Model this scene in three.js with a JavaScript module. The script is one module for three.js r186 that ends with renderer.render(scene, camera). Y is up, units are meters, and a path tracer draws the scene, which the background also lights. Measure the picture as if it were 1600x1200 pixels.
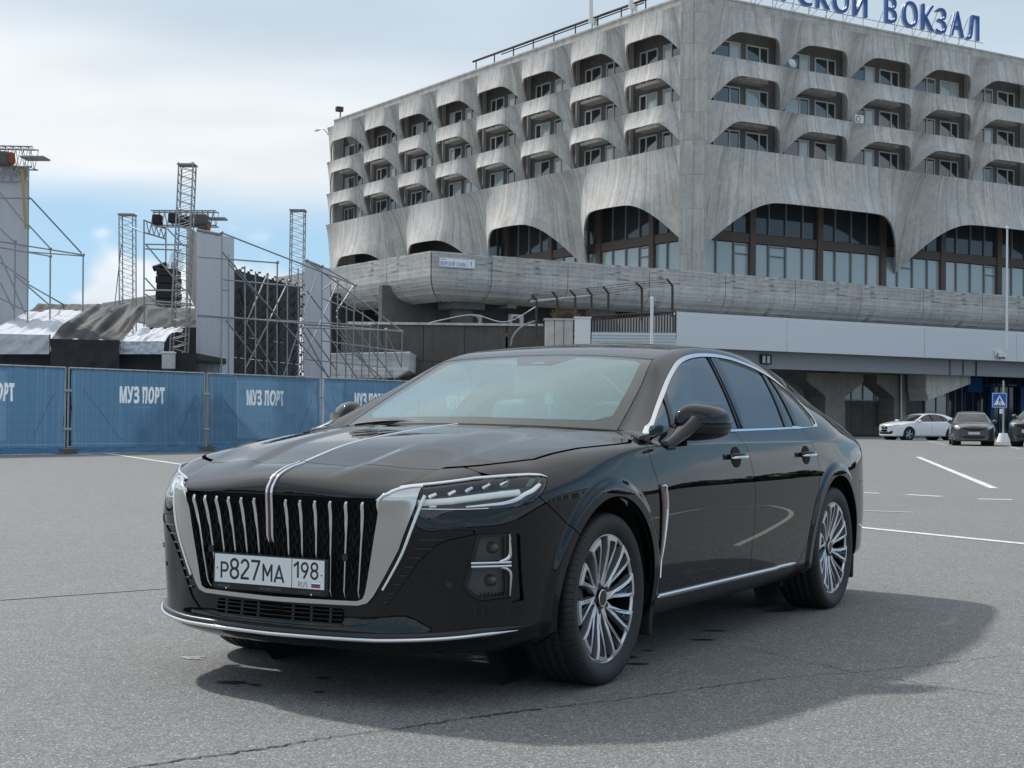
import * as THREE from 'three';
import { mergeGeometries } from 'three/addons/utils/BufferGeometryUtils.js';
import { RoundedBoxGeometry } from 'three/addons/geometries/RoundedBoxGeometry.js';
import { FontLoader } from 'three/addons/loaders/FontLoader.js';
import { TextGeometry } from 'three/addons/geometries/TextGeometry.js';

// ---------------------------------------------------------------- camera, sky, sun, exposure
const scene = new THREE.Scene();
const camera = new THREE.PerspectiveCamera(28.223, 4 / 3, 0.1, 3000);
camera.rotation.order = 'YXZ';
camera.position.set(0, 1.0714, 0);
camera.rotation.set(0.02039, 0, 0.0114);
const renderer = new THREE.WebGLRenderer({ antialias: true });
renderer.setSize(1024, 768);
renderer.toneMapping = THREE.LinearToneMapping;
renderer.toneMappingExposure = 1.1;
renderer.shadowMap.enabled = true;

// seeded random numbers and noise
function rng(seed) { let s = seed >>> 0; return () => { s = (s + 0x6d2b79f5) >>> 0; let t = s; t = Math.imul(t ^ (t >>> 15), t | 1); t ^= t + Math.imul(t ^ (t >>> 7), t | 61); return ((t ^ (t >>> 14)) >>> 0) / 4294967296; }; }
const rand = rng(7);
const clamp = (x, a = 0, b = 1) => Math.min(b, Math.max(a, x)), mix = (a, b, t) => a + (b - a) * t, sm = (a, b, x) => { const t = clamp((x - a) / (b - a)); return t * t * (3 - 2 * t); };
const PERM = (() => { const r = rng(99), p = Array.from({ length: 256 }, (_, i) => i); for (let i = 255; i > 0; i--) { const j = (r() * (i + 1)) | 0; [p[i], p[j]] = [p[j], p[i]]; } return new Uint8Array([...p, ...p]); })();
const h2 = (x, y) => PERM[(PERM[x & 255] + y) & 255] / 255;
const h3 = (x, y, z) => PERM[(PERM[(PERM[x & 255] + y) & 255] + z) & 255] / 255;
function n2(x, y, px = 256, py = 256) { const X = Math.floor(x), Y = Math.floor(y), f = x - X, g = y - Y, s = f * f * (3 - 2 * f), t = g * g * (3 - 2 * g), m = (a, n) => ((a % n) + n) % n; const x0 = m(X, px), x1 = m(X + 1, px), y0 = m(Y, py), y1 = m(Y + 1, py); return mix(mix(h2(x0, y0), h2(x1, y0), s), mix(h2(x0, y1), h2(x1, y1), s), t); }
function n3(x, y, z) { const X = Math.floor(x), Y = Math.floor(y), Z = Math.floor(z), f = x - X, g = y - Y, k = z - Z, s = f * f * (3 - 2 * f), t = g * g * (3 - 2 * g), q = k * k * (3 - 2 * k); const L = (zz) => mix(mix(h3(X, Y, zz), h3(X + 1, Y, zz), s), mix(h3(X, Y + 1, zz), h3(X + 1, Y + 1, zz), s), t); return mix(L(Z), L(Z + 1), q); }
function fbm3(x, y, z, o = 5) { let a = 0.5, v = 0, w = 0; for (let i = 0; i < o; i++) { v += a * n3(x, y, z); w += a; x = x * 2.03 + 17.1; y = y * 2.03 + 5.3; z = z * 2.03 + 9.7; a *= 0.5; } return v / w; }

const SUN = new THREE.Vector3(-0.50, 0.715, -0.488).normalize();   // ahead and to the left, about 45 degrees up
{ // hazy summer sky: high thin cloud sheets over pale blue, small cumulus along the horizon
  const W = 2048, H = 1024, d = new Float32Array(W * H * 4);
  for (let j = 0; j < H; j++) {
    const el = ((j + 0.5) / H - 0.5) * Math.PI, y = Math.sin(el), ce = Math.cos(el);
    for (let i = 0; i < W; i++) {
      const az = ((i + 0.5) / W - 0.5) * 2 * Math.PI, x = Math.cos(az) * ce, z = Math.sin(az) * ce, o = (j * W + i) * 4;
      if (y < -0.02) { d[o] = 0.2; d[o + 1] = 0.21; d[o + 2] = 0.22; d[o + 3] = 1; continue; }
      const yy = Math.max(y, 0), g = Math.pow(1 - yy, 3.4);
      let r = mix(0.15, 0.47, g), gg = mix(0.33, 0.72, g), b = mix(0.60, 0.89, g);
      // one broad high sheet with a soft lower edge some eight degrees up, thinner and streaked in places
      const k = 1 / (yy + 0.12), px = x * k, pz = z * k;
      const big = fbm3(px * 0.55 + 52.7, pz * 0.55 + 5.7, 0.5, 4), str = fbm3((px * 0.85 + pz * 0.53) * 0.55 + 9, (pz * 0.85 - px * 0.53) * 1.7 + 4, 2.5, 6), fine = fbm3(px * 2.1 + 5, pz * 3.4 + 11, 7.5, 5), band = fbm3(x * 2.2 + 7, y * 17, z * 2.2 + 3, 4);
      const thin = sm(0.49, 0.66, 0.75 * big + 0.25 * str);
      let c = sm(0.118, 0.172, y + 0.05 * (band - 0.5) + 0.03 * (str - 0.5)) * (1 - 0.85 * thin) * (0.93 + 0.3 * (fine - 0.5));
      c = clamp(c - 0.45 * sm(0.50, 0.72, str) * sm(0.25, 0.45, y));
      const sunny = clamp(x * SUN.x + y * SUN.y + z * SUN.z), glow = Math.pow(sunny, 7);
      const grey = sm(0.185, 0.235, y + 0.06 * (band - 0.5) + 0.04 * (big - 0.5)) * (1 - sm(0.34, 0.5, y));
      const lit = 0.79 + 0.16 * (fine - 0.5) + 0.20 * (str - 0.5);
      r = mix(r, lit * mix(0.965, 0.64, grey), c) + 0.62 * glow; gg = mix(gg, lit * mix(0.995, 0.755, grey), c) + 0.60 * glow; b = mix(b, lit * mix(1.02, 0.86, grey), c) + 0.57 * glow;
      // low cumulus
      if (y < 0.16) {
        const bank = fbm3(Math.cos(az) * 9 + 107, Math.sin(az) * 9, 3.3, 3), top = 0.05 + 0.055 * sm(0.42, 0.66, bank), bump = fbm3(x * 34 + 3, y * 60, z * 34, 6), e = (top - y) / 0.022 + (bump - 0.5) * 3.6, m = sm(0.0, 0.8, e) * sm(0.30, 0.44, bank);
        const s = 0.80 + 0.55 * (bump - 0.45) + 2.2 * (y - 0.07); r = mix(r, 0.97 * s, m * 0.8); gg = mix(gg, 0.99 * s, m * 0.8); b = mix(b, 1.02 * s, m * 0.8);
      }
      const hz = Math.pow(1 - yy, 26) * 0.5; r = mix(r, 0.66, hz); gg = mix(gg, 0.80, hz); b = mix(b, 0.90, hz);
      d[o] = r; d[o + 1] = gg; d[o + 2] = b; d[o + 3] = 1;
    }
  }
  const t = new THREE.DataTexture(d, W, H, THREE.RGBAFormat, THREE.FloatType);
  t.mapping = THREE.EquirectangularReflectionMapping; t.magFilter = THREE.LinearFilter; t.needsUpdate = true;
  scene.background = t; scene.environment = t;
}
const sun = new THREE.DirectionalLight(new THREE.Color(1, 0.972, 0.925), 3.1);
sun.name = 'sun';
sun.position.copy(SUN).multiplyScalar(200); sun.castShadow = true; sun.shadow.radius = 4;
Object.assign(sun.shadow.camera, { left: -120, right: 120, top: 120, bottom: -120, near: 1, far: 600 });
scene.add(sun, sun.target);

// ---------------------------------------------------------------- helpers
const used = {};
function numbered(n) { used[n] = (used[n] ?? -1) + 1; return used[n] ? n + '_' + String(used[n]).padStart(3, '0') : n; }
function tag(o, label, category, group, kind) { if (label) o.userData.label = label; if (category) o.userData.category = category; if (group) o.userData.group = group; if (kind) o.userData.kind = kind; return o; }
function thing(name, label, category, pos = [0, 0, 0], turn = 0, group) { const o = new THREE.Group(); o.name = numbered(name); o.position.set(...pos); o.rotation.y = turn; scene.add(o); return tag(o, label, category, group); }
function mesh(name, geo, mat, parent = scene) {
  if (Array.isArray(geo)) geo = geo.length > 1 ? mergeGeometries(geo.map(plain)) : geo[0];
  const m = new THREE.Mesh(geo, mat); m.name = parent === scene ? numbered(name) : name; m.castShadow = m.receiveShadow = true; parent.add(m); return m;
}
function plain(g) { g = g.index ? g.toNonIndexed() : g; for (const k of Object.keys(g.attributes)) if (!['position', 'normal', 'uv'].includes(k)) g.deleteAttribute(k); if (!g.attributes.uv) g.setAttribute('uv', new THREE.BufferAttribute(new Float32Array(g.attributes.position.count * 2), 2)); return g; }
const std = (o) => new THREE.MeshStandardMaterial(o), phy = (o) => new THREE.MeshPhysicalMaterial(o);
const rgb = (r, g, b) => new THREE.Color().setRGB(r, g, b);
function box(w, h, d, x = 0, y = 0, z = 0, r = 0) { const g = r ? new RoundedBoxGeometry(w, h, d, 2, r) : new THREE.BoxGeometry(w, h, d); const u = g.attributes.uv, p = g.attributes.position, n = g.attributes.normal; for (let i = 0; i < p.count; i++) { const a = Math.abs(n.getX(i)), b = Math.abs(n.getY(i)), c = Math.abs(n.getZ(i)); if (b > a && b > c) u.setXY(i, p.getX(i) + x, p.getZ(i) + z); else if (a > c) u.setXY(i, p.getZ(i) + z, p.getY(i) + y); else u.setXY(i, p.getX(i) + x, p.getY(i) + y); } return g.translate(x, y, z); }
const v3 = (a) => (a.isVector3 ? a : new THREE.Vector3(...a));
function rod(a, b, r = 0.024, seg = 6, r2) { a = v3(a); b = v3(b); const d = b.clone().sub(a), g = new THREE.CylinderGeometry(r2 ?? r, r, d.length(), seg, 1); g.applyQuaternion(new THREE.Quaternion().setFromUnitVectors(new THREE.Vector3(0, 1, 0), d.normalize())); return g.translate((a.x + b.x) / 2, (a.y + b.y) / 2, (a.z + b.z) / 2); }
function tube(pts, r, seg = 24, rs = 6, closed = false) { return new THREE.TubeGeometry(new THREE.CatmullRomCurve3(pts.map(v3), closed), seg, r, rs, closed); }
function canvasTex(w, h, draw, srgb = true) { const c = document.createElement('canvas'); c.width = w; c.height = h; draw(c.getContext('2d'), w, h); const t = new THREE.CanvasTexture(c); if (srgb) t.colorSpace = THREE.SRGBColorSpace; t.anisotropy = 8; return t; }
function dataTex(w, h, f, srgb = false) { const d = new Uint8Array(w * h * 4); for (let j = 0; j < h; j++) for (let i = 0; i < w; i++) { const c = f(i, j); const o = (j * w + i) * 4; if (typeof c === 'number') d[o] = d[o + 1] = d[o + 2] = clamp(c) * 255; else { d[o] = clamp(c[0]) * 255; d[o + 1] = clamp(c[1]) * 255; d[o + 2] = clamp(c[2]) * 255; } d[o + 3] = 255; } const t = new THREE.DataTexture(d, w, h); t.wrapS = t.wrapT = THREE.RepeatWrapping; t.magFilter = THREE.LinearFilter; t.minFilter = THREE.LinearMipmapLinearFilter; t.generateMipmaps = true; if (srgb) t.colorSpace = THREE.SRGBColorSpace; t.needsUpdate = true; return t; }
// a point of the place from where it shows in the photograph (1600 x 1200) and how far ahead of the camera it lies
function at(px, py, depth) { const q = new THREE.Vector3((px - 800) / 2386.6, (600 - py) / 2386.6, -1).applyEuler(camera.rotation); return new THREE.Vector3().copy(camera.position).addScaledVector(q, depth / -q.z); }
// ================================================================ ground
const WORLD = { R: [0.843, -0.538], L: [-0.538, -0.843] };   // the terminal's two street directions on the ground (x, z)
function groundAt(px, py) { const q = new THREE.Vector3((px - 800) / 2386.6, (600 - py) / 2386.6, -1).applyEuler(camera.rotation), t = -camera.position.y / q.y; return [q.x * t, q.z * t]; }
{
  const N = 2048, r = rng(5), h = new Float32Array(N * N), tone = new Float32Array(N * N);
  for (let k = 0; k < 520000; k++) { const x = (r() * N) | 0, y = (r() * N) | 0, s = 0.7 + r() * 1.5, t = 0.25 + 0.75 * r() ** 1.5, a = Math.ceil(s); for (let j = -a; j <= a; j++) for (let i = -a; i <= a; i++) { const d = Math.hypot(i, j * 1.2) / s; if (d < 1) { const o = ((y + j + N) % N) * N + ((x + i + N) % N), v = t * (1 - d * d * 0.6); if (v > h[o]) { h[o] = v; tone[o] = t; } } } }
  const col = dataTex(N, N, (i, j) => { const o = j * N + i, f = 0.80 + 0.035 * n2(i / 64, j / 64, 32, 32) + 0.035 * n2(i / 16, j / 16, 128, 128), g = (h[o] < 0.22 ? 0.40 : 0.46 + 0.15 * tone[o] + (tone[o] > 0.98 ? 0.2 : 0)) * f * 1.17; return [g * 0.995, g * 1.0, g * 0.995]; }, true);
  const bump = dataTex(N, N, (i, j) => h[j * N + i]);
  col.repeat.set(1 / 4.1, 1 / 4.1); bump.repeat.set(1 / 4.1, 1 / 4.1); bump.anisotropy = col.anisotropy = 8;
  const xs = [], zs = []; for (let i = -70; i <= 70; i++) xs.push(Math.sign(i) * (Math.abs(i) * 0.22 + Math.pow(Math.abs(i) / 70, 6) * 900)); for (let i = 0; i <= 150; i++) zs.push(14 - i * 0.32 - Math.pow(i / 150, 5) * 1100);
  const P = [], U = [], C = [], I = []; for (const z of zs) for (const x of xs) { P.push(x, 0, z); U.push(x, z); const v = 0.95 + 0.10 * (fbm3(x * 0.16 + 7, 0.5, z * 0.16, 4) - 0.5) + 0.05 * (n2(x * 0.9 + 50, z * 0.35 + 90) - 0.5); C.push(v, v, v); }
  const w = xs.length; for (let a = 0; a < zs.length - 1; a++) for (let b = 0; b < w - 1; b++) { const q = a * w + b; I.push(q, q + 1, q + w, q + 1, q + w + 1, q + w); }
  const back = -14; // behind the camera the sheet goes on
  const b0 = P.length / 3; for (const z of [14, 1100]) for (const x of [-915, 915]) { P.push(x, z === 14 ? 0 : 0, z); U.push(x, z); C.push(0.93, 0.93, 0.93); } I.push(b0, b0 + 2, b0 + 1, b0 + 1, b0 + 2, b0 + 3);
  const g = new THREE.BufferGeometry(); g.setAttribute('position', new THREE.Float32BufferAttribute(P, 3)); g.setAttribute('uv', new THREE.Float32BufferAttribute(U, 2)); g.setAttribute('color', new THREE.Float32BufferAttribute(C, 3)); g.setIndex(I); g.computeVertexNormals();
  { const n = g.attributes.normal; for (let i = 0; i < n.count; i++) n.setXYZ(i, 0, 1, 0); }
  tag(mesh('asphalt', g, std({ map: col, bumpMap: bump, bumpScale: 0.0022, roughness: 0.88, vertexColors: true })), 'grey asphalt of the wide parking ground', null, null, 'structure');
  // painted lines, worn
  const paintTex = dataTex(256, 256, (i, j) => { const v = 0.70 + 0.22 * n2(i / 6, j / 6, 42, 42) + 0.2 * n2(i / 19, j / 19, 13, 13) - 0.1; return [v, v, v * 0.98]; }, true); paintTex.repeat.set(2, 2);
  const lineMat = std({ map: paintTex, color: rgb(1, 1, 0.98), roughness: 0.8 }), worn = std({ map: paintTex, color: rgb(0.6, 0.6, 0.59), roughness: 0.85 });
  const strip = (pts, w, mat, name = 'painted_line', y = 0.004) => { const p = [], u = [], ix = []; pts.forEach((q, i) => { const a = pts[Math.max(0, i - 1)], b = pts[Math.min(pts.length - 1, i + 1)], l = Math.hypot(b[0] - a[0], b[1] - a[1]), nx = -(b[1] - a[1]) / l * w / 2, nz = (b[0] - a[0]) / l * w / 2, k = q[2] ?? 1; p.push(q[0] + nx * k, y, q[1] + nz * k, q[0] - nx * k, y, q[1] - nz * k); u.push(i * 0.5, 0, i * 0.5, 0.1); if (i) { const o = (i - 1) * 2; ix.push(o, o + 2, o + 1, o + 1, o + 2, o + 3); } }); const g = new THREE.BufferGeometry(); g.setAttribute('position', new THREE.Float32BufferAttribute(p, 3)); g.setAttribute('uv', new THREE.Float32BufferAttribute(u, 2)); g.setIndex(ix); g.computeVertexNormals(); const n = g.attributes.normal; for (let i = 0; i < n.count; i++) n.setXYZ(i, 0, 1, 0); return tag(mesh(name, g, mat), null, null, null, 'structure'); };
  const seg = (a, b, n = 6) => { const A = groundAt(...a), B = groundAt(...b); return Array.from({ length: n + 1 }, (_, i) => [mix(A[0], B[0], i / n), mix(A[1], B[1], i / n)]); };
  strip(seg([150, 706], [305, 729]), 0.12, lineMat); strip(seg([1434, 714], [1553, 763]), 0.14, lineMat); strip(seg([1330, 823], [1640, 854]), 0.13, lineMat);
  for (const [a, b] of [[[1337, 770], [1374, 771]], [[1416, 773], [1472, 776]], [[1528, 780], [1582, 781]]]) strip(seg(a, b), 0.17, lineMat);
  for (const [a, b] of [[[1345, 694], [1402, 695.5]], [[1340, 705], [1500, 709]], [[1490, 707], [1600, 710]], [[1340, 798], [1430, 801]], [[1450, 689], [1480, 696]], [[1574, 697], [1594, 702]], [[1570, 715], [1640, 719]]]) strip(seg(a, b), 0.13, worn);
  strip(seg([0, 938], [300, 917]), 0.03, std({ color: rgb(0.2, 0.2, 0.195), roughness: 0.9 }), 'asphalt_joint');
  // parking bay lines out to the right, seen only in the car's doors
  strip(new THREE.CatmullRomCurve3([[3.35, -9.25], [4.3, -10.3], [6.2, -12.2], [7.5, -13.15], [8.4, -13.6], [8.85, -13.3], [8.45, -12.7], [7.6, -11.8], [6.7, -10.9]].map((q) => new THREE.Vector3(q[0], 0, q[1]))).getPoints(60).map((q) => [q.x, q.z]), 0.05, lineMat);
  // cracks: narrow jagged openings
  const crackMat = std({ color: rgb(0.035, 0.035, 0.036), roughness: 1 });
  const crack = (list, w, seed) => { const r2 = rng(seed), pts = []; for (let k = 1; k < list.length; k++) { const A = groundAt(...list[k - 1]), B = groundAt(...list[k]), n = Math.max(6, Math.round(Math.hypot(B[0] - A[0], B[1] - A[1]) / 0.018)); for (let i = 0; i < n; i++) { const t = i / n; pts.push([mix(A[0], B[0], t) + (r2() - 0.5) * 0.014, mix(A[1], B[1], t) + (r2() - 0.5) * 0.022, 0.25 + 1.1 * r2() * n2(pts.length * 0.13 + seed, seed)]); } } return strip(pts, w, crackMat, 'asphalt_crack', 0.003); };
  crack([[195, 1202], [300, 1186], [400, 1172], [520, 1152], [620, 1140], [720, 1124], [850, 1107]], 0.016, 3); crack([[850, 1107], [960, 1095], [1100, 1075], [1220, 1059], [1340, 1051]], 0.009, 4); crack([[1340, 1051], [1450, 1039], [1600, 1022]], 0.006, 5);
  crack([[1110, 1003], [1200, 1020], [1330, 1050], [1480, 1075], [1640, 1098]], 0.006, 8);
  // damp spots and a chalky spill
  const blob = (c, rx, rz, mat, name, seed) => { const r2 = rng(seed), A = groundAt(...c), n = 40, s = new THREE.Shape(); for (let i = 0; i < n; i++) { const a = i / n * Math.PI * 2, k = 0.6 + 0.55 * n2(Math.cos(a) * 2.2 + seed * 3 + 9, Math.sin(a) * 2.2 + 9); const x = Math.cos(a) * rx * k, y = Math.sin(a) * rz * k; i ? s.lineTo(x, y) : s.moveTo(x, y); } const g = new THREE.ShapeGeometry(s).rotateX(-Math.PI / 2).translate(A[0], 0.0035, A[1]); return tag(mesh(name, g, mat), null, null, null, 'structure'); };
  const damp = std({ color: rgb(0.03, 0.031, 0.033), roughness: 0.45 });
  [[[367, 1067], 0.05, 0.022], [[398, 1071], 0.02, 0.008], [[505, 1060], 0.03, 0.012], [[498, 1082], 0.02, 0.009], [[684, 1082], 0.018, 0.007], [[982, 1027], 0.032, 0.016], [[993, 1038], 0.045, 0.012], [[1012, 1017], 0.02, 0.01], [[1100, 1000], 0.05, 0.012], [[1118, 986], 0.05, 0.012], [[1215, 955], 0.07, 0.018], [[1230, 953], 0.05, 0.02]].forEach(([c, a, b], i) => blob(c, a * 1.4, b * 1.8, damp, 'damp_spot', 11 + i));
  const chalk = std({ color: rgb(0.42, 0.43, 0.42), roughness: 0.9 }); for (let i = 0; i < 7; i++) blob([288 + i * 4.2, 1027 + (i % 3) * 1.6], 0.022, 0.009, chalk, 'chalky_spill', 41 + i);
}
// ================================================================ the sea terminal
const concreteTex = (seed, streak = 1, base = [0.86, 0.845, 0.815], boards = 0) => { const N = 512; return dataTex(N, N, (i, j) => { const x = i / N, y = j / N, P = (a, b, c, d) => n2(x * a + seed, y * b + seed * 2, 256, 256); const T = (a, b) => n2(x * a, y * b, a, b);
  let v = 0.86 + 0.08 * (T(8, 8) - 0.5) + 0.07 * (T(32, 32) - 0.5) + 0.08 * (T(128, 128) - 0.5);
  const s1 = T(48, 2), s2 = T(110, 3), s3 = T(22, 3); v -= streak * (0.12 * sm(0.55, 0.95, s1) + 0.13 * sm(0.55, 0.95, s2) + 0.07 * sm(0.55, 0.9, s3)); v += streak * 0.10 * sm(0.6, 0.95, T(96, 2));
  if (boards) { const b = (y * 16) % 1; v += 0.13 * (n2(Math.floor(y * 16) * 3.7 + 0.5, 5.5 + seed) - 0.5) + 0.12 * (T(3, 64) - 0.5); if (b < 0.09) v -= 0.14; v -= 0.22 * sm(0.74, 0.97, T(14, 30)); }
  const warm = 0.03 * (T(5, 5) - 0.5); return [base[0] * v * (1 + warm), base[1] * v, base[2] * v * (1 - warm)]; }, true); };
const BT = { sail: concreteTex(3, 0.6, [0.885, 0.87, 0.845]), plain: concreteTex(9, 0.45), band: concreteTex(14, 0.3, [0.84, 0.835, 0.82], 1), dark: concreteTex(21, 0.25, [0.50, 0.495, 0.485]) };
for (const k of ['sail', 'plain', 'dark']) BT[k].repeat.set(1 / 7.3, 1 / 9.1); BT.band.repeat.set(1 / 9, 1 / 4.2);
const BM = {
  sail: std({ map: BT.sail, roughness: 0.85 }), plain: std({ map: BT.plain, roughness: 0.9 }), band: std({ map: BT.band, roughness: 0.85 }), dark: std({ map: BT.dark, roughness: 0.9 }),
  frame: std({ color: rgb(0.55, 0.56, 0.55), roughness: 0.5 }), greyframe: std({ color: rgb(0.22, 0.235, 0.24), roughness: 0.5 }), glass: phy({ color: rgb(0.03, 0.036, 0.04), roughness: 0.03, ior: 2.1 }), pale: phy({ color: rgb(0.42, 0.50, 0.50), roughness: 0.05, ior: 1.85 }), smokeGlass: phy({ color: rgb(0.04, 0.048, 0.055), roughness: 0.06, ior: 1.6 }), curtain: phy({ color: rgb(0.50, 0.55, 0.54), roughness: 0.06, ior: 1.8 }),
  pier3: std({ map: BT.dark, color: rgb(0.62, 0.58, 0.54), roughness: 0.9 }), pier2: std({ map: BT.dark, color: rgb(1.5, 1.42, 1.36), roughness: 0.9 }), pier: std({ map: BT.dark, color: rgb(0.8, 0.8, 0.8), roughness: 0.9 }),
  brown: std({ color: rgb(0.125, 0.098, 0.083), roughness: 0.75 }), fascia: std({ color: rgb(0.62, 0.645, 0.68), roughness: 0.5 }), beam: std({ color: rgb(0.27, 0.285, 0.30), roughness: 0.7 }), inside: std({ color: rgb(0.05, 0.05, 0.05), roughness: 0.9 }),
  blue: std({ color: rgb(0.02, 0.13, 0.42), roughness: 0.45 }), steel: std({ color: rgb(0.42, 0.43, 0.44), roughness: 0.45, metalness: 0.6 }), rust: std({ color: rgb(0.06, 0.045, 0.04), roughness: 0.8 }), white: std({ color: rgb(0.72, 0.73, 0.72), roughness: 0.6 }),
};
const CORNER = at(1078, 648, 101.3); CORNER.y = 0;
const TURN = Math.atan2(0.538, 0.843);
const term = thing('terminal_building', 'weathered concrete sea terminal with rows of sail-shaped balcony panels on two faces', 'building', [CORNER.x, 0, CORNER.z], TURN);
{
  const face = [{ f: (s, o, y) => [s, y, o], flip: false }, { f: (s, o, y) => [-o, y, -s], flip: true }];
  const surf = (fn, nu, nv, flip, uvf) => { const P = [], U = [], I = []; for (let i = 0; i <= nu; i++) for (let j = 0; j <= nv; j++) { const q = fn(i / nu, j / nv); P.push(...q); const w = uvf(i / nu, j / nv); U.push(w[0], w[1]); } for (let i = 0; i < nu; i++) for (let j = 0; j < nv; j++) { const a = i * (nv + 1) + j, b = a + nv + 1; flip ? I.push(a, b, a + 1, a + 1, b, b + 1) : I.push(a, a + 1, b, a + 1, b + 1, b); } const g = new THREE.BufferGeometry(); g.setAttribute('position', new THREE.Float32BufferAttribute(P, 3)); g.setAttribute('uv', new THREE.Float32BufferAttribute(U, 2)); g.setIndex(I); g.computeVertexNormals(); return g; };
  const ss = (k) => 0.5 - 0.5 * Math.cos(Math.PI * k), rs = rng(31);
  // a concrete sail: straight on top, billowing out below, drawn down and back to a point at each side
  function sail(F, s0, W, top, hm, ht, dw, rec, flare, slant = 0, last = false) {
    const S = (k) => { const s = k * W, d = Math.min(s, W - s), g = (1 - clamp(d / dw)) ** 2.1, e = (1 - clamp(d / (dw * 1.35))) ** 2; return { s: s0 + s, g, e, y1: top - hm - (ht - hm) * g }; };
    const warp = (k) => { const c = 2 * k - 1; return 0.5 + 0.5 * Math.sign(c) * Math.abs(c) ** 0.6; };
    const pt = (k, t, d) => { const e = S(warp(k)), y = mix(top, e.y1, t), dy = top - y, edge = slant && k < 0.5 ? 1 : 0; return F.f(e.s - edge * slant * e.g * dy / ht, flare * Math.min(1, dy / hm) ** 2 * (1 - e.e) ** 2 - rec * (edge ? 0.30 : last && k > 0.5 ? 0.3 : 1) * e.e * Math.pow(Math.max(dy, 0) / ht, 0.62) - d, y); };
    const ou = rs() * 9, ov = rs() * 9, uv = (k, t) => { const e = S(warp(k)); return [e.s + ou, mix(top, e.y1, t) + ov]; };
    return [surf((k, t) => pt(k, t, 0), 44, 10, F.flip, uv), surf((k, t) => pt(k, t, 0.16), 44, 6, !F.flip, uv), surf((k, t) => pt(k, 1, 0.16 * t), 44, 1, F.flip, (k, t) => [S(warp(k)).s, t * 0.2]), surf((k, t) => pt(k, 0, 0.16 * (1 - t)), 12, 1, F.flip, (k, t) => [S(warp(k)).s, t * 0.2])];
  }
  const TOPS = [28.9, 25.5, 22.4, 19.4];
  const wingGeo = (F, s0, ht, top, rec, slant) => surf((k, t) => { const dy = ht * t; return F.f(mix(s0 - slant * t, 0.93, k), mix(-rec * 0.30 * Math.pow(dy / ht, 0.62), -0.05, k), top - dy); }, 4, 8, F.flip, (k, t) => [k * 1.5, -ht * t]);
  const bx = (F, s0, s1, o0, o1, y0, y1) => { const a = F.f(s0, o0, y0), b = F.f(s1, o1, y1); return box(Math.abs(a[0] - b[0]), Math.abs(a[1] - b[1]), Math.abs(a[2] - b[2]), (a[0] + b[0]) / 2, (a[1] + b[1]) / 2, (a[2] + b[2]) / 2); };
  const spec = [{ s0: 2.4, W: 6.5, n: 9, group: 3 }, { s0: 2.05, W: 6.75, n: 8, group: 2 }];
  spec.forEach((sp, fi) => {
    const F = face[fi], end = sp.s0 + sp.W * sp.n, rw = rng(fi + 70);
    for (let i = 0; i < sp.n; i++) {
      const a = sp.s0 + i * sp.W;
      for (let r = 0; r < 3; r++) {
        mesh('sail_panel', sail(F, a, sp.W, TOPS[r], r ? 1.2 : 1.6, TOPS[r] - TOPS[r + 1] + 0.05, 1.75, 1.45, 0.26, i ? 0 : 0.7, fi && i === sp.n - 1), BM.sail, term);
        const yt = TOPS[r + 1] , fl = yt - 1.05;
        mesh('balcony_floor', bx(F, a + 1.7, a + sp.W - 1.7, -1.75, r === 2 ? -1.3 : -0.6, fl - 0.2, fl), BM.plain, term);
        for (const [c, w] of [[0.29, 2.35], [0.71, 2.05]]) { // two windows to a bay: one sash and one narrow light each
          const wd = new THREE.Group(); wd.name = 'window'; term.add(wd); const s = a + c * sp.W, y0 = fl + 0.25, y1 = fl + 2.62, o = -1.62;
          mesh('frame', [bx(F, s - w / 2, s + w / 2, o, o + 0.09, y1 - 0.1, y1), bx(F, s - w / 2, s + w / 2, o, o + 0.09, y0, y0 + 0.1), bx(F, s - w / 2, s - w / 2 + 0.09, o, o + 0.088, y0, y1), bx(F, s + w / 2 - 0.09, s + w / 2, o, o + 0.088, y0, y1), bx(F, s + w * 0.08, s + w * 0.08 + 0.12, o, o + 0.086, y0, y1)], BM.frame, wd);
          mesh('pane', bx(F, s - w / 2 + 0.05, s + w * 0.08, o, o + 0.035, y0 + 0.03, y1 - 0.03), rw() < 0.22 ? BM.pale : BM.glass, wd); mesh('pane', bx(F, s + w * 0.08 + 0.11, s + w / 2 - 0.05, o, o + 0.035, y0 + 0.03, y1 - 0.03), rw() < 0.3 ? BM.curtain : BM.glass, wd);
        }
      }
      mesh('fin_wall', bx(F, a - 0.1, a + 0.1, -1.75, -1.38, 19.3, 28.0), BM.plain, term);
    }
    for (let i = 0; i < sp.n; i += sp.group) { const W = sp.W * Math.min(sp.group, sp.n - i); mesh('sail_panel', sail(F, sp.s0 + i * sp.W, W, TOPS[3], 3.55, 7.3, 4.9, 2.6, 0.75, i ? 0 : 1.38, fi && i + sp.group >= sp.n), BM.sail, term); }
    for (let r = 0; r < 3; r++) mesh('corner_wing', wingGeo(F, sp.s0, TOPS[r] - TOPS[r + 1], TOPS[r], 1.45, 0.7), BM.sail, term); mesh('corner_wing', wingGeo(F, sp.s0, 7.3, TOPS[3], 2.6, 1.38), BM.sail, term);
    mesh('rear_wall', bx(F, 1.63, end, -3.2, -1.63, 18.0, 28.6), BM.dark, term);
    // restaurant floor under the big sails: two bands of glass with a brown frieze between
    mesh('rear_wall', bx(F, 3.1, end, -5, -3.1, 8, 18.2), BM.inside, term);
    mesh('frieze', bx(F, 2.55, end, -3.1, -2.55, 13.4, 14.05), BM.brown, term); mesh('sill_band', bx(F, 2.5, end, -3.1, -2.5, 9.3, 9.75), BM.plain, term);
    const step = 1.62, n = Math.floor((end - 2.72) / step);
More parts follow.
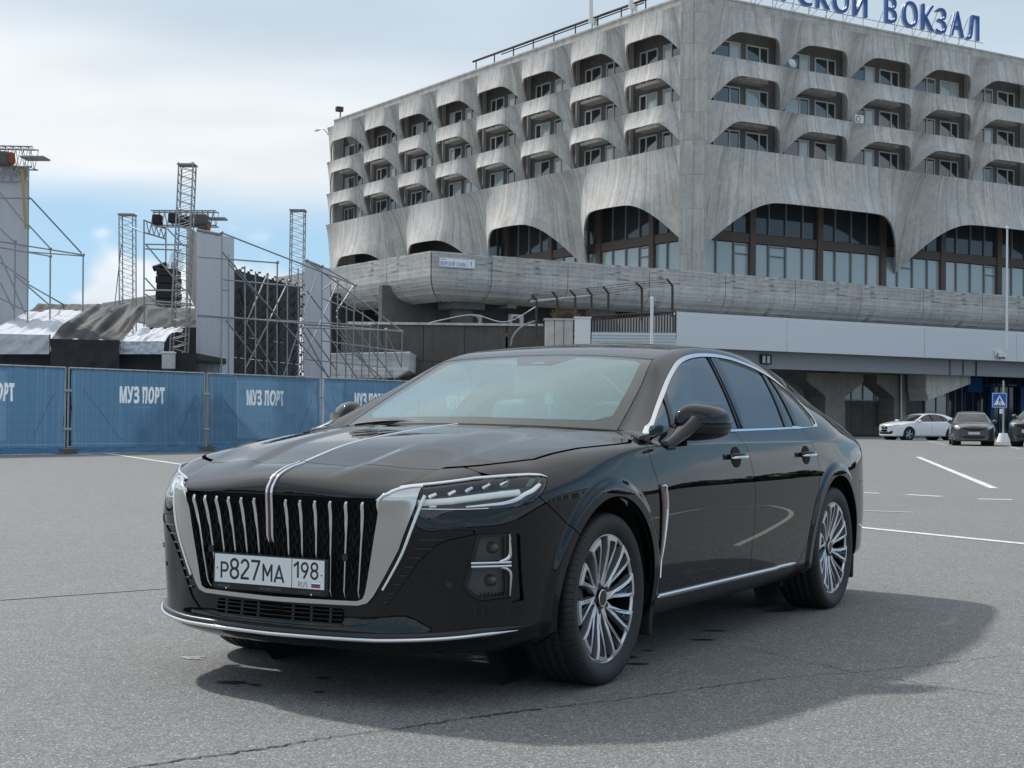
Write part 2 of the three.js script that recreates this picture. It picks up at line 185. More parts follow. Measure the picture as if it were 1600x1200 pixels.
    for (let i = 0; i < n; i++) { const s = 2.72 + i * step; if (fi && s > 32) break; const pil = i % 4 === 3;
      mesh('mullion', [bx(F, s - 0.06, s + 0.06, -2.8, -2.6, 9.75, 13.4), bx(F, s - 0.05, s + 0.05, -2.8, -2.6, 14.05, 16.8)], BM.greyframe, term);
      mesh('pane', bx(F, s + 0.061, s + step - 0.061, -2.78, -2.72, 9.8, 13.35), rw() < 0.75 ? BM.pale : BM.curtain, term); mesh('pane', bx(F, s + 0.051, s + step - 0.051, -2.78, -2.72, 14.1, 16.7), BM.smokeGlass, term);
      if (rw() < 0.35) mesh('vent_sash', [bx(F, s + 0.08, s + step - 0.08, -2.72, -2.62, 12.55, 12.63), bx(F, s + 0.08, s + step - 0.08, -2.72, -2.62, 13.2, 13.28)], BM.greyframe, term);
      if (pil) mesh('pilaster', bx(F, s - 0.26, s + 0.26, -2.85, -2.45, 9.75, 16.8), BM.brown, term);
    }
    mesh('end_wall', bx(F, end - 0.35, end - 0.02, -9, fi ? -0.62 : -1.45, 9.3, 28.6), BM.plain, term);
    // roof edge
    mesh('parapet', [bx(F, fi ? 0.9 : 0.9, end - 0.4, -0.95, -0.55, 28.5, 29.55), bx(F, 0.85, end - 0.35, -1.0, -0.5, 29.55, 29.68)], BM.plain, term);
  });
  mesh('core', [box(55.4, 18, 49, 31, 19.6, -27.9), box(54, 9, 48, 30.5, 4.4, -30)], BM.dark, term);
  mesh('roof_slab', box(58, 0.5, 52, 30, 28.7, -27.5), BM.plain, term);
  { // the corner pier: two leaves with a joint between, block joints across
    const sh = new THREE.Shape(); [[1.04, -0.06], [0.95, -0.30], [0.36, 0.29], [0.36, 0.36], [0.29, 0.36], [-0.30, 0.95], [-0.06, 1.04], [1.04, 1.04]].forEach((p, i) => (i ? sh.lineTo(p[0], p[1]) : sh.moveTo(p[0], p[1]))); sh.closePath();
    let y = 9.4, i = 0; for (const h of [2.55, 3.05, 2.3, 2.3, 1.9, 2.2, 2.4, 2.1, 1.32]) { const g = new THREE.ExtrudeGeometry(sh, { depth: h - 0.035, bevelEnabled: true, bevelSize: 0.015, bevelThickness: 0.015, bevelSegments: 1 }).rotateX(-Math.PI / 2); g.translate(0, y, 0); const u = g.attributes.uv, p = g.attributes.position; for (let k = 0; k < p.count; k++) u.setXY(k, p.getX(k) + p.getZ(k) + i, p.getY(k)); mesh('pier_block', g, BM.plain, term); y += h; i++; }
    mesh('pier_core', box(0.7, 20, 0.7, 0.75, 19.2, -0.75), BM.inside, term);
  }
}
{
  for (const [s, y, l] of [[15.6, 22.42, 'small white air conditioner box on a balcony parapet of the right face'], [9.2, 25.5, 'small weathered dish standing between two balconies of the right face']]) { const q = new THREE.Vector3(s, y, -0.35).applyAxisAngle(new THREE.Vector3(0, 1, 0), TURN), o = thing(l.includes('dish') ? 'dish_antenna' : 'air_conditioner', l, l.includes('dish') ? 'dish' : 'air conditioner', [CORNER.x + q.x, q.y, CORNER.z + q.z], TURN);
    if (l.includes('dish')) { mesh('reflector', new THREE.SphereGeometry(0.45, 20, 8, 0, 6.283, 0, 0.9).rotateX(1.25).translate(0, 0.35, -0.25), BM.fascia, o); mesh('arm', rod([0, 0, 0], [0, 0.4, 0], 0.05), BM.steel, o); } else { mesh('case', new RoundedBoxGeometry(0.85, 0.6, 0.35, 2, 0.03).translate(0, 0.3, 0), BM.white, o); mesh('fan_grille', new THREE.TorusGeometry(0.2, 0.025, 6, 24).translate(-0.15, 0.3, 0.18), BM.inside, o); } }
}
// ---- roof lettering, masts and rails
const toLocal = (s, y, o) => { const q = new THREE.Vector3(s, y, o).applyAxisAngle(new THREE.Vector3(0, 1, 0), TURN); return [CORNER.x + q.x, q.y, CORNER.z + q.z]; };
const font = await new FontLoader().loadAsync('fonts/droid/droid_sans_regular.typeface.json'), fontBold = await new FontLoader().loadAsync('fonts/droid/droid_sans_bold.typeface.json');
{
  const pos = toLocal(0.55, 30.12, -0.8), sign = thing('rooftop_sign', 'large blue capital letters on a steel frame along the roof edge', 'sign', pos, TURN);
  const blue = std({ color: rgb(0.025, 0.10, 0.33), roughness: 0.4 }), pale = std({ color: rgb(0.45, 0.55, 0.68), roughness: 0.5 });
  const word = 'МОРСКОЙ ВОКЗАЛ', xs = { 8: 18.2, 9: 20.05, 10: 22.05, 11: 23.6, 12: 25.15, 13: 27.0, 3: 9.6, 4: 11.3, 5: 12.95, 6: 14.95, 2: 8.1, 1: 6.2, 0: 4.2 };
  // letter left edges from the photograph: the second word starts at about 18 m along the face
  [...word].forEach((ch, i) => { if (ch === ' ') return; const h = 1.95, g = new TextGeometry(ch, { font, size: h / 0.73, depth: 0.12, curveSegments: 8, bevelEnabled: false }); g.computeBoundingBox(); const bb = g.boundingBox, w = 1.35, k = w / (bb.max.x - bb.min.x) * ({ О: 1.12, М: 1.15, К: 0.95, З: 0.8, Р: 0.8, С: 0.95, В: 0.85, А: 1.1, Л: 1.0, Й: 1 }[ch] ?? 1); g.translate(-bb.min.x, -Math.min(0, bb.min.y) * 0, 0); g.scale(k, (h) / (bb.max.y - Math.max(bb.min.y, -0.2)) * (ch === 'Й' ? 1.2 : 1), 1); g.translate(xs[i], 0.25, 0); const L = mesh('letter', g, blue, sign); const g2 = g.clone(); g2.translate(0.06, 0, -0.28); mesh('letter_back', g2, pale, L); mesh('letter_strut', [rod([xs[i] + 0.3, 0.25, -0.1], [xs[i] + 0.1, -0.45, -1.2], 0.03), rod([xs[i] + 0.3, 1.9, -0.1], [xs[i] + 0.3, -0.45, -1.4], 0.03), rod([xs[i] + 0.9, 0.3, 0.1], [xs[i] + 0.9, -0.45, 0.1], 0.03)], BM.steel, L); });
  mesh('sign_rail', [rod([4, 0.22, -0.1], [29, 0.22, -0.1], 0.03), rod([4, -0.35, -0.1], [29, -0.35, -0.1], 0.03)], BM.steel, sign);
}
{
  const left = (s, y, o) => toLocal(-o, y, -s);
  const rail = thing('roof_pipe', 'dark pipe on short stands along the left roof edge', 'pipe', left(30, 29.7, -1.2), TURN); const n = 9; mesh('pipe', [rod([0, 1.0, -0.5], [0, 0.95, 24], 0.1, 8), rod([0, 0.75, 4], [0, 0.75, 23], 0.05, 6)], BM.rust, rail); for (let k = 0; k < n; k++) mesh('stand', rod([0, -0.2, k * 2.9], [0, 1.0, k * 2.9], 0.05), BM.rust, rail);
  for (const [s, h, l] of [[12.9, 4.4, 'pale grey antenna panel on the roof edge, left of the second one'], [8.0, 4.2, 'pale grey antenna panel on the roof edge, nearest the corner']]) { const a = thing('roof_antenna', l, 'antenna', left(s, 29.6, -0.9), TURN, 'antennas on the terminal roof'); mesh('mast', rod([0, 0, 0], [0, h, 0], 0.06, 8), BM.steel, a); mesh('antenna_panel', new RoundedBoxGeometry(0.3, 2.4, 0.22, 3, 0.06).translate(-0.2, 1.7, 0.1), BM.white, a); mesh('junction_box', box(0.3, 0.5, 0.2, 0.25, 0.7, 0), BM.fascia, a); }
  const lamp = thing('roof_lamp', 'small lamp on an arm sticking out at the far left end of the roof', 'lamp', left(55.8, 28.2, 0), TURN); mesh('arm', tube([[0, 0, 0], [-0.2, 0.6, -0.6], [-0.3, 0.7, -1.7]], 0.05, 12), BM.steel, lamp); mesh('lamp_head', new RoundedBoxGeometry(0.3, 0.16, 0.7, 2, 0.05).translate(-0.3, 0.68, -1.9), BM.white, lamp);
  const fl = thing('roof_floodlight', 'dark floodlight standing on the left roof corner', 'lamp', left(54.8, 29.6, -0.8), TURN); mesh('bracket', rod([0, 0, 0], [0, 0.8, 0], 0.06), BM.rust, fl); mesh('housing', new RoundedBoxGeometry(0.7, 0.5, 0.5, 2, 0.08).translate(-0.1, 1.0, 0), BM.rust, fl);
}
// ---- the gallery round the terminal: rounded concrete parapet on piers
{
  const o = 5.6, G0 = toLocal(-23, 0, o), gal = thing('gallery', 'long raised gallery with rounded, board-marked concrete parapet in front of the terminal', 'gallery', G0, TURN);
  const prof = [[0, 10.1], [0, 9.2], [0, 8.75], [-0.05, 8.45], [-0.2, 8.1], [-0.5, 7.8], [-0.95, 7.58], [-1.6, 7.46]], inner = [[-1.6, 7.7], [-1.0, 7.85], [-0.42, 8.3], [-0.25, 8.8], [-0.25, 10.1]];
  const band = (a, b) => { const sh = new THREE.Shape(); [...prof, ...inner].forEach((p, i) => (i ? sh.lineTo(p[0], p[1]) : sh.moveTo(p[0], p[1]))); const g = new THREE.ExtrudeGeometry(sh, { depth: b - a, bevelEnabled: false }); return [g, a]; };
  const mk = (a, b, left) => { const [g] = band(a, b); const p = g.attributes.position, u = g.attributes.uv; for (let i = 0; i < p.count; i++) { const d = p.getX(i), y = p.getY(i), t = p.getZ(i) + a; const tt = a < 0.1 && p.getZ(i) < 1e-4 ? t - d : t; if (left) p.setXYZ(i, -d, y, -tt); else p.setXYZ(i, tt, y, d); u.setXY(i, t, y + (d < 0 ? d * 0.7 : 0)); } if (!left) { const ix = []; for (let i = 0; i < p.count; i += 3) { for (const attr of [p, u]) { const s = attr.itemSize, A = attr.array; for (let c = 0; c < s; c++) { const tmp = A[(i + 1) * s + c]; A[(i + 1) * s + c] = A[(i + 2) * s + c]; A[(i + 2) * s + c] = tmp; } } } } g.computeVertexNormals(); return g; };
  const joints = [0.02, 3.97, 9.2, 15.2, 21.2, 27.1, 33, 39, 45, 51, 57, 63, 69, 75]; for (let k = 0; k < joints.length - 1; k++) mesh('parapet_panel', mk(joints[k] + 0.025, joints[k + 1] - 0.025, false), BM.band, gal);
  const lj = [0.02, 5.2, 10.4, 15.8, 21.2]; for (let k = 0; k < lj.length - 1; k++) mesh('parapet_panel', mk(lj[k] + 0.025, lj[k + 1] - 0.025, true), BM.band, gal);
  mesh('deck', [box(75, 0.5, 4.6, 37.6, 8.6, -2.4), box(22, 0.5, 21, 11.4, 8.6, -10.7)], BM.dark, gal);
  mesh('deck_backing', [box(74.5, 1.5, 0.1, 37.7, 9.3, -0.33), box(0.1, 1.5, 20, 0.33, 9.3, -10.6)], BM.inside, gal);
  for (const [t, l] of [[3.3, 2.2], [12.6, 2.2], [22.5, 2.4], [3.0, 9.5], [13, 9]]) mesh('pier', [box(0.95, 7.4, 0.95, t, 3.7, -l), box(2.2, 0.4, 1.6, t, 7.3, -l)], BM.pier, gal);
  for (const t of [6, 17]) mesh('cross_beam', box(0.6, 0.7, 10, t, 7.6, -6), BM.dark, gal);
  // street name plate
  const pl = thing('street_sign', 'white street name plate with blue letters and number one on the gallery parapet', 'sign', toLocal(-22.7, 9.62, o + 0.02), TURN);
  const tex = canvasTex(1024, 200, (c, W, H) => { c.fillStyle = '#e9eef2'; c.fillRect(0, 0, W, H); c.strokeStyle = '#2a4f8e'; c.lineWidth = 7; c.strokeRect(6, 6, W - 12, H - 12); c.fillStyle = '#22489a'; c.font = 'bold 34px sans-serif'; c.fillText('площадь', 30, 50, 300); c.save(); c.translate(26, 166); c.scale(0.82, 1); c.font = 'bold 112px serif'; c.fillText('МОРСКОЙ СЛАВЫ', 0, 0, 900); c.restore(); c.fillRect(806, 8, 7, H - 16); c.font = 'bold 140px sans-serif'; c.fillText('1', 870, 154); });
  mesh('plate', new RoundedBoxGeometry(2.35, 0.56, 0.05, 2, 0.015).translate(1.35, -0.1, 0.02), BM.white, pl); mesh('plate_print', new THREE.PlaneGeometry(2.31, 0.52).translate(1.35, -0.1, 0.0475), std({ map: tex, roughness: 0.5 }), pl);
}
// ---- under the gallery and beside it
{
  const GX = (s, y, o) => toLocal(s, y, o);
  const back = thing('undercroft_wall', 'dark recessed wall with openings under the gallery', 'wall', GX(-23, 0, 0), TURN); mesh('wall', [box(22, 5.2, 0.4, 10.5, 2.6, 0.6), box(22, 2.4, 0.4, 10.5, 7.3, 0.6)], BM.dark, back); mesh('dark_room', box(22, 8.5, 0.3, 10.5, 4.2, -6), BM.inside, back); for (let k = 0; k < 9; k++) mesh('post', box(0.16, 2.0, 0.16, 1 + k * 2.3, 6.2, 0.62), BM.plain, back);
  const slab = thing('lean_to_roof', 'broken grey sheet roof sagging under the gallery', 'roof', GX(-21, 5.9, 3.2), TURN); mesh('sheet', (() => { const g = new THREE.PlaneGeometry(13, 2.2, 40, 4).rotateX(-1.35), p = g.attributes.position; for (let i = 0; i < p.count; i++) p.setY(i, p.getY(i) * 0.35 + 0.06 * Math.sin(p.getX(i) * 5) + 0.12 * n2(p.getX(i) + 30, p.getZ(i) * 2 + 9) + p.getX(i) * 0.045); g.computeVertexNormals(); return g.translate(6.4, 0, 0); })(), new THREE.MeshStandardMaterial({ map: BT.plain, roughness: 0.8, side: THREE.DoubleSide }), slab); mesh('edge_beam', rod([0, -0.35, 0.5], [13, 0.25, 0.5], 0.1), BM.plain, slab);
  const W1 = at(560, 515, 79), W2 = at(850, 515, 79); const tw = thing('terrace_wall', 'stained concrete block wall of the terrace behind the black sedan roof', 'wall', [W1.x, 0, W1.z]); const rows = [0, 1.9, 3.8], L = W2.x - W1.x; rows.forEach((y, r) => { for (let k = 0; k < 5; k++) { const w = L / 4.5, x = (k + (r % 2 ? 0.5 : 0)) * w; mesh('block', box(Math.min(w, L - x + 0.9) - 0.03, 1.87, 0.6, x + w / 2 - 0.9, y + 0.95, -0.3 - 0.02 * ((k + r) % 2)), BM.pier3, tw); } }); mesh('coping', box(L + 0.5, 0.12, 0.8, L / 2 - 0.3, 5.75, -0.3), BM.plain, tw);
  const low = thing('loading_platform', 'pale weathered concrete platform edge behind the scaffolding', 'platform', [at(485, 540, 74).x, 0, at(485, 540, 74).z]); mesh('edge', (() => { const sh = new THREE.Shape(); [[0, 3.9], [4.8, 4.05], [4.75, 3.2], [4.2, 2.85], [0, 2.7]].forEach((p, i) => (i ? sh.lineTo(...p) : sh.moveTo(...p))); return new THREE.ExtrudeGeometry(sh, { depth: 5, bevelEnabled: true, bevelSize: 0.04, bevelThickness: 0.04, bevelSegments: 1 }).translate(0, 0, -5); })(), BM.band, low); mesh('under_space', box(6, 2.9, 4, 2, 1.45, -3.2), BM.inside, low); for (let k = 0; k < 3; k++) mesh('support', box(0.3, 2.8, 0.3, 0.6 + k * 1.8, 1.4, -0.5), BM.dark, low);
  const hose = thing('hanging_cable', 'pale cable sagging under the gallery', 'cable'); mesh('cable', tube([at(640, 513, 84), at(690, 500, 84), at(740, 492, 84), at(790, 503, 84), at(840, 478, 84)].map((p) => p.toArray()), 0.032, 40), BM.fascia, hose);
  const drain = thing('bent_pipe', 'thin curved pipe bending down to the terrace wall', 'pipe'); mesh('pipe', tube([[798, 540], [801, 527], [812, 513], [826, 505], [836, 502]].map((q) => at(...q, 78).toArray()), 0.05, 30), BM.beam, drain);
  for (const [px, l] of [[741, 'grey air conditioner box under the gallery, left one'], [806, 'grey air conditioner box under the gallery, beside the pier']]) { const p = at(px, 512, 88), a = thing('air_conditioner', l, 'air conditioner', p.toArray(), TURN, 'air conditioners under the gallery'); mesh('case', new RoundedBoxGeometry(0.85, 0.75, 0.35, 2, 0.03).translate(0, 0.38, 0), BM.plain, a); mesh('fan_grille', new THREE.TorusGeometry(0.24, 0.025, 6, 24).translate(-0.12, 0.38, 0.19), BM.inside, a); mesh('fan', new THREE.CylinderGeometry(0.22, 0.22, 0.02, 20).rotateX(Math.PI / 2).translate(-0.12, 0.38, 0.18), BM.inside, a); }
  // fence with leaning barbed-wire arms
  const sf = thing('security_fence', 'steel posts with leaning arms and wires above the terrace', 'fence'); const z = (x, y) => [640 + x / 3.478, 380 + y / 3.478], D = 77, arms = [[690, 530, 310, 660, 280], [803, 420, 300, 775, 262], [900, 400, 285, 870, 255], [988, 420, 280, 962, 245], [1080, 420, 270, 1052, 235], [1262, 420, 245, 1230, 213], [1428, 400, 230, 1398, 195]];
  for (const [x, y0, y1, ax, ay] of arms) mesh('post', [rod(at(...z(x, y0), D), at(...z(x, y1), D), 0.07), rod(at(...z(x, y1), D), at(...z(ax, ay), D - 0.3), 0.06)], BM.rust, sf);
  for (let k = 0; k < 4; k++) for (let i = 0; i < arms.length - 1; i++) { const P = (a) => at(...z(mix(arms[a][0], arms[a][3], k / 3), mix(arms[a][2], arms[a][4], k / 3)), D - 0.1 * k); mesh('wire', rod(P(i), P(i + 1), 0.012, 4), BM.rust, sf); }
  mesh('top_rail', rod(at(...z(655, 318), D), at(...z(985, 285), D), 0.06), BM.steel, sf);
  const place = (px0, px1, y0, y1, d) => { const a = at(px0, y1, d), b = at(px1, y0, d); return [a, b.x - a.x, b.y - a.y]; };
  { const [a, w, h] = place(851, 896, 499, 560, 76); const p = thing('planter_block', 'rough concrete planter with dry grass on top', 'planter', a.toArray()); for (let k = 0; k < 3; k++) mesh('slab', box(w / 3 - 0.03, h, 0.9, w / 6 + k * w / 3, h / 2, -0.45 - 0.03 * (k % 2)), BM.plain, p); mesh('cap', box(w + 0.1, 0.08, 1.0, w / 2, h, -0.45), BM.plain, p);
    const tuft = thing('dry_grass', 'tuft of dry brownish grass growing on the concrete planter', 'plant', [a.x + w * 0.7, a.y + h, a.z - 0.4]); const r = rng(12), bl = []; for (let k = 0; k < 420; k++) { const an = r() * 6.28, sp = r() ** 0.7 * 0.85, x = (r() - 0.5) * 1.0, hh = 0.28 + r() * 0.55; const g = new THREE.ConeGeometry(0.022, hh, 3, 2).translate(0, hh / 2, 0); g.rotateZ(Math.cos(an) * sp); g.rotateX(Math.sin(an) * sp); bl.push(g.translate(x, -0.02, (r() - 0.5) * 0.5)); } mesh('blades', bl, std({ color: rgb(0.13, 0.105, 0.05), roughness: 0.9 }), tuft); }
  { const [a, w, h] = place(897, 923, 497, 560, 76); const p = thing('white_pillar', 'short white-painted concrete pillar beside the planter', 'pillar', a.toArray()); mesh('shaft', new RoundedBoxGeometry(w, h, 0.8, 2, 0.03).translate(w / 2, h / 2, -0.4), BM.white, p); mesh('cap', box(w + 0.08, 0.07, 0.88, w / 2, h + 0.03, -0.4), BM.white, p); }
  { const [a, w, h] = place(924, 1056, 488, 528, 76.5); const p = thing('railing', 'rusty upright-bar railing on the ramp parapet', 'railing', a.toArray()); mesh('rail', [rod([0, 0.05, 0], [w, 0.05, 0], 0.04), rod([0, h * 0.82, 0], [w, h * 1.02, 0], 0.045)], BM.rust, p); for (let k = 0; k <= 30; k++) mesh('baluster', rod([w * k / 30, 0, 0], [w * k / 30, h * mix(0.82, 1.02, k / 30), 0], 0.04, 5), BM.rust, p); }
  { const [a, w, h] = place(924, 1056, 520, 562, 76); const p = thing('corrugated_sheet', 'white corrugated sheet fixed below the railing', 'sheet metal', a.toArray()); const sh = []; const n = 9; for (let k = 0; k <= n * 8; k++) { const y = h * k / (n * 8), o = 0.05 * Math.sin(k / 8 * 2 * Math.PI); sh.push([o, y]); } const g = new THREE.PlaneGeometry(w, h, 1, n * 8), pp = g.attributes.position; for (let i = 0; i < pp.count; i++) pp.setZ(i, 0.05 * Math.sin((pp.getY(i) / h + 0.5) * n * 2 * Math.PI)); g.computeVertexNormals(); mesh('sheet', g.translate(w / 2, h / 2, 0), new THREE.MeshStandardMaterial({ color: rgb(0.62, 0.66, 0.68), roughness: 0.4, metalness: 0.3, side: THREE.DoubleSide }), p); mesh('batten', [box(0.1, h, 0.1, w * 0.68, h / 2, -0.1), box(0.1, h, 0.1, w * 0.1, h / 2, -0.1)], BM.rust, p); }
  { const a = at(1018, 560, 74), b = at(1018, 466, 74); const p = thing('white_post', 'plain white post in front of the rusty railing', 'post', [a.x, 0, a.z]); mesh('shaft', rod([0, 0, 0], [0, b.y, 0], 0.075, 10), BM.white, p); mesh('cap', new THREE.SphereGeometry(0.08, 10, 6).translate(0, b.y, 0), BM.white, p); }
}
// ---- the driveway ramp on the right: pale fascia, beam, mushroom columns, shop front
{
  const C0 = at(1056, 500, 82.5), ramp = thing('driveway_ramp', 'raised driveway with pale grey panelled fascia on the right', 'ramp', [C0.x, 0, C0.z], TURN);
  const js = [0, 8.0, 19.2, 27.6, 36, 46, 58]; for (let k = 0; k < js.length - 1; k++) mesh('fascia_panel', new RoundedBoxGeometry(js[k + 1] - js[k] - 0.03, 1.78, 0.14, 1, 0.012).translate((js[k] + js[k + 1]) / 2, 5.74, 0), BM.fascia, ramp);
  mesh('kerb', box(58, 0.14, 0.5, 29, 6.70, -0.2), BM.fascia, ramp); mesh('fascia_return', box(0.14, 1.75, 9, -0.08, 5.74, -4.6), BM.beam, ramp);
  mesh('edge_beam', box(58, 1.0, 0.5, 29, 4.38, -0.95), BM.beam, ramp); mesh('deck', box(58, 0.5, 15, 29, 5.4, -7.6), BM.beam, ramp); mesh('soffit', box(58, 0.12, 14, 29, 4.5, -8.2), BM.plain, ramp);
  // columns with wide flared heads
  for (const [t, w] of [[15.1, 1.7], [20.7, 1.05], [37, 1.5], [46, 1.5]]) { const sh = new THREE.Shape(); [[-w / 2, 0], [-w / 2 + 0.05, 2.45], [-w / 2 - 1.5, 3.35], [-w / 2 - 1.5, 3.85], [w / 2 + 1.5, 3.85], [w / 2 + 1.5, 3.35], [w / 2 - 0.05, 2.45], [w / 2, 0]].forEach((p, i) => (i ? sh.lineTo(...p) : sh.moveTo(...p))); const g = new THREE.ExtrudeGeometry(sh, { depth: 1.3, bevelEnabled: true, bevelSize: 0.03, bevelThickness: 0.03, bevelSegments: 1 }).translate(t, 0, -4.6); mesh('column', g, BM.pier2, ramp); }
  { const sh = new THREE.Shape(); [[0, 3.95], [0, 3.0], [0.2, 2.3], [4.0, 3.42], [4.0, 3.95]].forEach((p, i) => (i ? sh.lineTo(...p) : sh.moveTo(...p))); mesh('bracket', new THREE.ExtrudeGeometry(sh, { depth: 1.5, bevelEnabled: true, bevelSize: 0.03, bevelThickness: 0.03, bevelSegments: 1 }).translate(21.1, 0, -3.0), BM.plain, ramp); }
  mesh('rear_wall', box(58, 4.4, 0.4, 29, 2.2, -8.4), BM.pier2, ramp);
  for (let r = 0; r < 4; r++) for (let k = 0; k < 9; k++) mesh('wall_tile', box(1.02, 0.56, 0.1, 16.5 + k * 1.06, 0.32 + r * 0.6, -8.15 - 0.008 * ((k * 3 + r) % 3)), BM.pier2, ramp);
  const win = (t0, t1, y0, y1, mat, fm, nm = 'shop_window', cols = 3) => { const w = new THREE.Group(); w.name = nm; ramp.add(w); mesh('frame', [box(t1 - t0, 0.09, 0.12, (t0 + t1) / 2, y1, -8.1), box(t1 - t0, 0.09, 0.12, (t0 + t1) / 2, y0, -8.1), ...Array.from({ length: cols + 1 }, (_, k) => box(0.09, y1 - y0, 0.115, mix(t0, t1, k / cols), (y0 + y1) / 2, -8.1))], fm, w); for (let k = 0; k < cols; k++) mesh('pane', box((t1 - t0) / cols - 0.1, y1 - y0 - 0.1, 0.05, mix(t0, t1, (k + 0.5) / cols), (y0 + y1) / 2, -8.12), mat, w); return w; };
  win(14.6, 16.9, 2.3, 4.2, BM.curtain, BM.frame, 'shop_window', 2); win(20.2, 24.4, 2.3, 4.3, BM.curtain, BM.frame, 'shop_window', 4); win(28.2, 30.4, 0.9, 4.2, BM.curtain, BM.greyframe, 'shop_window', 2); win(30.5, 31.9, 0.6, 4.2, BM.smokeGlass, BM.greyframe, 'shop_window', 2);
  win(32.2, 34.6, 0.1, 3.5, BM.smokeGlass, BM.blue, 'entrance_door', 3); win(34.8, 37.8, 0.1, 3.5, BM.smokeGlass, BM.blue, 'entrance_door', 3); win(32.2, 37.8, 3.55, 4.3, BM.smokeGlass, BM.blue, 'transom_window', 5); win(38, 46, 0.1, 4.2, BM.smokeGlass, BM.blue, 'shop_window', 6);
  mesh('entrance_panel', box(1.5, 1.0, 0.5, 32.8, 3.55, -7.9), BM.blue, ramp); for (const t of [34.7, 37.9]) mesh('entrance_post', box(0.4, 3.5, 0.3, t, 1.75, -7.9), BM.blue, ramp);
  mesh('drain_pipe', [rod([20.6, 0.1, -3.1], [20.6, 3.9, -3.1], 0.09, 8), rod([23.7, 0.6, -7.9], [23.7, 3.4, -7.9], 0.1, 8)], BM.steel, ramp); mesh('cable_drop', [rod([22.3, 3.9, -0.66], [22.3, 4.8, -0.66], 0.03), rod([23.5, 3.9, -0.66], [23.5, 4.8, -0.66], 0.03), rod([24.7, 3.8, -0.66], [24.7, 4.8, -0.66], 0.05)], BM.inside, ramp);
  const RL = (t, y, o) => { const q = new THREE.Vector3(t, y, o).applyAxisAngle(new THREE.Vector3(0, 1, 0), TURN); return [C0.x + q.x, q.y, C0.z + q.z]; };
  { const p = thing('wall_lamp', 'dark square lamp under the left end of the ramp fascia', 'lamp', RL(7.0, 4.4, -0.6), TURN); mesh('case', [box(0.75, 0.07, 0.2, 0, 0.24, 0), box(0.75, 0.07, 0.2, 0, -0.24, 0), box(0.07, 0.41, 0.2, -0.34, 0, 0), box(0.07, 0.41, 0.2, 0.34, 0, 0), box(0.07, 0.41, 0.2, 0, 0, 0)], BM.inside, p); mesh('diffuser', box(0.62, 0.42, 0.08, 0, 0, 0), BM.fascia, p); }
  { const p = thing('security_camera', 'pair of white dome cameras on the ramp fascia', 'camera', RL(25.9, 5.15, 0.12), TURN); mesh('bracket', [box(0.5, 0.12, 0.2, 0, 0.22, 0.05), box(0.12, 0.3, 0.12, -0.35, 0.18, 0.02)], BM.white, p); for (const x of [-0.12, 0.22]) { mesh('camera_body', new THREE.CylinderGeometry(0.14, 0.15, 0.26, 16).translate(x, 0.06, 0.18), BM.white, p); mesh('camera_dome', new THREE.SphereGeometry(0.115, 14, 8, 0, 6.3, Math.PI / 2, Math.PI / 2).translate(x, -0.07, 0.18), BM.glass, p); } }
  { const b = at(1573, 521, 92), t = at(1573, 358, 92), p = thing('flag_pole', 'tall thin white pole standing on the ramp', 'pole', [b.x, b.y, b.z]); mesh('shaft', rod([0, -1, 0], [0, t.y - b.y, 0], 0.085, 8, 0.06), BM.white, p); mesh('finial', new THREE.SphereGeometry(0.11, 10, 8).translate(0, t.y - b.y + 0.08, 0), BM.white, p); }
  // pedestrian crossing sign
  { const b = at(1567.5, 690, 77), p = thing('crossing_sign', 'blue square pedestrian crossing sign on a grey pole', 'road sign', [b.x, 0, b.z]); mesh('pole', rod([0, 0, 0], [0, 3.1, 0], 0.045, 10), BM.steel, p); mesh('footing', new THREE.CylinderGeometry(0.2, 0.34, 0.45, 16).translate(0, 0.22, 0), BM.white, p);
    const tex = canvasTex(512, 512, (c) => { c.fillStyle = '#1657b8'; c.fillRect(0, 0, 512, 512); c.strokeStyle = '#dfe8f4'; c.lineWidth = 14; c.strokeRect(12, 12, 488, 488); c.fillStyle = '#f2f5f7'; c.beginPath(); c.moveTo(256, 70); c.lineTo(466, 430); c.lineTo(46, 430); c.closePath(); c.fill(); c.strokeStyle = '#12161c'; c.fillStyle = '#12161c'; c.lineCap = 'round'; c.beginPath(); c.arc(262, 168, 24, 0, 7); c.fill(); c.lineWidth = 44; c.beginPath(); c.moveTo(258, 215); c.lineTo(262, 290); c.stroke(); c.lineWidth = 26; for (const l of [[[262, 300], [225, 350], [205, 408]], [[262, 300], [300, 345], [318, 408]], [[250, 212], [212, 255], [205, 290]], [[268, 212], [310, 262], [325, 285]]]) { c.beginPath(); l.forEach((q, i) => (i ? c.lineTo(...q) : c.moveTo(...q))); c.stroke(); } c.lineWidth = 16; for (let k = 0; k < 5; k++) { c.beginPath(); c.moveTo(120 + k * 68, 424); c.lineTo(110 + k * 68, 412); c.stroke(); } });
    mesh('board', new RoundedBoxGeometry(0.74, 0.74, 0.03, 2, 0.012).translate(-0.22, 2.1, 0.07), BM.steel, p); mesh('board_face', new THREE.PlaneGeometry(0.72, 0.72).translate(-0.22, 2.1, 0.0875), std({ map: tex, roughness: 0.4 }), p); mesh('clamp', box(0.14, 0.24, 0.1, -0.12, 1.55, 0.06), BM.white, p); }
}
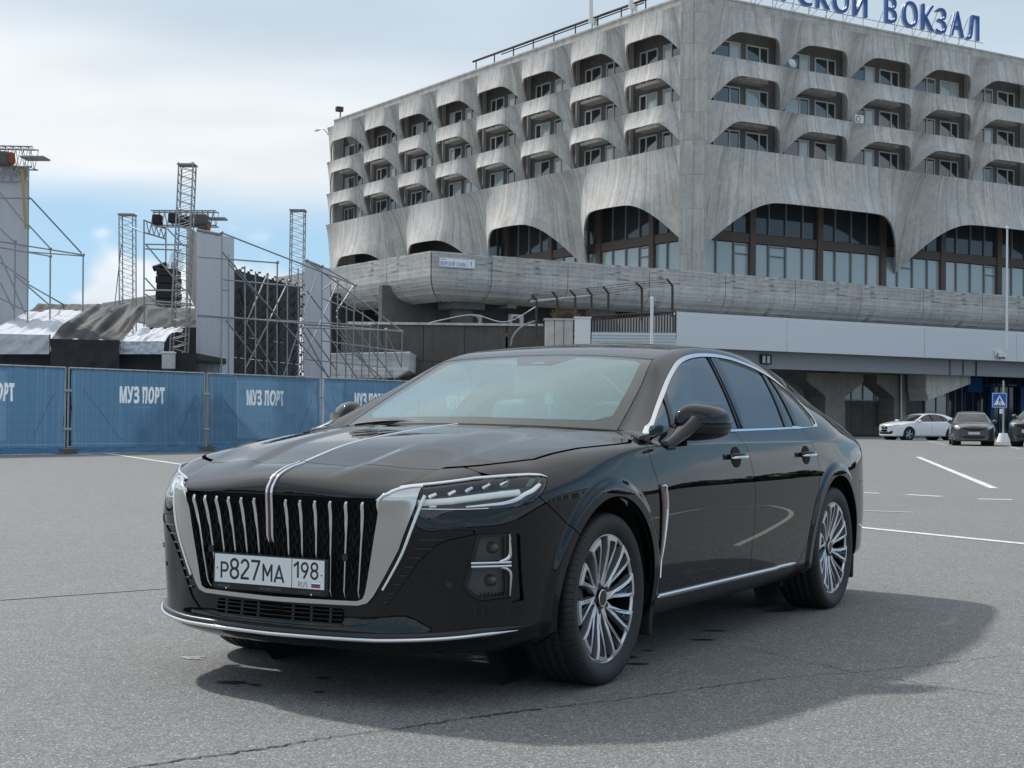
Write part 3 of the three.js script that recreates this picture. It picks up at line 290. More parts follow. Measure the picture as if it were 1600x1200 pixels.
// ================================================================ the festival site on the left
const SM = { galv: std({ color: rgb(0.30, 0.315, 0.33), metalness: 0.5, roughness: 0.5 }), alu: std({ color: rgb(0.27, 0.275, 0.28), metalness: 0.5, roughness: 0.5 }), black: std({ color: rgb(0.012, 0.013, 0.014), roughness: 0.65 }), cloth: std({ color: rgb(0.55, 0.56, 0.60), roughness: 0.9, side: THREE.DoubleSide }), blackcloth: std({ color: rgb(0.022, 0.022, 0.024), roughness: 0.75, side: THREE.DoubleSide }), beige: std({ color: rgb(0.50, 0.48, 0.44), roughness: 0.9, side: THREE.DoubleSide }), orange: std({ color: rgb(0.28, 0.07, 0.03), roughness: 0.7 }), strap: std({ color: rgb(0.5, 0.36, 0.12), roughness: 0.8 }), net: std({ color: rgb(0.10, 0.10, 0.09), roughness: 0.9 }) };
const z5 = (x, y, d) => at(x / 2.4, 220 + y / 2.4, d), G0 = (x, d) => { const q = z5(x, 1020, d); q.y = 0.01; return q; };
function pipes(parent, list, r = 0.027, mat = SM.galv, name = 'tube') { for (const [a, b, rr] of list) mesh(name, rod(a, b, rr ?? r, 6), mat, parent); }
function truss(parent, a, b, w, n, tri = false) { // square lattice mast: four chords and zigzag bracing
  a = v3(a); b = v3(b); const ax = b.clone().sub(a).normalize(), side = new THREE.Vector3().crossVectors(ax, Math.abs(ax.y) > 0.7 ? new THREE.Vector3(0, 0, 1) : new THREE.Vector3(0, 1, 0)).normalize(), up = new THREE.Vector3().crossVectors(side, ax), c = [[-1, -1], [1, -1], [1, 1], [-1, 1]].map(([s, t]) => side.clone().multiplyScalar(s * w / 2).addScaledVector(up, t * w / 2));
  for (const k of c) mesh('chord', rod(a.clone().add(k), b.clone().add(k), 0.024, 6), SM.alu, parent);
  for (let f = 0; f < 4; f++) { const br = [], k1 = c[f], k2 = c[(f + 1) % 4]; for (let i = 0; i < n; i++) { const p = a.clone().lerp(b, i / n), q = a.clone().lerp(b, (i + 1) / n), m = a.clone().lerp(b, (i + 0.5) / n); br.push(rod(p.clone().add(k1), m.clone().add(k2), 0.010, 4), rod(m.clone().add(k2), q.clone().add(k1), 0.010, 4)); } mesh('lattice_bracing', br, SM.alu, parent).userData.kind = 'stuff'; }
  mesh('end_plate', [box(w + 0.1, 0.05, w + 0.1, b.x, b.y, b.z)], SM.alu, parent);
}
function sheet(A, B, C, D, nu, nv, wob, th = 0.012, seed = 1, fold = 3) { // cloth between four corners (A-B top, D-C bottom), with folds
  [A, B, C, D] = [A, B, C, D].map(v3); const n = new THREE.Vector3().crossVectors(B.clone().sub(A), D.clone().sub(A)).normalize(), P = [], U = [], I = [];
  for (let i = 0; i <= nu; i++) for (let j = 0; j <= nv; j++) { const u = i / nu, v = j / nv, q = A.clone().lerp(B, u).lerp(D.clone().lerp(C, u), v), e = Math.min(1, 6 * Math.min(v, 1 - v) + 0.2); q.addScaledVector(n, wob * e * (fbm3(u * fold * 2 + seed * 7, v * fold * 0.7 + seed, seed, 4) - 0.5) * 2 + wob * 0.5 * (n2(u * fold * 5 + seed * 3, v * 1.5 + seed) - 0.5)); P.push(q.x, q.y, q.z); U.push(u, 1 - v); }
  for (let i = 0; i < nu; i++) for (let j = 0; j < nv; j++) { const a = i * (nv + 1) + j, b = a + nv + 1; I.push(a, a + 1, b, a + 1, b + 1, b); }
  const g = new THREE.BufferGeometry(); g.setAttribute('position', new THREE.Float32BufferAttribute(P, 3)); g.setAttribute('uv', new THREE.Float32BufferAttribute(U, 2)); g.setIndex(I); g.computeVertexNormals(); return g;
}
// ---- fence of mesh panels dressed with printed blue fabric
{
  const dir = [0.556, -0.8312], base = [-10.92, -37.49], turn = Math.atan2(0.8312, 0.556), PL = 4.71, H = 2.13;
  const weave = (k) => canvasTex(1024, 464, (c, W, Hh) => {
    const r = rng(50 + k); c.fillStyle = '#587f9c'; c.fillRect(0, 0, W, Hh);
    for (let i = 0; i < 220; i++) { c.fillStyle = `rgba(${r() < 0.5 ? '150,180,200' : '40,74,104'},${0.07 + 0.10 * r()})`; c.fillRect(r() * W, 0, 1 + r() * 3, Hh); } for (let i = 0; i < 90; i++) { c.fillStyle = `rgba(${r() < 0.5 ? '130,165,200' : '30,66,104'},0.04)`; c.fillRect(0, r() * Hh, W, 1 + r() * 2); }
    const doubled = { 0: [0, 0.62], 2: [0.24, 0.97], 3: [0, 0.2], 4: [0.1, 0.9] }[k]; if (doubled) { c.fillStyle = 'rgba(150,178,206,0.28)'; c.fillRect(W * doubled[0], Hh * 0.06, W * (doubled[1] - doubled[0]), Hh * 0.84); c.fillStyle = 'rgba(190,210,228,0.35)'; c.fillRect(W * doubled[0], Hh * 0.06, 7, Hh * 0.84); }
    c.strokeStyle = 'rgba(170,195,215,0.5)'; c.lineWidth = 3; for (const q of [[[0.02, 0.03], [0.03, 0.96]], [[0.97, 0.03], [0.965, 0.96]], [[0.0, 0.945], [1, 0.955]]]) { c.beginPath(); q.forEach((p, i) => (i ? c.lineTo(p[0] * W, p[1] * Hh) : c.moveTo(p[0] * W, p[1] * Hh))); c.stroke(); }
    c.strokeStyle = 'rgba(35,60,92,0.45)'; c.lineWidth = 5; for (const q of [[[0.08, 0.25], [0.36, 0.9]], [[0.93, 0.3], [0.8, 0.85]]]) { c.beginPath(); q.forEach((p, i) => (i ? c.lineTo(p[0] * W, p[1] * Hh) : c.moveTo(p[0] * W, p[1] * Hh))); c.stroke(); }
    const cx = { 0: 0.50, 1: 0.515, 2: 0.49, 3: 0.48, 4: 0.5 }[k] * W, y = Hh * 0.415; c.save(); c.translate(cx, y); c.scale(0.86, 1.66); c.fillStyle = '#e9eef0'; c.textAlign = 'center'; c.font = 'bold 82px sans-serif'; c.fillText('МУЗ ПОРТ', 0, 0); c.strokeStyle = '#e9eef0'; c.lineWidth = 3; c.strokeText('МУЗ ПОРТ', 0, 0); c.restore();
    c.strokeStyle = '#6f9dc0'; c.lineWidth = 4; c.beginPath(); for (let i = 0; i < 5; i++) c.arc(cx - 56 + i * 28, y + 16, 14, Math.PI * 0.95, Math.PI * 0.05, true); c.stroke();
  });
  const labels = ['blue fabric fence panel cut by the left edge of the picture', 'blue fabric fence panel with the lettering in full, second from the left', 'blue fabric fence panel with a paler doubled sheet, left of the black sedan windscreen', 'blue fabric fence panel partly hidden by the black sedan windscreen pillar', 'blue fabric fence panel seen only through the black sedan windscreen'];
  const gal = std({ color: rgb(0.36, 0.37, 0.38), metalness: 0.6, roughness: 0.5 });
  for (let k = 0; k < 5; k++) {
    const s = (k - 1) * PL, o = thing('site_fence', labels[k], 'fence', [base[0] + dir[0] * s, 0, base[1] + dir[1] * s], turn, 'festival fence panels');
    mesh('frame', [rod([0.05, 0.12, 0], [0.05, H, 0], 0.021, 8), rod([PL - 0.05, 0.12, 0], [PL - 0.05, H, 0], 0.021, 8), rod([0.05, H - 0.02, 0], [PL - 0.05, H - 0.02, 0], 0.021, 8), rod([0.05, 0.16, 0], [PL - 0.05, 0.16, 0], 0.021, 8)], gal, o);
    const wires = []; for (let i = 1; i < 36; i++) wires.push(rod([0.12 + (PL - 0.24) * i / 36, 0.16, 0], [0.12 + (PL - 0.24) * i / 36, H, 0], 0.004, 4)); for (let i = 1; i < 9; i++) wires.push(rod([0.12, 0.16 + (H - 0.2) * i / 9, 0], [PL - 0.12, 0.16 + (H - 0.2) * i / 9, 0], 0.004, 4)); mesh('wire_mesh', wires, gal, o).userData.kind = 'stuff';
    mesh('banner', sheet([0.10, H - 0.05, 0.035], [PL - 0.10, H - 0.05, 0.035], [PL - 0.11, 0.14, 0.05], [0.10, 0.14, 0.05], 110, 40, 0.06, 0.01, k + 2, 6), phy({ map: weave(k), roughness: 1, transmission: 0.22, thickness: 0, side: THREE.DoubleSide }), o);
    mesh('banner_hem', sheet([0.18, 0.17, 0.06], [PL - 0.16, 0.17, 0.06], [PL - 0.16, 0.01, 0.14], [0.18, 0.01, 0.16], 60, 5, 0.05, 0.01, k + 20, 8), std({ color: rgb(0.06, 0.16, 0.27), roughness: 0.9, side: THREE.DoubleSide }), o);
    const tie = []; for (let i = 0; i <= 9; i++) tie.push(rod([0.3 + (PL - 0.6) * i / 9, H - 0.10, 0.04], [0.33 + (PL - 0.6) * i / 9, H + 0.005, 0.02], 0.006, 4)); mesh('cable_ties', tie, SM.net, o).userData.kind = 'stuff';
    for (const y of [0.6, 1.55]) mesh('clamp', new RoundedBoxGeometry(0.26, 0.06, 0.06, 2, 0.012).translate(0, y, 0.02), gal, o);
    const ft = thing('fence_weight', ['concrete fence foot between the two leftmost panels', 'concrete fence foot left of the second lettered panel', 'concrete fence foot between the doubled panel and the lettered one', 'concrete fence foot behind the black sedan bonnet', 'concrete fence foot behind the black sedan cabin'][k], 'fence foot', [base[0] + dir[0] * s, 0, base[1] + dir[1] * s], turn, 'fence feet'); mesh('block', new RoundedBoxGeometry(0.62, 0.13, 0.26, 2, 0.02).translate(0, 0.065, 0), std({ color: rgb(0.10, 0.098, 0.09), roughness: 0.9 }), ft);
  }
}
// ---- left tower with white screen
{
  const D = 45, o = thing('scaffold_tower', 'left-hand scaffold tower with long braces cut by the picture edge', 'scaffold'); const L = (x0, y0, x1, y1, d0 = D, d1 = d0) => [z5(x0, y0, d0), z5(x1, y1, d1)];
  pipes(o, [L(107, 100, 102, 860), L(57, 375, 52, 860), L(189, 405, 186, 860), L(312, 425, 309, 860, D + 2), L(0, 378, 312, 428, D, D + 2), L(0, 400, 190, 433), L(0, 408, 312, 432, D + 2, D + 2), L(115, 215, 312, 428, D, D + 2), L(102, 310, 190, 405), L(0, 195, 110, 330), L(0, 330, 52, 378), L(0, 430, 96, 650), L(108, 540, 240, 615, D, D + 3), L(0, 590, 100, 640), L(52, 500, 190, 620), L(0, 530, 55, 640), L(0, 780, 52, 845), L(0, 455, 110, 530), L(0, 215, 107, 215)], 0.024);
  for (const [x, y] of [[312, 428], [189, 405], [107, 215], [57, 378], [189, 433]]) mesh('coupler', new THREE.SphereGeometry(0.055, 8, 6).translate(...z5(x, y, D).toArray()), SM.galv, o);
  const b = thing('white_screen', 'tall white fabric screen on the left-hand tower', 'banner'); mesh('fabric', sheet(z5(-70, 75, D + 0.6), z5(105, 150, D + 0.6), z5(104, 640, D + 0.6), z5(-70, 730, D + 0.6), 20, 50, 0.12, 0.01, 4, 2), SM.cloth, b); mesh('gathered_top', sheet(z5(-70, 75, D + 0.5), z5(105, 98, D + 0.5), z5(105, 152, D + 0.5), z5(-70, 152, D + 0.5), 60, 6, 0.2, 0.01, 9, 14), SM.cloth, b); mesh('strap', rod(z5(84, 100, D + 0.3), z5(97, 330, D + 0.3), 0.05, 5), SM.strap, b);
  const t = thing('roof_truss', 'short lattice truss laid over the left-hand tower', 'truss'); truss(t, z5(-40, 62, D + 0.4), z5(132, 66, D + 0.4), 0.6, 6);
  const m = thing('chain_hoist', 'dark hoist with an orange cover on top of the left-hand tower', 'hoist'); mesh('body', new RoundedBoxGeometry(0.42, 0.42, 0.5, 2, 0.08).translate(...z5(10, 68, D).toArray()), SM.net, m); mesh('cover', new RoundedBoxGeometry(0.20, 0.36, 0.3, 2, 0.06).translate(...z5(40, 66, D).toArray()), SM.orange, m);
}
// ---- free-standing lattice masts
{
  const t1 = thing('truss_mast', 'tallest lattice mast, standing left of the white column', 'truss mast', [0, 0, 0], 0, 'lattice masts of the stage'); truss(t1, z5(668, 870, 47), z5(703, 92, 49), 0.46, 24);
  const t2 = thing('truss_mast', 'lattice mast standing free at the left with a guy rope', 'truss mast', [0, 0, 0], 0, 'lattice masts of the stage'); truss(t2, z5(480, 870, 62), z5(478, 278, 62), 0.55, 18); mesh('guy_rope', rod(z5(455, 390, 62), z5(428, 640, 64), 0.02, 4), SM.net, t2);
  const t3 = thing('truss_mast', 'lattice mast behind the screen wall nearest the terminal', 'truss mast', [0, 0, 0], 0, 'lattice masts of the stage'); truss(t3, z5(1108, 870, 66), z5(1118, 262, 66), 0.58, 20);
  const h = thing('cross_truss', 'horizontal lattice truss crossing behind the tallest mast', 'truss'); truss(h, z5(572, 292, 52), z5(815, 293, 52), 0.5, 12); for (const [x, y] of [[590, 296], [650, 290], [690, 300]]) mesh('clamp', new RoundedBoxGeometry(0.3, 0.35, 0.4, 2, 0.06).translate(...z5(x, y, 51.6).toArray()), SM.black, h);
  const m = thing('chain_hoist', 'dark hoist on the end of the cross truss with an orange strap', 'hoist'); mesh('body', [new RoundedBoxGeometry(0.62, 0.42, 0.5, 3, 0.1).translate(...z5(745, 298, 51.5).toArray()), new RoundedBoxGeometry(0.4, 0.34, 0.4, 3, 0.08).translate(...z5(765, 318, 51.5).toArray())], SM.net, m); mesh('strap', new RoundedBoxGeometry(0.10, 0.26, 0.14, 2, 0.04).translate(...z5(783, 325, 51.2).toArray()), SM.orange, m);
}
// ---- frame and loudspeaker stack behind the covers
{
  const D = 55, o = thing('scaffold', 'open scaffold frame round the black loudspeaker stack', 'scaffold'); const L = (x0, y0, x1, y1, d0 = D, d1 = d0) => [z5(x0, y0, d0), z5(x1, y1, d1)];
  pipes(o, [L(540, 295, 540, 870), L(622, 325, 622, 640, D + 2), L(545, 300, 622, 330, D, D + 2), L(545, 345, 622, 368, D, D + 2), L(487, 322, 545, 345, 58, D), L(545, 388, 700, 390), L(545, 405, 680, 410), L(545, 560, 700, 562), L(545, 515, 585, 560), L(548, 390, 690, 560), L(628, 330, 690, 395), L(545, 575, 640, 640), L(560, 600, 720, 612), L(545, 612, 735, 618), L(700, 395, 700, 640)], 0.03);
  for (let k = 0; k < 4; k++) mesh('ladder_bracing', [rod(z5(550 + k * 18, 306 + k * 7, D), z5(560 + k * 18, 350 + k * 5, D), 0.02, 5), rod(z5(560 + k * 18, 350 + k * 5, D), z5(568 + k * 18, 312 + k * 7, D), 0.02, 5)], SM.galv, o);
  const s = thing('speaker_stack', 'tall black stack of loudspeaker boxes inside the scaffold frame', 'loudspeaker'); for (let k = 0; k < 5; k++) { const a = z5(590 - (k === 0 ? 4 : 0), 620 - k * 28, D + 1.5), b = z5(658, 620 - (k + 1) * 28, D + 1.5); mesh('speaker_box', new RoundedBoxGeometry(b.x - a.x + (k % 2) * 0.06, b.y - a.y - 0.02, 1.2, 2, 0.03).translate((a.x + b.x) / 2, (a.y + b.y) / 2, a.z - 0.4), SM.black, s); } { const a = z5(575, 480, D + 1.5), b = z5(625, 462, D + 1.5); mesh('hanging_frame', [rod(a, b, 0.12, 6), rod(b, z5(618, 490, D + 1.5), 0.1, 6), rod(z5(650, 490, D + 1.5), z5(655, 455, D + 1.5), 0.12, 6)], SM.black, s); }
  const c = thing('clear_cover', 'clear plastic sheet hung beside the loudspeaker stack', 'sheet'); mesh('plastic', sheet(z5(645, 415, D), z5(690, 425, D), z5(688, 485, D), z5(622, 478, D), 14, 14, 0.15, 0.01, 6, 3), phy({ color: rgb(0.75, 0.82, 0.86), transmission: 0.6, thickness: 0, roughness: 0.35, side: THREE.DoubleSide }), c);
}
// ---- covered equipment: white, black and white covers over a low stage
{
  const cover = (name, label, mat, v, roof, seed, group) => { const o = thing(name, label, 'cover', [0, 0, 0], 0, group); mesh('valance', sheet(...v.map((q) => z5(...q)), 60, 12, 0.08, 0.01, seed, 5), mat, o); for (const rf of [].concat([roof])) mesh('top_sheet', sheet(...rf.map((q) => z5(...q)), 60, 24, 0.16, 0.01, seed + 3, 2.2), mat, o); return o; };
  cover('cover', 'white cover with vertical front over the stage gear at the far left', SM.cloth, [[-60, 722, 42], [185, 728, 42], [184, 800, 42], [-60, 800, 42]], [[100, 640, 47], [305, 634, 47], [187, 730, 42], [-60, 725, 42]], 2);
  cover('cover', 'big black cover slumped over the middle of the stage gear', SM.blackcloth, [[190, 742, 41.8], [448, 748, 41.8], [446, 880, 41.8], [190, 880, 41.8]], [[330, 614, 47], [552, 620, 47], [450, 750, 41.8], [190, 744, 41.8]], 5);
  cover('cover', 'white cover with a pitched top right of the black cover', SM.cloth, [[447, 752, 42], [615, 752, 42], [614, 800, 42], [447, 800, 42]], [[540, 702, 44], [688, 702, 44], [617, 754, 42], [447, 754, 42]], 8);
  const b = thing('back_sheet', 'beige sheet stretched behind the covers beside the white column', 'sheet'); mesh('fabric', sheet(z5(558, 630, 50), z5(738, 628, 50), z5(735, 700, 50), z5(545, 700, 50), 24, 14, 0.12, 0.01, 11, 3), SM.beige, b); 
  const rf = thing('ridge_sheet', 'dark grey sheet along the ridge behind the covers', 'sheet'); mesh('fabric', sheet(z5(150, 614, 48), z5(350, 612, 48), z5(330, 640, 47), z5(95, 650, 47), 24, 8, 0.12, 0.01, 14, 3), SM.net, rf);
  const st = thing('low_stage', 'dark skirted stage base under the covers', 'stage'); const A = z5(-60, 800, 42.4), B = z5(735, 800, 42.4); mesh('skirt', sheet(A, B, G0(735, 42.4), G0(-60, 42.4), 80, 6, 0.06, 0.01, 17, 20), SM.blackcloth, st); mesh('platform', box(B.x - A.x, 0.16, 5, (A.x + B.x) / 2, A.y + 0.02, A.z - 2.6), SM.black, st); mesh('back_drop', sheet(z5(560, 690, 52), z5(740, 690, 52), G0(740, 52), G0(560, 52), 10, 6, 0.05, 0.01, 19, 3), SM.blackcloth, st);
  const bx_ = thing('equipment_case', 'small pale case standing on the stage edge', 'case', z5(632, 855, 42).toArray()); mesh('body', new RoundedBoxGeometry(0.32, 0.42, 0.3, 2, 0.03).translate(0, 0.2, 0), BM.plain, bx_); mesh('lid', new RoundedBoxGeometry(0.35, 0.06, 0.33, 2, 0.02).translate(0, 0.44, 0), BM.fascia, bx_);
  const lo = thing('low_roof', 'long low pale roof far behind the covers', 'roof'); mesh('slab', (() => { const a = z5(385, 610, 70), b = z5(600, 576, 70); const sh = new THREE.Shape(); [[a.x, a.y], [b.x, b.y], [b.x + 1, b.y - 1.6], [a.x, a.y - 0.5]].forEach((p, i) => (i ? sh.lineTo(...p) : sh.moveTo(...p))); return new THREE.ExtrudeGeometry(sh, { depth: 4, bevelEnabled: true, bevelSize: 0.03, bevelThickness: 0.03, bevelSegments: 1 }).translate(0, 0, -74); })(), BM.plain, lo);
}
// ---- the screen wall, its white columns and its braces
{
  const d0 = 48, d1 = 56, wall_ = thing('screen_wall', 'black back of a large screen wall seen at an angle between two white columns', 'screen'); const A = z5(842, 468, d0), B = z5(1140, 548, d1); A.y; const hT = (A.y + B.y) / 2, dx = B.x - A.x, dz = B.z - A.z, len = Math.hypot(dx, dz), g = new THREE.Group(); wall_.position.set(A.x, 0, A.z); wall_.rotation.y = Math.atan2(-dz, dx);
  const cols = 10, rows = 8; for (let i = 0; i < cols; i++) for (let j = 0; j < rows; j++) { const w = len / cols, h = hT / rows; mesh('screen_module', box(w - 0.02, h - 0.02, 0.12, (i + 0.5) * w, (j + 0.5) * h, -0.2 + 0.015 * ((i * 5 + j * 3) % 3)), SM.black, wall_); }
  const lug = []; for (let i = 0; i <= cols; i++) for (let j = 0; j <= rows * 2; j++) { const w = len / cols; lug.push(box(0.06, 0.09, 0.08, i * w, j * hT / rows / 2, -0.08)); lug.push(box(0.14, 0.05, 0.06, i * w + 0.25, j * hT / rows / 2 + 0.1, -0.08)); } mesh('screen_fittings', lug, std({ color: rgb(0.09, 0.10, 0.10), roughness: 0.5, metalness: 0.5 }), wall_).userData.kind = 'stuff';
  mesh('cable_loom', tube([[0.2, hT - 0.4, -0.02], [0.5, hT - 1.0, 0.06], [1.1, hT - 0.6, 0.06], [1.8, hT - 1.2, 0.06], [2.6, hT - 0.7, 0.05]], 0.025, 30), SM.black, wall_);
  const wc = (label, q, d, seed) => { const o = thing('fabric_tower', label, 'banner'); const P = q.map(([x, y]) => (y > 900 ? G0(x, d) : z5(x, y, d))); mesh('front_sheet', sheet(P[0], P[1], P[2], P[3], 14, 50, 0.1, 0.01, seed, 2), SM.cloth, o); mesh('side_sheet', sheet(P[1], P[1].clone().add(new THREE.Vector3(0.25, 0, -0.9)), P[2].clone().add(new THREE.Vector3(0.25, 0, -0.9)), P[2], 6, 40, 0.04, 0.01, seed + 2, 2), SM.cloth, o); mesh('cap_bar', rod(P[0], P[1], 0.05), SM.alu, o); };
  wc('tall white fabric-covered column at the near end of the screen wall', [[738, 334], [828, 352], [822, 905], [735, 905]], 46.5, 21); wc('narrower white fabric-covered column at the far end of the screen wall', [[1142, 446], [1206, 472], [1200, 905], [1138, 905]], 57, 25);
  const sd = thing('white_side_sheet', 'dirty white sheet behind the tallest mast beside the near column', 'sheet'); mesh('fabric', sheet(z5(700, 320, 49), z5(742, 345, 49), z5(738, 640, 49), z5(700, 560, 49), 8, 30, 0.1, 0.01, 28, 2), SM.beige, sd);
  const o = thing('scaffold_braces', 'long raking scaffold braces in front of the screen wall', 'scaffold'); const dd = (x) => 44 + clamp((x - 740) / 770) * 12, L = (x0, y0, x1, y1, e = 0) => [z5(x0, y0, dd(x0) + e), z5(x1, y1, dd(x1) + e)];
  pipes(o, [L(832, 345, 830, 905), L(857, 425, 857, 905), L(918, 470, 920, 905), L(958, 490, 958, 905), L(1004, 495, 1000, 905), L(1040, 455, 1038, 905), L(1078, 520, 1076, 905), L(1118, 480, 1118, 905), L(1208, 470, 1205, 905), L(1267, 520, 1262, 905), L(1330, 540, 1320, 910), L(1388, 690, 1383, 915), L(1448, 705, 1448, 915), L(1508, 715, 1506, 850),
    L(745, 435, 1040, 458), L(832, 520, 1130, 548), L(740, 652, 1510, 716), L(740, 658, 1390, 692, 1.2), L(1120, 700, 1510, 712, -0.5), L(1140, 690, 1330, 700, 0.8), L(832, 345, 1335, 542), L(832, 415, 1250, 905), L(857, 460, 1130, 760), L(1150, 448, 1510, 716), L(1210, 472, 1335, 542), L(1190, 500, 1060, 890, 0.6), L(1272, 520, 1110, 890, 0.6), L(1125, 690, 1235, 895), L(1210, 700, 1350, 905), L(1270, 705, 1425, 910), L(1330, 700, 1492, 912), L(1085, 520, 918, 860, 0.8), L(1000, 505, 920, 690, 0.8), L(918, 672, 1045, 890), L(846, 672, 1025, 900), L(832, 560, 860, 560), L(1040, 460, 1040, 458.5), L(1260, 585, 1420, 690), L(1208, 590, 1330, 640), L(1325, 545, 1262, 640, 0.7), L(1330, 800, 1450, 905), L(1208, 560, 1262, 520, 0.6), L(1150, 560, 1208, 640, 1), L(1205, 640, 1330, 800, 1.0), L(1262, 660, 1388, 860, 0.6), L(1150, 700, 1262, 860, 1.2), L(1388, 700, 1448, 800), L(1448, 720, 1506, 850, 0.8), L(1240, 540, 1240, 905, 1.5), L(1300, 600, 1296, 905, 1.5), L(1360, 640, 1356, 905, 1.2), L(1210, 750, 1506, 790, 0.5), L(1150, 820, 1450, 850, 0.6), L(1418, 690, 1414, 905, 1)], 0.024);
  for (const [x, y] of [[832, 345], [1040, 456], [1335, 541], [1508, 716], [1150, 448], [1208, 470], [1448, 708], [1388, 692]]) mesh('coupler', new THREE.SphereGeometry(0.06, 8, 6).translate(...z5(x, y, dd(x)).toArray()), SM.galv, o);
}
// ================================================================ cars parked by the terminal
// ================================================================ the black sedan
// Car axes while modelling: X forward from the front axle, Y to the car's left, Z up; metres.
// splines: a uniform cubic B-spline net, pulled through its points
function fit(P, mirrorS) { // P[i][j] = [x, y, z]; returns control points whose spline passes (nearly) through P
  const M = P.length, N = P[0].length, C = P.map((r) => r.map((p) => p.slice()));
  for (let it = 0; it < 7; it++) {
    const E = P.map((r, i) => r.map((p, j) => { const q = evalNet(C, i, j, mirrorS); return [p[0] - q[0], p[1] - q[1], p[2] - q[2]]; }));
    for (let i = 0; i < M; i++) for (let j = 0; j < N; j++) for (let k = 0; k < 3; k++) C[i][j][k] += E[i][j][k];
  }
  return C;
}
const bas = (t) => { const a = 1 - t; return [a * a * a / 6, (3 * t * t * t - 6 * t * t + 4) / 6, (-3 * t * t * t + 3 * t * t + 3 * t + 1) / 6, t * t * t / 6]; };
function evalNet(C, u, v, mirrorS) {
  const M = C.length, N = C[0].length;
  let i = Math.min(Math.max(Math.floor(u), 0), M - 2), j = Math.min(Math.max(Math.floor(v), 0), N - 2);
  const bu = bas(u - i), bv = bas(v - j), get = (a, b) => {
    if (a < 0) { if (mirrorS) { const q = get(1, b); return [q[0], -q[1], q[2]]; } const p = get(0, b), q = get(1, b); return [2 * p[0] - q[0], 2 * p[1] - q[1], 2 * p[2] - q[2]]; }
    if (a >= M) { if (mirrorS) { const q = get(M - 2, b); return [q[0], -q[1], q[2]]; } const p = get(M - 1, b), q = get(M - 2, b); return [2 * p[0] - q[0], 2 * p[1] - q[1], 2 * p[2] - q[2]]; }
    if (b < 0) { const p = get(a, 0), q = get(a, 1); return [2 * p[0] - q[0], 2 * p[1] - q[1], 2 * p[2] - q[2]]; }
    if (b >= N) { const p = get(a, N - 1), q = get(a, N - 2); return [2 * p[0] - q[0], 2 * p[1] - q[1], 2 * p[2] - q[2]]; }
    return C[a][b];
  };
  const o = [0, 0, 0];
  for (let a = 0; a < 4; a++) for (let b = 0; b < 4; b++) { const w = bu[a] * bv[b], p = get(i - 1 + a, j - 1 + b); o[0] += w * p[0]; o[1] += w * p[1]; o[2] += w * p[2]; }
  return o;
}
function curve(P) { const C = fit(P.map((p) => [[...p, 0, 0].slice(0, 3), [...p, 0, 0].slice(0, 3)])); return (u) => evalNet(C, u, 0); }
const sub = (a, b) => [a[0] - b[0], a[1] - b[1], a[2] - b[2]], cross = (a, b) => [a[1] * b[2] - a[2] * b[1], a[2] * b[0] - a[0] * b[2], a[0] * b[1] - a[1] * b[0]], unit = (a) => { const l = Math.hypot(...a) || 1; return [a[0] / l, a[1] / l, a[2] / l]; }, off = (p, n, d) => [p[0] + n[0] * d, p[1] + n[1] * d, p[2] + n[2] * d];
// meshes as flat lists: p positions, n normals, t (u, v), i triangles
function normalAt(fn, u, v, sgn, e = 2e-3) { const a = sub(fn(u + e, v), fn(u - e, v)), b = sub(fn(u, v + e), fn(u, v - e)); const n = unit(cross(a, b)); return [n[0] * sgn, n[1] * sgn, n[2] * sgn]; }
function grid(fn, us, vs, sgn = 1) {
  const m = { p: [], n: [], t: [], i: [] }, W = vs.length;
  for (const u of us) for (const v of vs) { m.p.push(...fn(u, v)); m.n.push(...normalAt(fn, u, v, sgn)); m.t.push(u, v); }
  for (let a = 0; a < us.length - 1; a++) for (let b = 0; b < W - 1; b++) { const q = a * W + b; if (sgn > 0) m.i.push(q, q + W, q + 1, q + 1, q + W, q + W + 1); else m.i.push(q, q + 1, q + W, q + 1, q + W + 1, q + W); }
  return m;
}
const lin = (a, b, n) => Array.from({ length: n + 1 }, (_, i) => a + (b - a) * i / n);
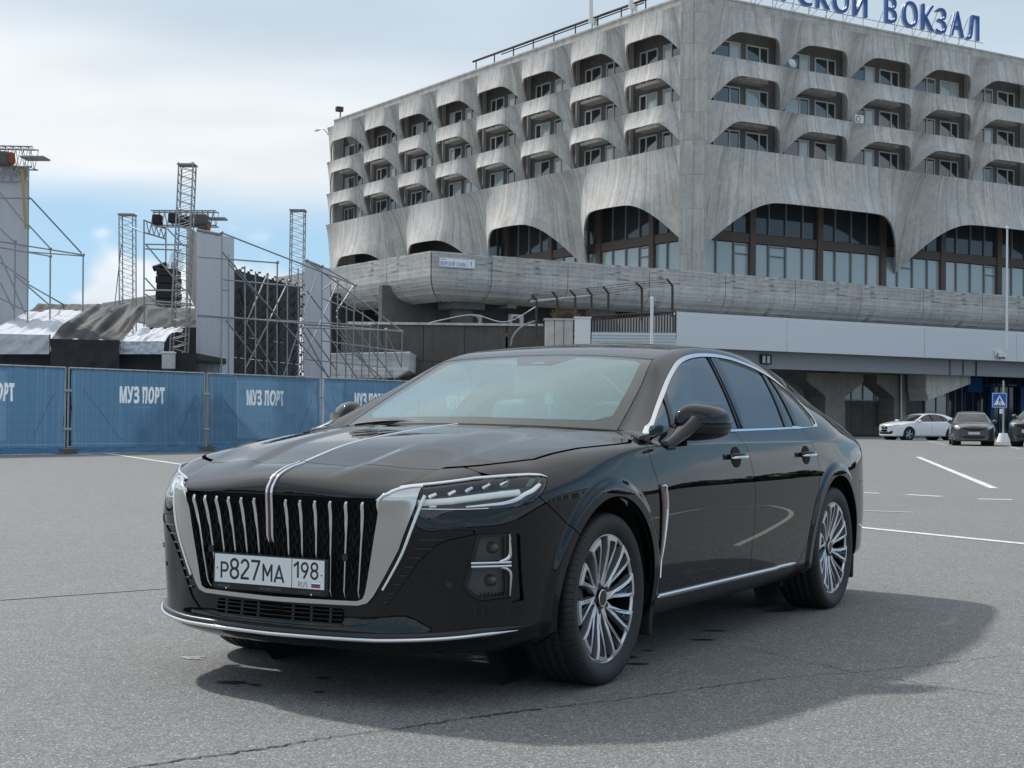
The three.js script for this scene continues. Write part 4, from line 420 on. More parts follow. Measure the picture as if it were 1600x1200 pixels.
function clip(m, f) { // keeps what has f > 0
  const nv = m.p.length / 3, val = new Float64Array(nv), o = { p: [], n: [], t: [], i: [] }, mapV = new Int32Array(nv).fill(-1), mapE = new Map();
  for (let i = 0; i < nv; i++) val[i] = f(m.p[3 * i], m.p[3 * i + 1], m.p[3 * i + 2], m.t[2 * i], m.t[2 * i + 1]);
  const put = (i) => { if (mapV[i] < 0) { mapV[i] = o.p.length / 3; o.p.push(m.p[3 * i], m.p[3 * i + 1], m.p[3 * i + 2]); o.n.push(m.n[3 * i], m.n[3 * i + 1], m.n[3 * i + 2]); o.t.push(m.t[2 * i], m.t[2 * i + 1]); } return mapV[i]; };
  const cut = (a, b) => {
    const key = a < b ? a * nv + b : b * nv + a; if (mapE.has(key)) return mapE.get(key);
    const s = val[a] / (val[a] - val[b]), L = (A, k, w) => mix(A[w * a + k], A[w * b + k], s), n = unit([L(m.n, 0, 3), L(m.n, 1, 3), L(m.n, 2, 3)]), id = o.p.length / 3;
    o.p.push(L(m.p, 0, 3), L(m.p, 1, 3), L(m.p, 2, 3)); o.n.push(...n); o.t.push(L(m.t, 0, 2), L(m.t, 1, 2)); mapE.set(key, id); return id;
  };
  for (let k = 0; k < m.i.length; k += 3) {
    const T = [m.i[k], m.i[k + 1], m.i[k + 2]], poly = [];
    if (val[T[0]] <= 0 && val[T[1]] <= 0 && val[T[2]] <= 0) continue;
    for (let e = 0; e < 3; e++) { const a = T[e], b = T[(e + 1) % 3]; if (val[a] > 0) poly.push(put(a)); if (val[a] > 0 !== val[b] > 0) poly.push(cut(a, b)); }
    for (let e = 1; e < poly.length - 1; e++) if (poly[0] !== poly[e] && poly[e] !== poly[e + 1] && poly[0] !== poly[e + 1]) o.i.push(poly[0], poly[e], poly[e + 1]);
  }
  return o;
}
function rim(m, depth, roll = 0) { // turns the open edges of a panel inwards, so that gaps have depth
  const E = new Map();
  for (let k = 0; k < m.i.length; k += 3) for (let e = 0; e < 3; e++) { const a = m.i[k + e], b = m.i[k + (e + 1) % 3], r = b * 1e7 + a; if (E.has(r)) E.delete(r); else E.set(a * 1e7 + b, [a, b]); }
  const o = { p: m.p.slice(), n: m.n.slice(), t: m.t.slice(), i: m.i.slice() };
  for (const [a, b] of E.values()) {
    const A = m.p.slice(3 * a, 3 * a + 3), B = m.p.slice(3 * b, 3 * b + 3), na = m.n.slice(3 * a, 3 * a + 3), nb = m.n.slice(3 * b, 3 * b + 3), A2 = off(A, na, -depth), B2 = off(B, nb, -depth), nn = unit(cross(sub(B, A), na)), q = o.p.length / 3;
    if (Math.hypot(...sub(A, B)) < 1e-6) continue;
    o.p.push(...A, ...B, ...B2, ...A2); for (let k = 0; k < 4; k++) { o.n.push(...nn); o.t.push(0, 0); } o.i.push(q, q + 3, q + 1, q + 1, q + 3, q + 2);
  }
  return o;
}
function shift(m, d) { const o = { ...m, p: m.p.slice() }; for (let i = 0; i < o.p.length; i++) o.p[i] += m.n[i] * d; return o; }
function geo(ms, side = 1) { // to three.js axes; side -1 builds the mirror image
  const P = [], N = [], T = [], I = [];
  for (const m of [].concat(ms)) { const b = P.length / 3; for (let i = 0; i < m.p.length; i += 3) { P.push(m.p[i], m.p[i + 2], -m.p[i + 1] * side); N.push(m.n[i], m.n[i + 2], -m.n[i + 1] * side); } for (const x of m.t) T.push(x); for (let i = 0; i < m.i.length; i += 3) side > 0 ? I.push(b + m.i[i], b + m.i[i + 1], b + m.i[i + 2]) : I.push(b + m.i[i], b + m.i[i + 2], b + m.i[i + 1]); }
  const g = new THREE.BufferGeometry(); g.setAttribute('position', new THREE.Float32BufferAttribute(P, 3)); g.setAttribute('normal', new THREE.Float32BufferAttribute(N, 3)); g.setAttribute('uv', new THREE.Float32BufferAttribute(T, 2)); g.setIndex(I); return g;
}
// a strip swept along points: width across the surface, height off it, rounded
function sweep(pts, nrm, w, h, { taper = 0, closed = false, lift = 0, endsW } = {}) {
  const m = { p: [], n: [], t: [], i: [] }, K = 10, L = pts.length;
  const prof = Array.from({ length: K }, (_, k) => { const a = (k + 0.5) / K * 2 * Math.PI, c = Math.cos(a), s = Math.sin(a), e = 0.55; return [Math.sign(c) * Math.pow(Math.abs(c), e), Math.sign(s) * Math.pow(Math.abs(s), e), c, s]; });
  for (let i = 0; i < L; i++) {
    const a = pts[closed ? (i - 1 + L) % L : Math.max(i - 1, 0)], b = pts[closed ? (i + 1) % L : Math.min(i + 1, L - 1)], tg = unit(sub(b, a)), n = unit(nrm[i]), s = unit(cross(tg, n)), nn = cross(s, tg);
    const f = i / (L - 1), k = endsW ? endsW(f) : taper ? clamp(Math.min(f, 1 - f) / taper + 0.12) ** 0.6 : 1, ww = w / 2 * k, hh = h / 2 * Math.max(k, 0.35);
    for (const q of prof) { m.p.push(...[0, 1, 2].map((c) => pts[i][c] + s[c] * q[0] * ww + nn[c] * (q[1] * hh + lift))); m.n.push(...unit([0, 1, 2].map((c) => s[c] * q[2] / ww + nn[c] * q[3] / hh))); m.t.push(f, 0); }
  }
  for (let i = 0; i < (closed ? L : L - 1); i++) for (let k = 0; k < K; k++) { const a = i * K + k, b = i * K + (k + 1) % K, c = ((i + 1) % L) * K + k, d = ((i + 1) % L) * K + (k + 1) % K; m.i.push(a, c, b, b, c, d); }
  if (!closed) for (const [r, fl] of [[0, 0], [L - 1, 1]]) for (let k = 1; k < K - 1; k++) { const a = r * K, b = r * K + k, c = r * K + k + 1; fl ? m.i.push(a, c, b) : m.i.push(a, b, c); }
  return m;
}
function poly(pts, smooth = 0) { // signed distance to a closed outline, positive inside
  const Q = smooth ? new THREE.CatmullRomCurve3(pts.map((p) => new THREE.Vector3(p[0], p[1], 0)), true, 'centripetal').getPoints(pts.length * smooth).slice(0, -1).map((p) => [p.x, p.y]) : pts;
  const f = (x, y) => { let d = 1e9, s = 1; for (let i = 0, j = Q.length - 1; i < Q.length; j = i++) { const ex = Q[j][0] - Q[i][0], ey = Q[j][1] - Q[i][1], wx = x - Q[i][0], wy = y - Q[i][1], k = clamp((wx * ex + wy * ey) / (ex * ex + ey * ey + 1e-12)), bx = wx - ex * k, by = wy - ey * k; d = Math.min(d, bx * bx + by * by); const c1 = y >= Q[i][1], c2 = y < Q[j][1], c3 = ex * wy > ey * wx; if ((c1 && c2 && c3) || (!c1 && !c2 && !c3)) s = -s; } return -s * Math.sqrt(d); };
  f.pts = Q; return f;
}
const hp = (x1, z1, x2, z2) => { const l = Math.hypot(x2 - x1, z2 - z1), a = (z2 - z1) / l, b = -(x2 - x1) / l; return (x, z) => (x - x1) * a + (z - z1) * b; };   // positive to the right of 1 -> 2
const interp = (T) => (x) => { if (x <= T[0][0]) return T[0][1]; for (let i = 1; i < T.length; i++) if (x <= T[i][0]) return mix(T[i - 1][1], T[i][1], (x - T[i - 1][0]) / (T[i][0] - T[i - 1][0])); return T[T.length - 1][1]; };

// ---- lower body: stations round the plan (front centre, left side, rear centre) x levels up the wall
const PLAN = [[1, 0], [0.99, 0.22], [0.955, 0.44], [0.905, 0.575], [0.835, 0.675], [0.75, 0.755], [0.645, 0.835], [0.5, 0.895], [0.3, 0.925], [0.05, 0.9365], [-0.3, 0.9375], [-0.58, 0.9375], [-1.1, 0.9375], [-1.6, 0.9375], [-2.1, 0.9375], [-2.5, 0.937], [-2.9, 0.935], [-3.2, 0.925], [-3.5, 0.895], [-3.75, 0.83], [-3.93, 0.68], [-4, 0.4], [-4.02, 0]];
const LOW = { f: [[-0.14, 0.19], [-0.04, 0.235], [-0.03, 0.3], [-0.035, 0.41], [-0.028, 0.53], [-0.02, 0.63]], c: [[-0.13, 0.19], [-0.035, 0.24], [-0.02, 0.31], [-0.012, 0.42], [-0.004, 0.55], [0, 0.68]], s: [[-0.14, 0.195], [-0.052, 0.245], [-0.027, 0.32], [-0.011, 0.45], [-0.001, 0.60], [-0.0025, 0.77]], r: [[-0.14, 0.22], [-0.03, 0.27], [-0.01, 0.36], [0, 0.5], [0, 0.65], [-0.005, 0.8]] };
const TOP = [[[0.985, 0, 0.7], [0.998, 0, 0.745], [1, 0, 0.778]], [[0.975, 0.22, 0.7], [0.988, 0.22, 0.742], [0.99, 0.22, 0.776]], [[0.94, 0.44, 0.7], [0.95, 0.445, 0.742], [0.95, 0.447, 0.772]], [[0.885, 0.562, 0.735], [0.889, 0.545, 0.780], [0.895, 0.500, 0.802]],
  [[0.808, 0.662, 0.775], [0.79, 0.618, 0.824], [0.79, 0.532, 0.839]], [[0.724, 0.742, 0.785], [0.69, 0.696, 0.848], [0.664, 0.56, 0.877]], [[0.622, 0.818, 0.797], [0.565, 0.755, 0.873], [0.52, 0.588, 0.914]], [[0.48, 0.878, 0.812], [0.43, 0.79, 0.888], [0.38, 0.596, 0.938]], [[0.28, 0.904, 0.845], [0.26, 0.815, 0.915], [0.22, 0.601, 0.96]], [[0.04, 0.918, 0.875], [0.03, 0.842, 0.94], [0, 0.606, 0.985]], [[-0.3, 0.917, 0.91], [-0.3, 0.882, 0.957], [-0.3, 0.66, 1.006]], [[-0.58, 0.920, 0.922], [-0.58, 0.907, 0.952], [-0.58, 0.866, 0.996]],
  ...[[-1.1, 1], [-1.6, 1.004], [-2.1, 1.01], [-2.5, 1.018]].map(([x, z]) => [[x, 0.920, 0.925], [x, 0.908, 0.952], [x, 0.868, z]]), [[-2.9, 0.916, 0.905], [-2.9, 0.903, 0.963], [-2.9, 0.857, 1.03]], [[-3.2, 0.902, 0.905], [-3.2, 0.878, 0.968], [-3.2, 0.825, 1.035]], [[-3.5, 0.875, 0.905], [-3.48, 0.835, 0.968], [-3.46, 0.775, 1.032]], [[-3.74, 0.81, 0.905], [-3.71, 0.765, 0.975], [-3.68, 0.71, 1.032]], [[-3.92, 0.66, 0.905], [-3.9, 0.63, 0.985], [-3.86, 0.6, 1.037]], [[-3.99, 0.39, 0.905], [-3.98, 0.38, 0.99], [-3.95, 0.37, 1.045]], [[-4.01, 0, 0.905], [-4, 0, 0.995], [-3.97, 0, 1.05]]];
const wallC = fit(PLAN.map((b, i) => {
  const a = PLAN[i - 1] ?? [PLAN[1][0], -PLAN[1][1]], c = PLAN[i + 1] ?? [PLAN[i - 1][0], -PLAN[i - 1][1]], t = unit([c[0] - a[0], c[1] - a[1], 0]), n = [t[1], -t[0]];
  const k1 = sm(3, 4.5, i), k2 = sm(5.5, 8, i), k3 = sm(15.5, 17.5, i);
  const low = [0, 1, 2, 3, 4, 5].map((l) => { const q = [0, 1].map((c) => mix(mix(mix(LOW.f[l][c], LOW.c[l][c], k1), LOW.s[l][c], k2), LOW.r[l][c], k3)); return [b[0] + n[0] * q[0], b[1] + n[1] * q[0], q[1]]; });
  return [...low, ...TOP[i]];
}), true);
const AX = [0, -2.92], AZ = 0.345;
function flareAt(x, y, z) { if (y < 0.6) return 0; let d = 0; for (const a of AX) { const r = Math.hypot(x - a, z - AZ); d = Math.max(d, sm(0.490, 0.445, r)); } return d; }
const wall = (u, v) => { const p = evalNet(wallC, u, v, true), f = flareAt(...p); if (f) p[1] += 0.015 * f; return p; };
const wallN = (u, v) => normalAt(wall, u, v, 1);
function wallV(u, z) { let a = 0, b = 8; for (let i = 0; i < 30; i++) { const c = (a + b) / 2; if (evalNet(wallC, u, c, true)[2] < z) a = c; else b = c; } return (a + b) / 2; }
function solveU(k, val, z, a, b) { const f = (u) => evalNet(wallC, u, wallV(u, z), true)[k] - val, fa = f(a); for (let i = 0; i < 30; i++) { const c = (a + b) / 2; if (f(c) * fa > 0) a = c; else b = c; } return (a + b) / 2; }
const onWall = (u, z, d = 0) => { const v = wallV(u, z), n = wallN(u, v); return { p: off(wall(u, v), n, d), n }; };
const onSide = (x, z, d = 0) => onWall(solveU(0, x, z, 5, 19.5), z, d);
const onFront = (y, z, d = 0) => { const s = y < 0 ? -1 : 1, q = onWall(solveU(1, Math.abs(y), z, 0, 6), z, d); return { p: [q.p[0], q.p[1] * s, q.p[2]], n: [q.n[0], q.n[1] * s, q.n[2]] }; };
const path = (f, list) => { const r = list.map((a) => f(...a)); return [r.map((q) => q.p), r.map((q) => q.n)]; };
function dense(pts, n) { // even samples of an open 2-D outline, rounded
  return new THREE.CatmullRomCurve3(pts.map((p) => new THREE.Vector3(p[0], p[1], p[2] ?? 0)), false, 'centripetal').getSpacedPoints(n).map((p) => [p.x, p.y, p.z]);
}
const WALL = grid(wall, [...lin(0, 7, 190), ...lin(7, 19, 440).slice(1), ...lin(19, 22, 40).slice(1)], lin(0, 8, 104), 1);
// ---- hood: between the spine and the crease that tops the wing
const spine = curve([[1, 0.778], [0.996, 0.8], [0.976, 0.826], [0.94, 0.847], [0.88, 0.866], [0.8, 0.882], [0.6, 0.93], [0.35, 0.97], [0, 1.005], [-0.2, 1.02], [-0.33, 1.029]].map((p) => [p[0], 0, p[1]]));
const cowl = (v) => [mix(-0.33, -0.47, v * v), v * 0.69, mix(1.029, 1.012, v * v)];
function hoodFn(u, v) {
  if (v < 0) { const q = hoodFn(u, -v); return [q[0], -q[1], q[2]]; }
  u = Math.max(u, 0);
  const E = wall(mix(3, 10.35, u ** 1.15), 8), C = spine(10 * u ** 0.75), F = wall(3 * v, 8), G = cowl(v);
  const C0 = spine(0), C1 = spine(10), E0 = wall(3, 8), E1 = wall(10.35, 8), o = [0, 0, 0], w = [v, v, v ** 1.8], q = [u, u, u];
  const rail = [mix(C[0], E[0], v), mix(C[1], E[1], v), mix(C[2], E[2], w[2])];
  for (let k = 0; k < 3; k++) { const base0 = mix(C0[k], E0[k], w[k]), base1 = mix(C1[k], E1[k], w[k]); o[k] = rail[k] + (F[k] - base0) * (1 - q[k]) ** 2 + (G[k] - base1) * q[k] ** 3 * 0; }
  const rib = 0.18 + 0.16 * u, y = o[1]; o[2] += 0.012 * (sm(rib - 0.02, rib + 0.05, y) - sm(rib + 0.07, 0.56, y)) * sm(0.12, 0.34, u) * sm(1.02, 0.75, u);
  return o;
}
const HOOD = grid(hoodFn, lin(0, 1, 130), lin(0, 1, 70), -1);
// ---- greenhouse: windscreen, roof, rear window and the side frames in one skin
const GC = [[-0.33, 1.033], [-0.62, 1.165], [-0.92, 1.278], [-1.22, 1.376], [-1.5, 1.432], [-1.8, 1.46], [-2.2, 1.466], [-2.6, 1.44], [-2.95, 1.375], [-3.25, 1.285], [-3.5, 1.19], [-3.72, 1.09]];
const GR = [[-0.49, 0.738, 1.012], [-0.73, 0.695, 1.135], [-0.95, 0.645, 1.245], [-1.154, 0.598, 1.345], [-1.45, 0.575, 1.408], [-1.8, 0.563, 1.43], [-2.2, 0.56, 1.426], [-2.6, 0.562, 1.388], [-2.95, 0.57, 1.315], [-3.25, 0.585, 1.215], [-3.5, 0.6, 1.125], [-3.7, 0.62, 1.045]];
const GB = [[-0.4, 0.876, 0.975], [-0.66, 0.868, 0.99], [-0.95, 0.868, 0.992], [-1.2, 0.868, 0.994], [-1.5, 0.868, 0.996], [-1.8, 0.868, 1], [-2.2, 0.868, 1.006], [-2.6, 0.865, 1.02], [-2.95, 0.853, 1.03], [-3.2, 0.825, 1.035], [-3.46, 0.775, 1.032], [-3.68, 0.71, 1.032]];
const GT = [0, 0.25, 0.5, 0.75, 0.93];
const glassY = (z) => 0.878 - (z - 0.985) * 0.665;
const GD = [[-0.43, 0.989], [-0.68, 1.097], [-0.91, 1.197], [-1.13, 1.286], [-1.42, 1.366], [-1.8, 1.392], [-2.2, 1.372], [-2.6, 1.27]];   // front and upper edge of the side windows
const greenC = (() => {
  const pts = GC.map((c, i) => { const R = GR[i], B = GB[i], D = GD[i] ? [GD[i][0], glassY(GD[i][1]), GD[i][1]] : [0, 1, 2].map((k) => mix(R[k], B[k], 0.3)); const m = (a, b, t, bl = 0) => [mix(a[0], b[0], t), mix(a[1], b[1], t) + bl, mix(a[2], b[2], t) + bl * 0.6]; return [...GT.map((t) => [mix(c[0], R[0], t * t), R[1] * t, mix(c[1], R[2], t ** 2.1)]), R, m(R, D, 0.3, 0.006), m(R, D, 0.72, 0.004), D, m(D, B, 0.33, 0.008), m(D, B, 0.66, 0.008), B]; });
  // smooth along the car only: pull through in u, leave v as drawn so that the cant rail is rounded
  const C = pts.map((r) => r.map((p) => p.slice()));
  for (let it = 0; it < 7; it++) { const E = pts.map((r, i) => r.map((p, j) => { const a = C[i - 1]?.[j] ?? [0, 1, 2].map((k) => 2 * C[0][j][k] - C[1][j][k]), b = C[i + 1]?.[j] ?? [0, 1, 2].map((k) => 2 * C[i][j][k] - C[i - 1][j][k]); return [0, 1, 2].map((k) => p[k] - (a[k] + 4 * C[i][j][k] + b[k]) / 6); })); C.forEach((r, i) => r.forEach((p, j) => p.forEach((_, k) => { p[k] += E[i][j][k]; }))); }
  return C;
})();
const greenFn = (u, v) => { if (v < 0) { const q = evalNet(greenC, u, -v); return [q[0], -q[1], q[2]]; } const p = evalNet(greenC, u, v); if (v < 1) { const e = evalNet(greenC, u, 1), c = evalNet(greenC, u, 0), k = v; p[1] = p[1] - c[1] * (1 - k); } return p; };
const GREEN = grid(greenFn, lin(0, 11, 300), lin(0, 11, 132), -1);
const onGreenSide = (x, z, d = 0) => { // point of the side glass plane at (x, z)
  let u = 5, v = 9; for (let it = 0; it < 40; it++) { const p = greenFn(u, v), a = sub(greenFn(u + 1e-3, v), p), b = sub(greenFn(u, v + 1e-3), p), dx = x - p[0], dz = z - p[2], det = a[0] * b[2] - a[2] * b[0]; u += clamp((dx * b[2] - dz * b[0]) / det * 1e-3, -0.5, 0.5); v += clamp((a[0] * dz - a[2] * dx) / det * 1e-3, -0.5, 0.5); u = clamp(u, 0, 11); v = clamp(v, 4.5, 11.4); }
  const n = normalAt(greenFn, u, v, -1); return { p: off(greenFn(u, v), n, d), n };
};
const M = {
  paint: phy({ color: rgb(0.0025, 0.0038, 0.006), roughness: 0.012, ior: 1.5 }),
  gloss: phy({ color: rgb(0.003, 0.004, 0.0055), roughness: 0.05 }),
  plastic: std({ color: rgb(0.010, 0.011, 0.012), roughness: 0.5 }), satin: std({ color: rgb(0.014, 0.015, 0.017), roughness: 0.32 }),
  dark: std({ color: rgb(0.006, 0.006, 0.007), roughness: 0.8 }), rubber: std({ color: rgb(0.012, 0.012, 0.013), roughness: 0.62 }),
  chrome: std({ color: rgb(0.80, 0.81, 0.82), metalness: 1, roughness: 0.07 }), brushed: std({ color: rgb(0.62, 0.62, 0.61), metalness: 1, roughness: 0.16 }),
  alloy: std({ color: rgb(0.70, 0.71, 0.73), metalness: 0.85, roughness: 0.32 }), gunmetal: std({ color: rgb(0.055, 0.058, 0.064), metalness: 1, roughness: 0.35 }), iron: std({ color: rgb(0.12, 0.11, 0.1), metalness: 1, roughness: 0.5 }),
  screen: phy({ color: rgb(0.85, 0.93, 0.92), transmission: 1, thickness: 0, roughness: 0.005, ior: 1.5 }), film: phy({ color: rgb(0.56, 0.84, 0.87), metalness: 0.24, transmission: 1, thickness: 0, roughness: 0.01, ior: 1.1 }), side: phy({ color: rgb(0.42, 0.52, 0.54), transmission: 1, thickness: 0, roughness: 0.005, ior: 2.0 }), tint: phy({ color: rgb(0.035, 0.04, 0.045), transmission: 1, thickness: 0, roughness: 0.005, ior: 1.95 }),
  lens: phy({ color: rgb(0.95, 0.97, 0.97), transmission: 1, thickness: 0, roughness: 0.01, ior: 1.45 }), smoke: phy({ color: rgb(0.7, 0.71, 0.73), transmission: 1, thickness: 0, roughness: 0.01, ior: 1.5 }),
  fogGrey: std({ color: rgb(0.13, 0.132, 0.137), roughness: 0.45 }),
  led: std({ color: rgb(0.88, 0.9, 0.87), roughness: 0.2, metalness: 0.1 }), red: phy({ color: rgb(0.055, 0.006, 0.009), roughness: 0.25, clearcoat: 1 }),
  seat: std({ color: rgb(0.46, 0.49, 0.48), roughness: 0.6 }), trim: std({ color: rgb(0.10, 0.11, 0.11), roughness: 0.6 }), bronze: std({ color: rgb(0.10, 0.08, 0.06), metalness: 1, roughness: 0.35 }), white: std({ color: rgb(0.8, 0.81, 0.8), roughness: 0.4 }),
};
const car = thing('sedan', 'large black sedan with tall chrome bar grille parked in the foreground', 'car', [-0.4019, 0, -6.5776], Math.atan2(-0.87, -0.49304));
const cp = (name, g, mat, label, parent = car) => { const m = mesh(name, g, mat, parent); if (label) m.userData.label = label; return m; };
const P3 = (x, y, z) => new THREE.Vector3(x, z, -y);
const G = 0.0022;   // half a shut line
{
  const arch = (r) => (x, y, z) => Math.min(...AX.map((a) => Math.hypot(x - a, z - AZ) - r));
  const open = arch(0.408);
  // outlines in side view
  const doorF = dense([[-0.415, 1.02], [-0.365, 0.967], [-0.373, 0.931], [-0.4, 0.861], [-0.437, 0.79], [-0.447, 0.66], [-0.447, 0.5], [-0.444, 0.29]], 60), doorM = dense([[-1.485, 1.03], [-1.5, 0.96], [-1.56, 0.846], [-1.593, 0.742], [-1.595, 0.6], [-1.59, 0.454], [-1.59, 0.29]], 60), doorR = [...dense([[-2.50, 1.04], [-2.508, 0.951], [-2.585, 0.848], [-2.605, 0.79], [-2.575, 0.70]], 40), ...lin(0.80, 0.14, 14).map((a) => [-2.92 + 0.482 * Math.cos(a), AZ + 0.482 * Math.sin(a)]), [-2.36, 0.33], [-2.3, 0.29]];
  const frontDoor = poly([...doorF, ...doorM.slice().reverse()]), rearDoor = poly([...doorM, ...doorR.slice().reverse()]);
  const seamZ = interp([[3.9, 0.868], [4.65, 0.868], [5.3, 0.878], [6, 0.889], [7.3, 0.903], [8, 0.923], [8.85, 0.943], [10.0, 0.962], [10.3, 0.975], [10.55, 1.01]]);
  // headlamp outline in (station, height)
  const lamp = poly([[3.03, 0.797], [3.5, 0.806], [4.05, 0.816], [4.95, 0.831], [5.95, 0.840], [6.6, 0.8425], [7.0, 0.840], [7.12, 0.833], [7.05, 0.812], [6.9, 0.784], [6.7, 0.760], [6.45, 0.744], [5.5, 0.731], [4.2, 0.727], [3.08, 0.722]], 6), lampM = (u, z) => { const w = (x) => (x - 3) * 0.17; return lampS(w(u), z); };
  const lampS = poly(lamp.pts.map(([u, z]) => [(u - 3) * 0.17, z]));
  const hoodEdge = (x, y, z, u, v) => (z - seamZ(u));
  const noseCut = (x, y) => x - (0.80 - 0.10 * (Math.min(Math.abs(y), 0.56) / 0.56) ** 2.2);
  // front face outlines in (y, z)
  const mirrorY = (h) => [...h, ...h.slice().reverse().map(([y, z]) => [-y, z])];
  const opening = poly(mirrorY([[0, 0.764], [0.3, 0.763], [0.452, 0.757], [0.447, 0.722], [0.42, 0.58], [0.388, 0.42], [0.378, 0.396], [0.355, 0.387], [0, 0.383]]));
  const frameOut = poly(mirrorY([[0, 0.762], [0.3, 0.761], [0.44, 0.757], [0.455, 0.770], [0.475, 0.786], [0.52, 0.80], [0.555, 0.806], [0.572, 0.798], [0.566, 0.742], [0.548, 0.682], [0.514, 0.582], [0.462, 0.484], [0.418, 0.407], [0.396, 0.382], [0.36, 0.371], [0, 0.366]]));
  const mask = poly(mirrorY([[0, 0.286], [0.27, 0.289], [0.39, 0.304], [0.45, 0.348], [0.495, 0.413], [0.575, 0.535], [0.63, 0.594], [0.67, 0.617], [0.745, 0.637], [0.745, 0.650], [0.6, 0.660], [0.568, 0.69], [0.3, 0.7], [0, 0.7]]));
  const fog = poly([[0.752, 0.637], [0.830, 0.639], [0.827, 0.404], [0.757, 0.394], [0.735, 0.408], [0.712, 0.446]]);
  const vent = poly([[0.830, 0.639], [0.852, 0.636], [0.852, 0.39], [0.827, 0.380]]);
  const intake = poly(mirrorY([[0, 0.297], [0.29, 0.302], [0.30, 0.31], [0.30, 0.355], [0, 0.357]]));
  const isFront = (u) => 3.4 - u;
  for (const side of [1, -1]) {
    // wall panels
    const W = WALL, hl = (x, y, z, u) => (u > 2.6 && u < 7.6 ? lampS((u - 3) * 0.17, z) : -1);
    cp('front_fender', geo(rim(clip(W, (x, y, z, u, v) => Math.min(open(x, y, z) , -frontDoor(x, z) - G, x + 0.449, u - 5.2, seamZ(u) - z - G, -hl(x, y, z, u) - 0.003, Math.max(hp(0.36, 0.655, 0.56, 0.79)(x, z) * -1 - G, 0.2 - x), z - 0.24 )), 0.014), side), M.paint);
    cp('front_door', geo(rim(clip(W, (x, y, z, u, v) => Math.min(frontDoor(x, z) - G, open(x, y, z), u - 6, z - 0.296)), 0.014), side), M.paint);
    cp('rear_door', geo(rim(clip(W, (x, y, z, u, v) => Math.min(rearDoor(x, z) - G, open(x, y, z), u - 6, z - 0.296)), 0.014), side), M.paint);
    cp('rocker_panel', geo(clip(W, (x, y, z, u, v) => Math.min(open(x, y, z), u - 6, 0.294 - z, -0.40 - x, x + 2.45)), side), M.satin);
    cp('quarter_panel', geo(rim(clip(W, (x, y, z, u, v) => Math.min(-rearDoor(x, z) - G, open(x, y, z), -2.26 - x, u - 9, 20 - u, z - 0.236, Math.max(z - 0.7, x + 3.45) - G)), 0.014), side), M.paint);
    cp('front_bumper', geo(rim(clip(W, (x, y, z, u, v) => Math.min(open(x, y, z), 8.2 - u, Math.max(hp(0.36, 0.655, 0.56, 0.79)(x, z) - G, x - 0.6), Math.max(x - 0.2, 0), -hl(x, y, z, u) - 0.003, u < 4.3 ? -frameOut(y, z) - 0.002 : 1, u < 5 ? -mask(y, z) - 0.002 : 1, x > 0.58 ? -fog(y, z) - 0.002 : 1, x > 0.58 ? -vent(y, z) : 1, u < 3.05 ? 0.76 - z : 1, Math.max(0.78 - z, -((u - 3.03)))) ), 0.016), side), M.paint);
    cp('nose_panel', geo(rim(clip(W, (x, y, z, u, v) => Math.min(5.2 - u - 0.01, Math.max(seamZ(u) - z, noseCut(x, y)) - G, -hl(x, y, z, u) - 0.003, u < 4.3 ? -frameOut(y, z) - 0.002 : 1, z - 0.765, u < 3.05 ? 1 : z - 0.79)), 0.012), side), M.paint);
    cp('rear_bumper', geo(rim(clip(W, (x, y, z, u, v) => Math.min(0.7 - z, -3.45 - x, open(x, y, z)) - G), 0.014), side), M.paint);
    cp('tail_lamp', geo(rim(clip(W, (x, y, z, u, v) => Math.min(u - 20, 0.93 - z, z - 0.80)), 0.012), side), M.red);
    cp('tailgate', geo(rim(clip(W, (x, y, z, u, v) => Math.min(u - 20, Math.max(z - 0.93, 0.80 - z), z - 0.7)), 0.012), side), M.paint);
    // bonnet: skin plus the strip that folds over the wing
    cp('hood', geo([rim(clip(HOOD, (x, y, z, u) => -noseCut(x, y) - G), 0.012), rim(clip(W, (x, y, z, u, v) => Math.min(z - seamZ(u) - G, -noseCut(x, y) - G, 10.6 - u, x + 0.46)), 0.012)], side), M.paint);
    cp('nose_panel', geo(rim(clip(HOOD, (x, y, z, u) => noseCut(x, y) - G), 0.012), side), M.paint);
    // greenhouse
    const outer = poly([[-0.435, 0.989], [-0.592, 1.058], [-0.878, 1.183], [-1.019, 1.243], [-1.168, 1.3], [-1.295, 1.341], [-1.444, 1.371], [-1.593, 1.388], [-1.761, 1.396], [-1.925, 1.396], [-2.076, 1.388], [-2.298, 1.358], [-2.436, 1.326], [-2.572, 1.278], [-2.683, 1.22], [-2.75, 1.16], [-2.785, 1.10], [-2.792, 1.06], [-2.77, 1.03], [-2.70, 1.017], [-2.37, 1.012], [-1.9, 1.006], [-1.49, 1.002], [-1, 0.998], [-0.6, 0.993]], 5);
    const T = 0.0175, S = (f) => (x, y, z, u, v) => (v < (u < 7 ? 7.35 : 5) ? -1 : f(x, z, u, v));
    const L1 = hp(-1.755, 1.39, -1.575, 1.0), L2 = hp(-1.905, 1.4, -1.640, 1.0), LM = hp(-1.835, 1.4, -1.612, 1.0), L3 = hp(-2.425, 1.34, -2.24, 1.0), L3b = hp(-2.468, 1.33, -2.287, 1.0), L4 = hp(-2.503, 1.32, -2.40, 1.0), L5 = hp(-2.545, 1.32, -2.455, 1.0), Q1 = hp(-0.895, 1.19, -0.735, 1.0), Q2 = hp(-0.940, 1.19, -0.765, 1.0);
    const GR_ = GREEN, inn = (x, z) => outer(x, z) - T + 0.0075 * sm(-1.0, -0.55, x);
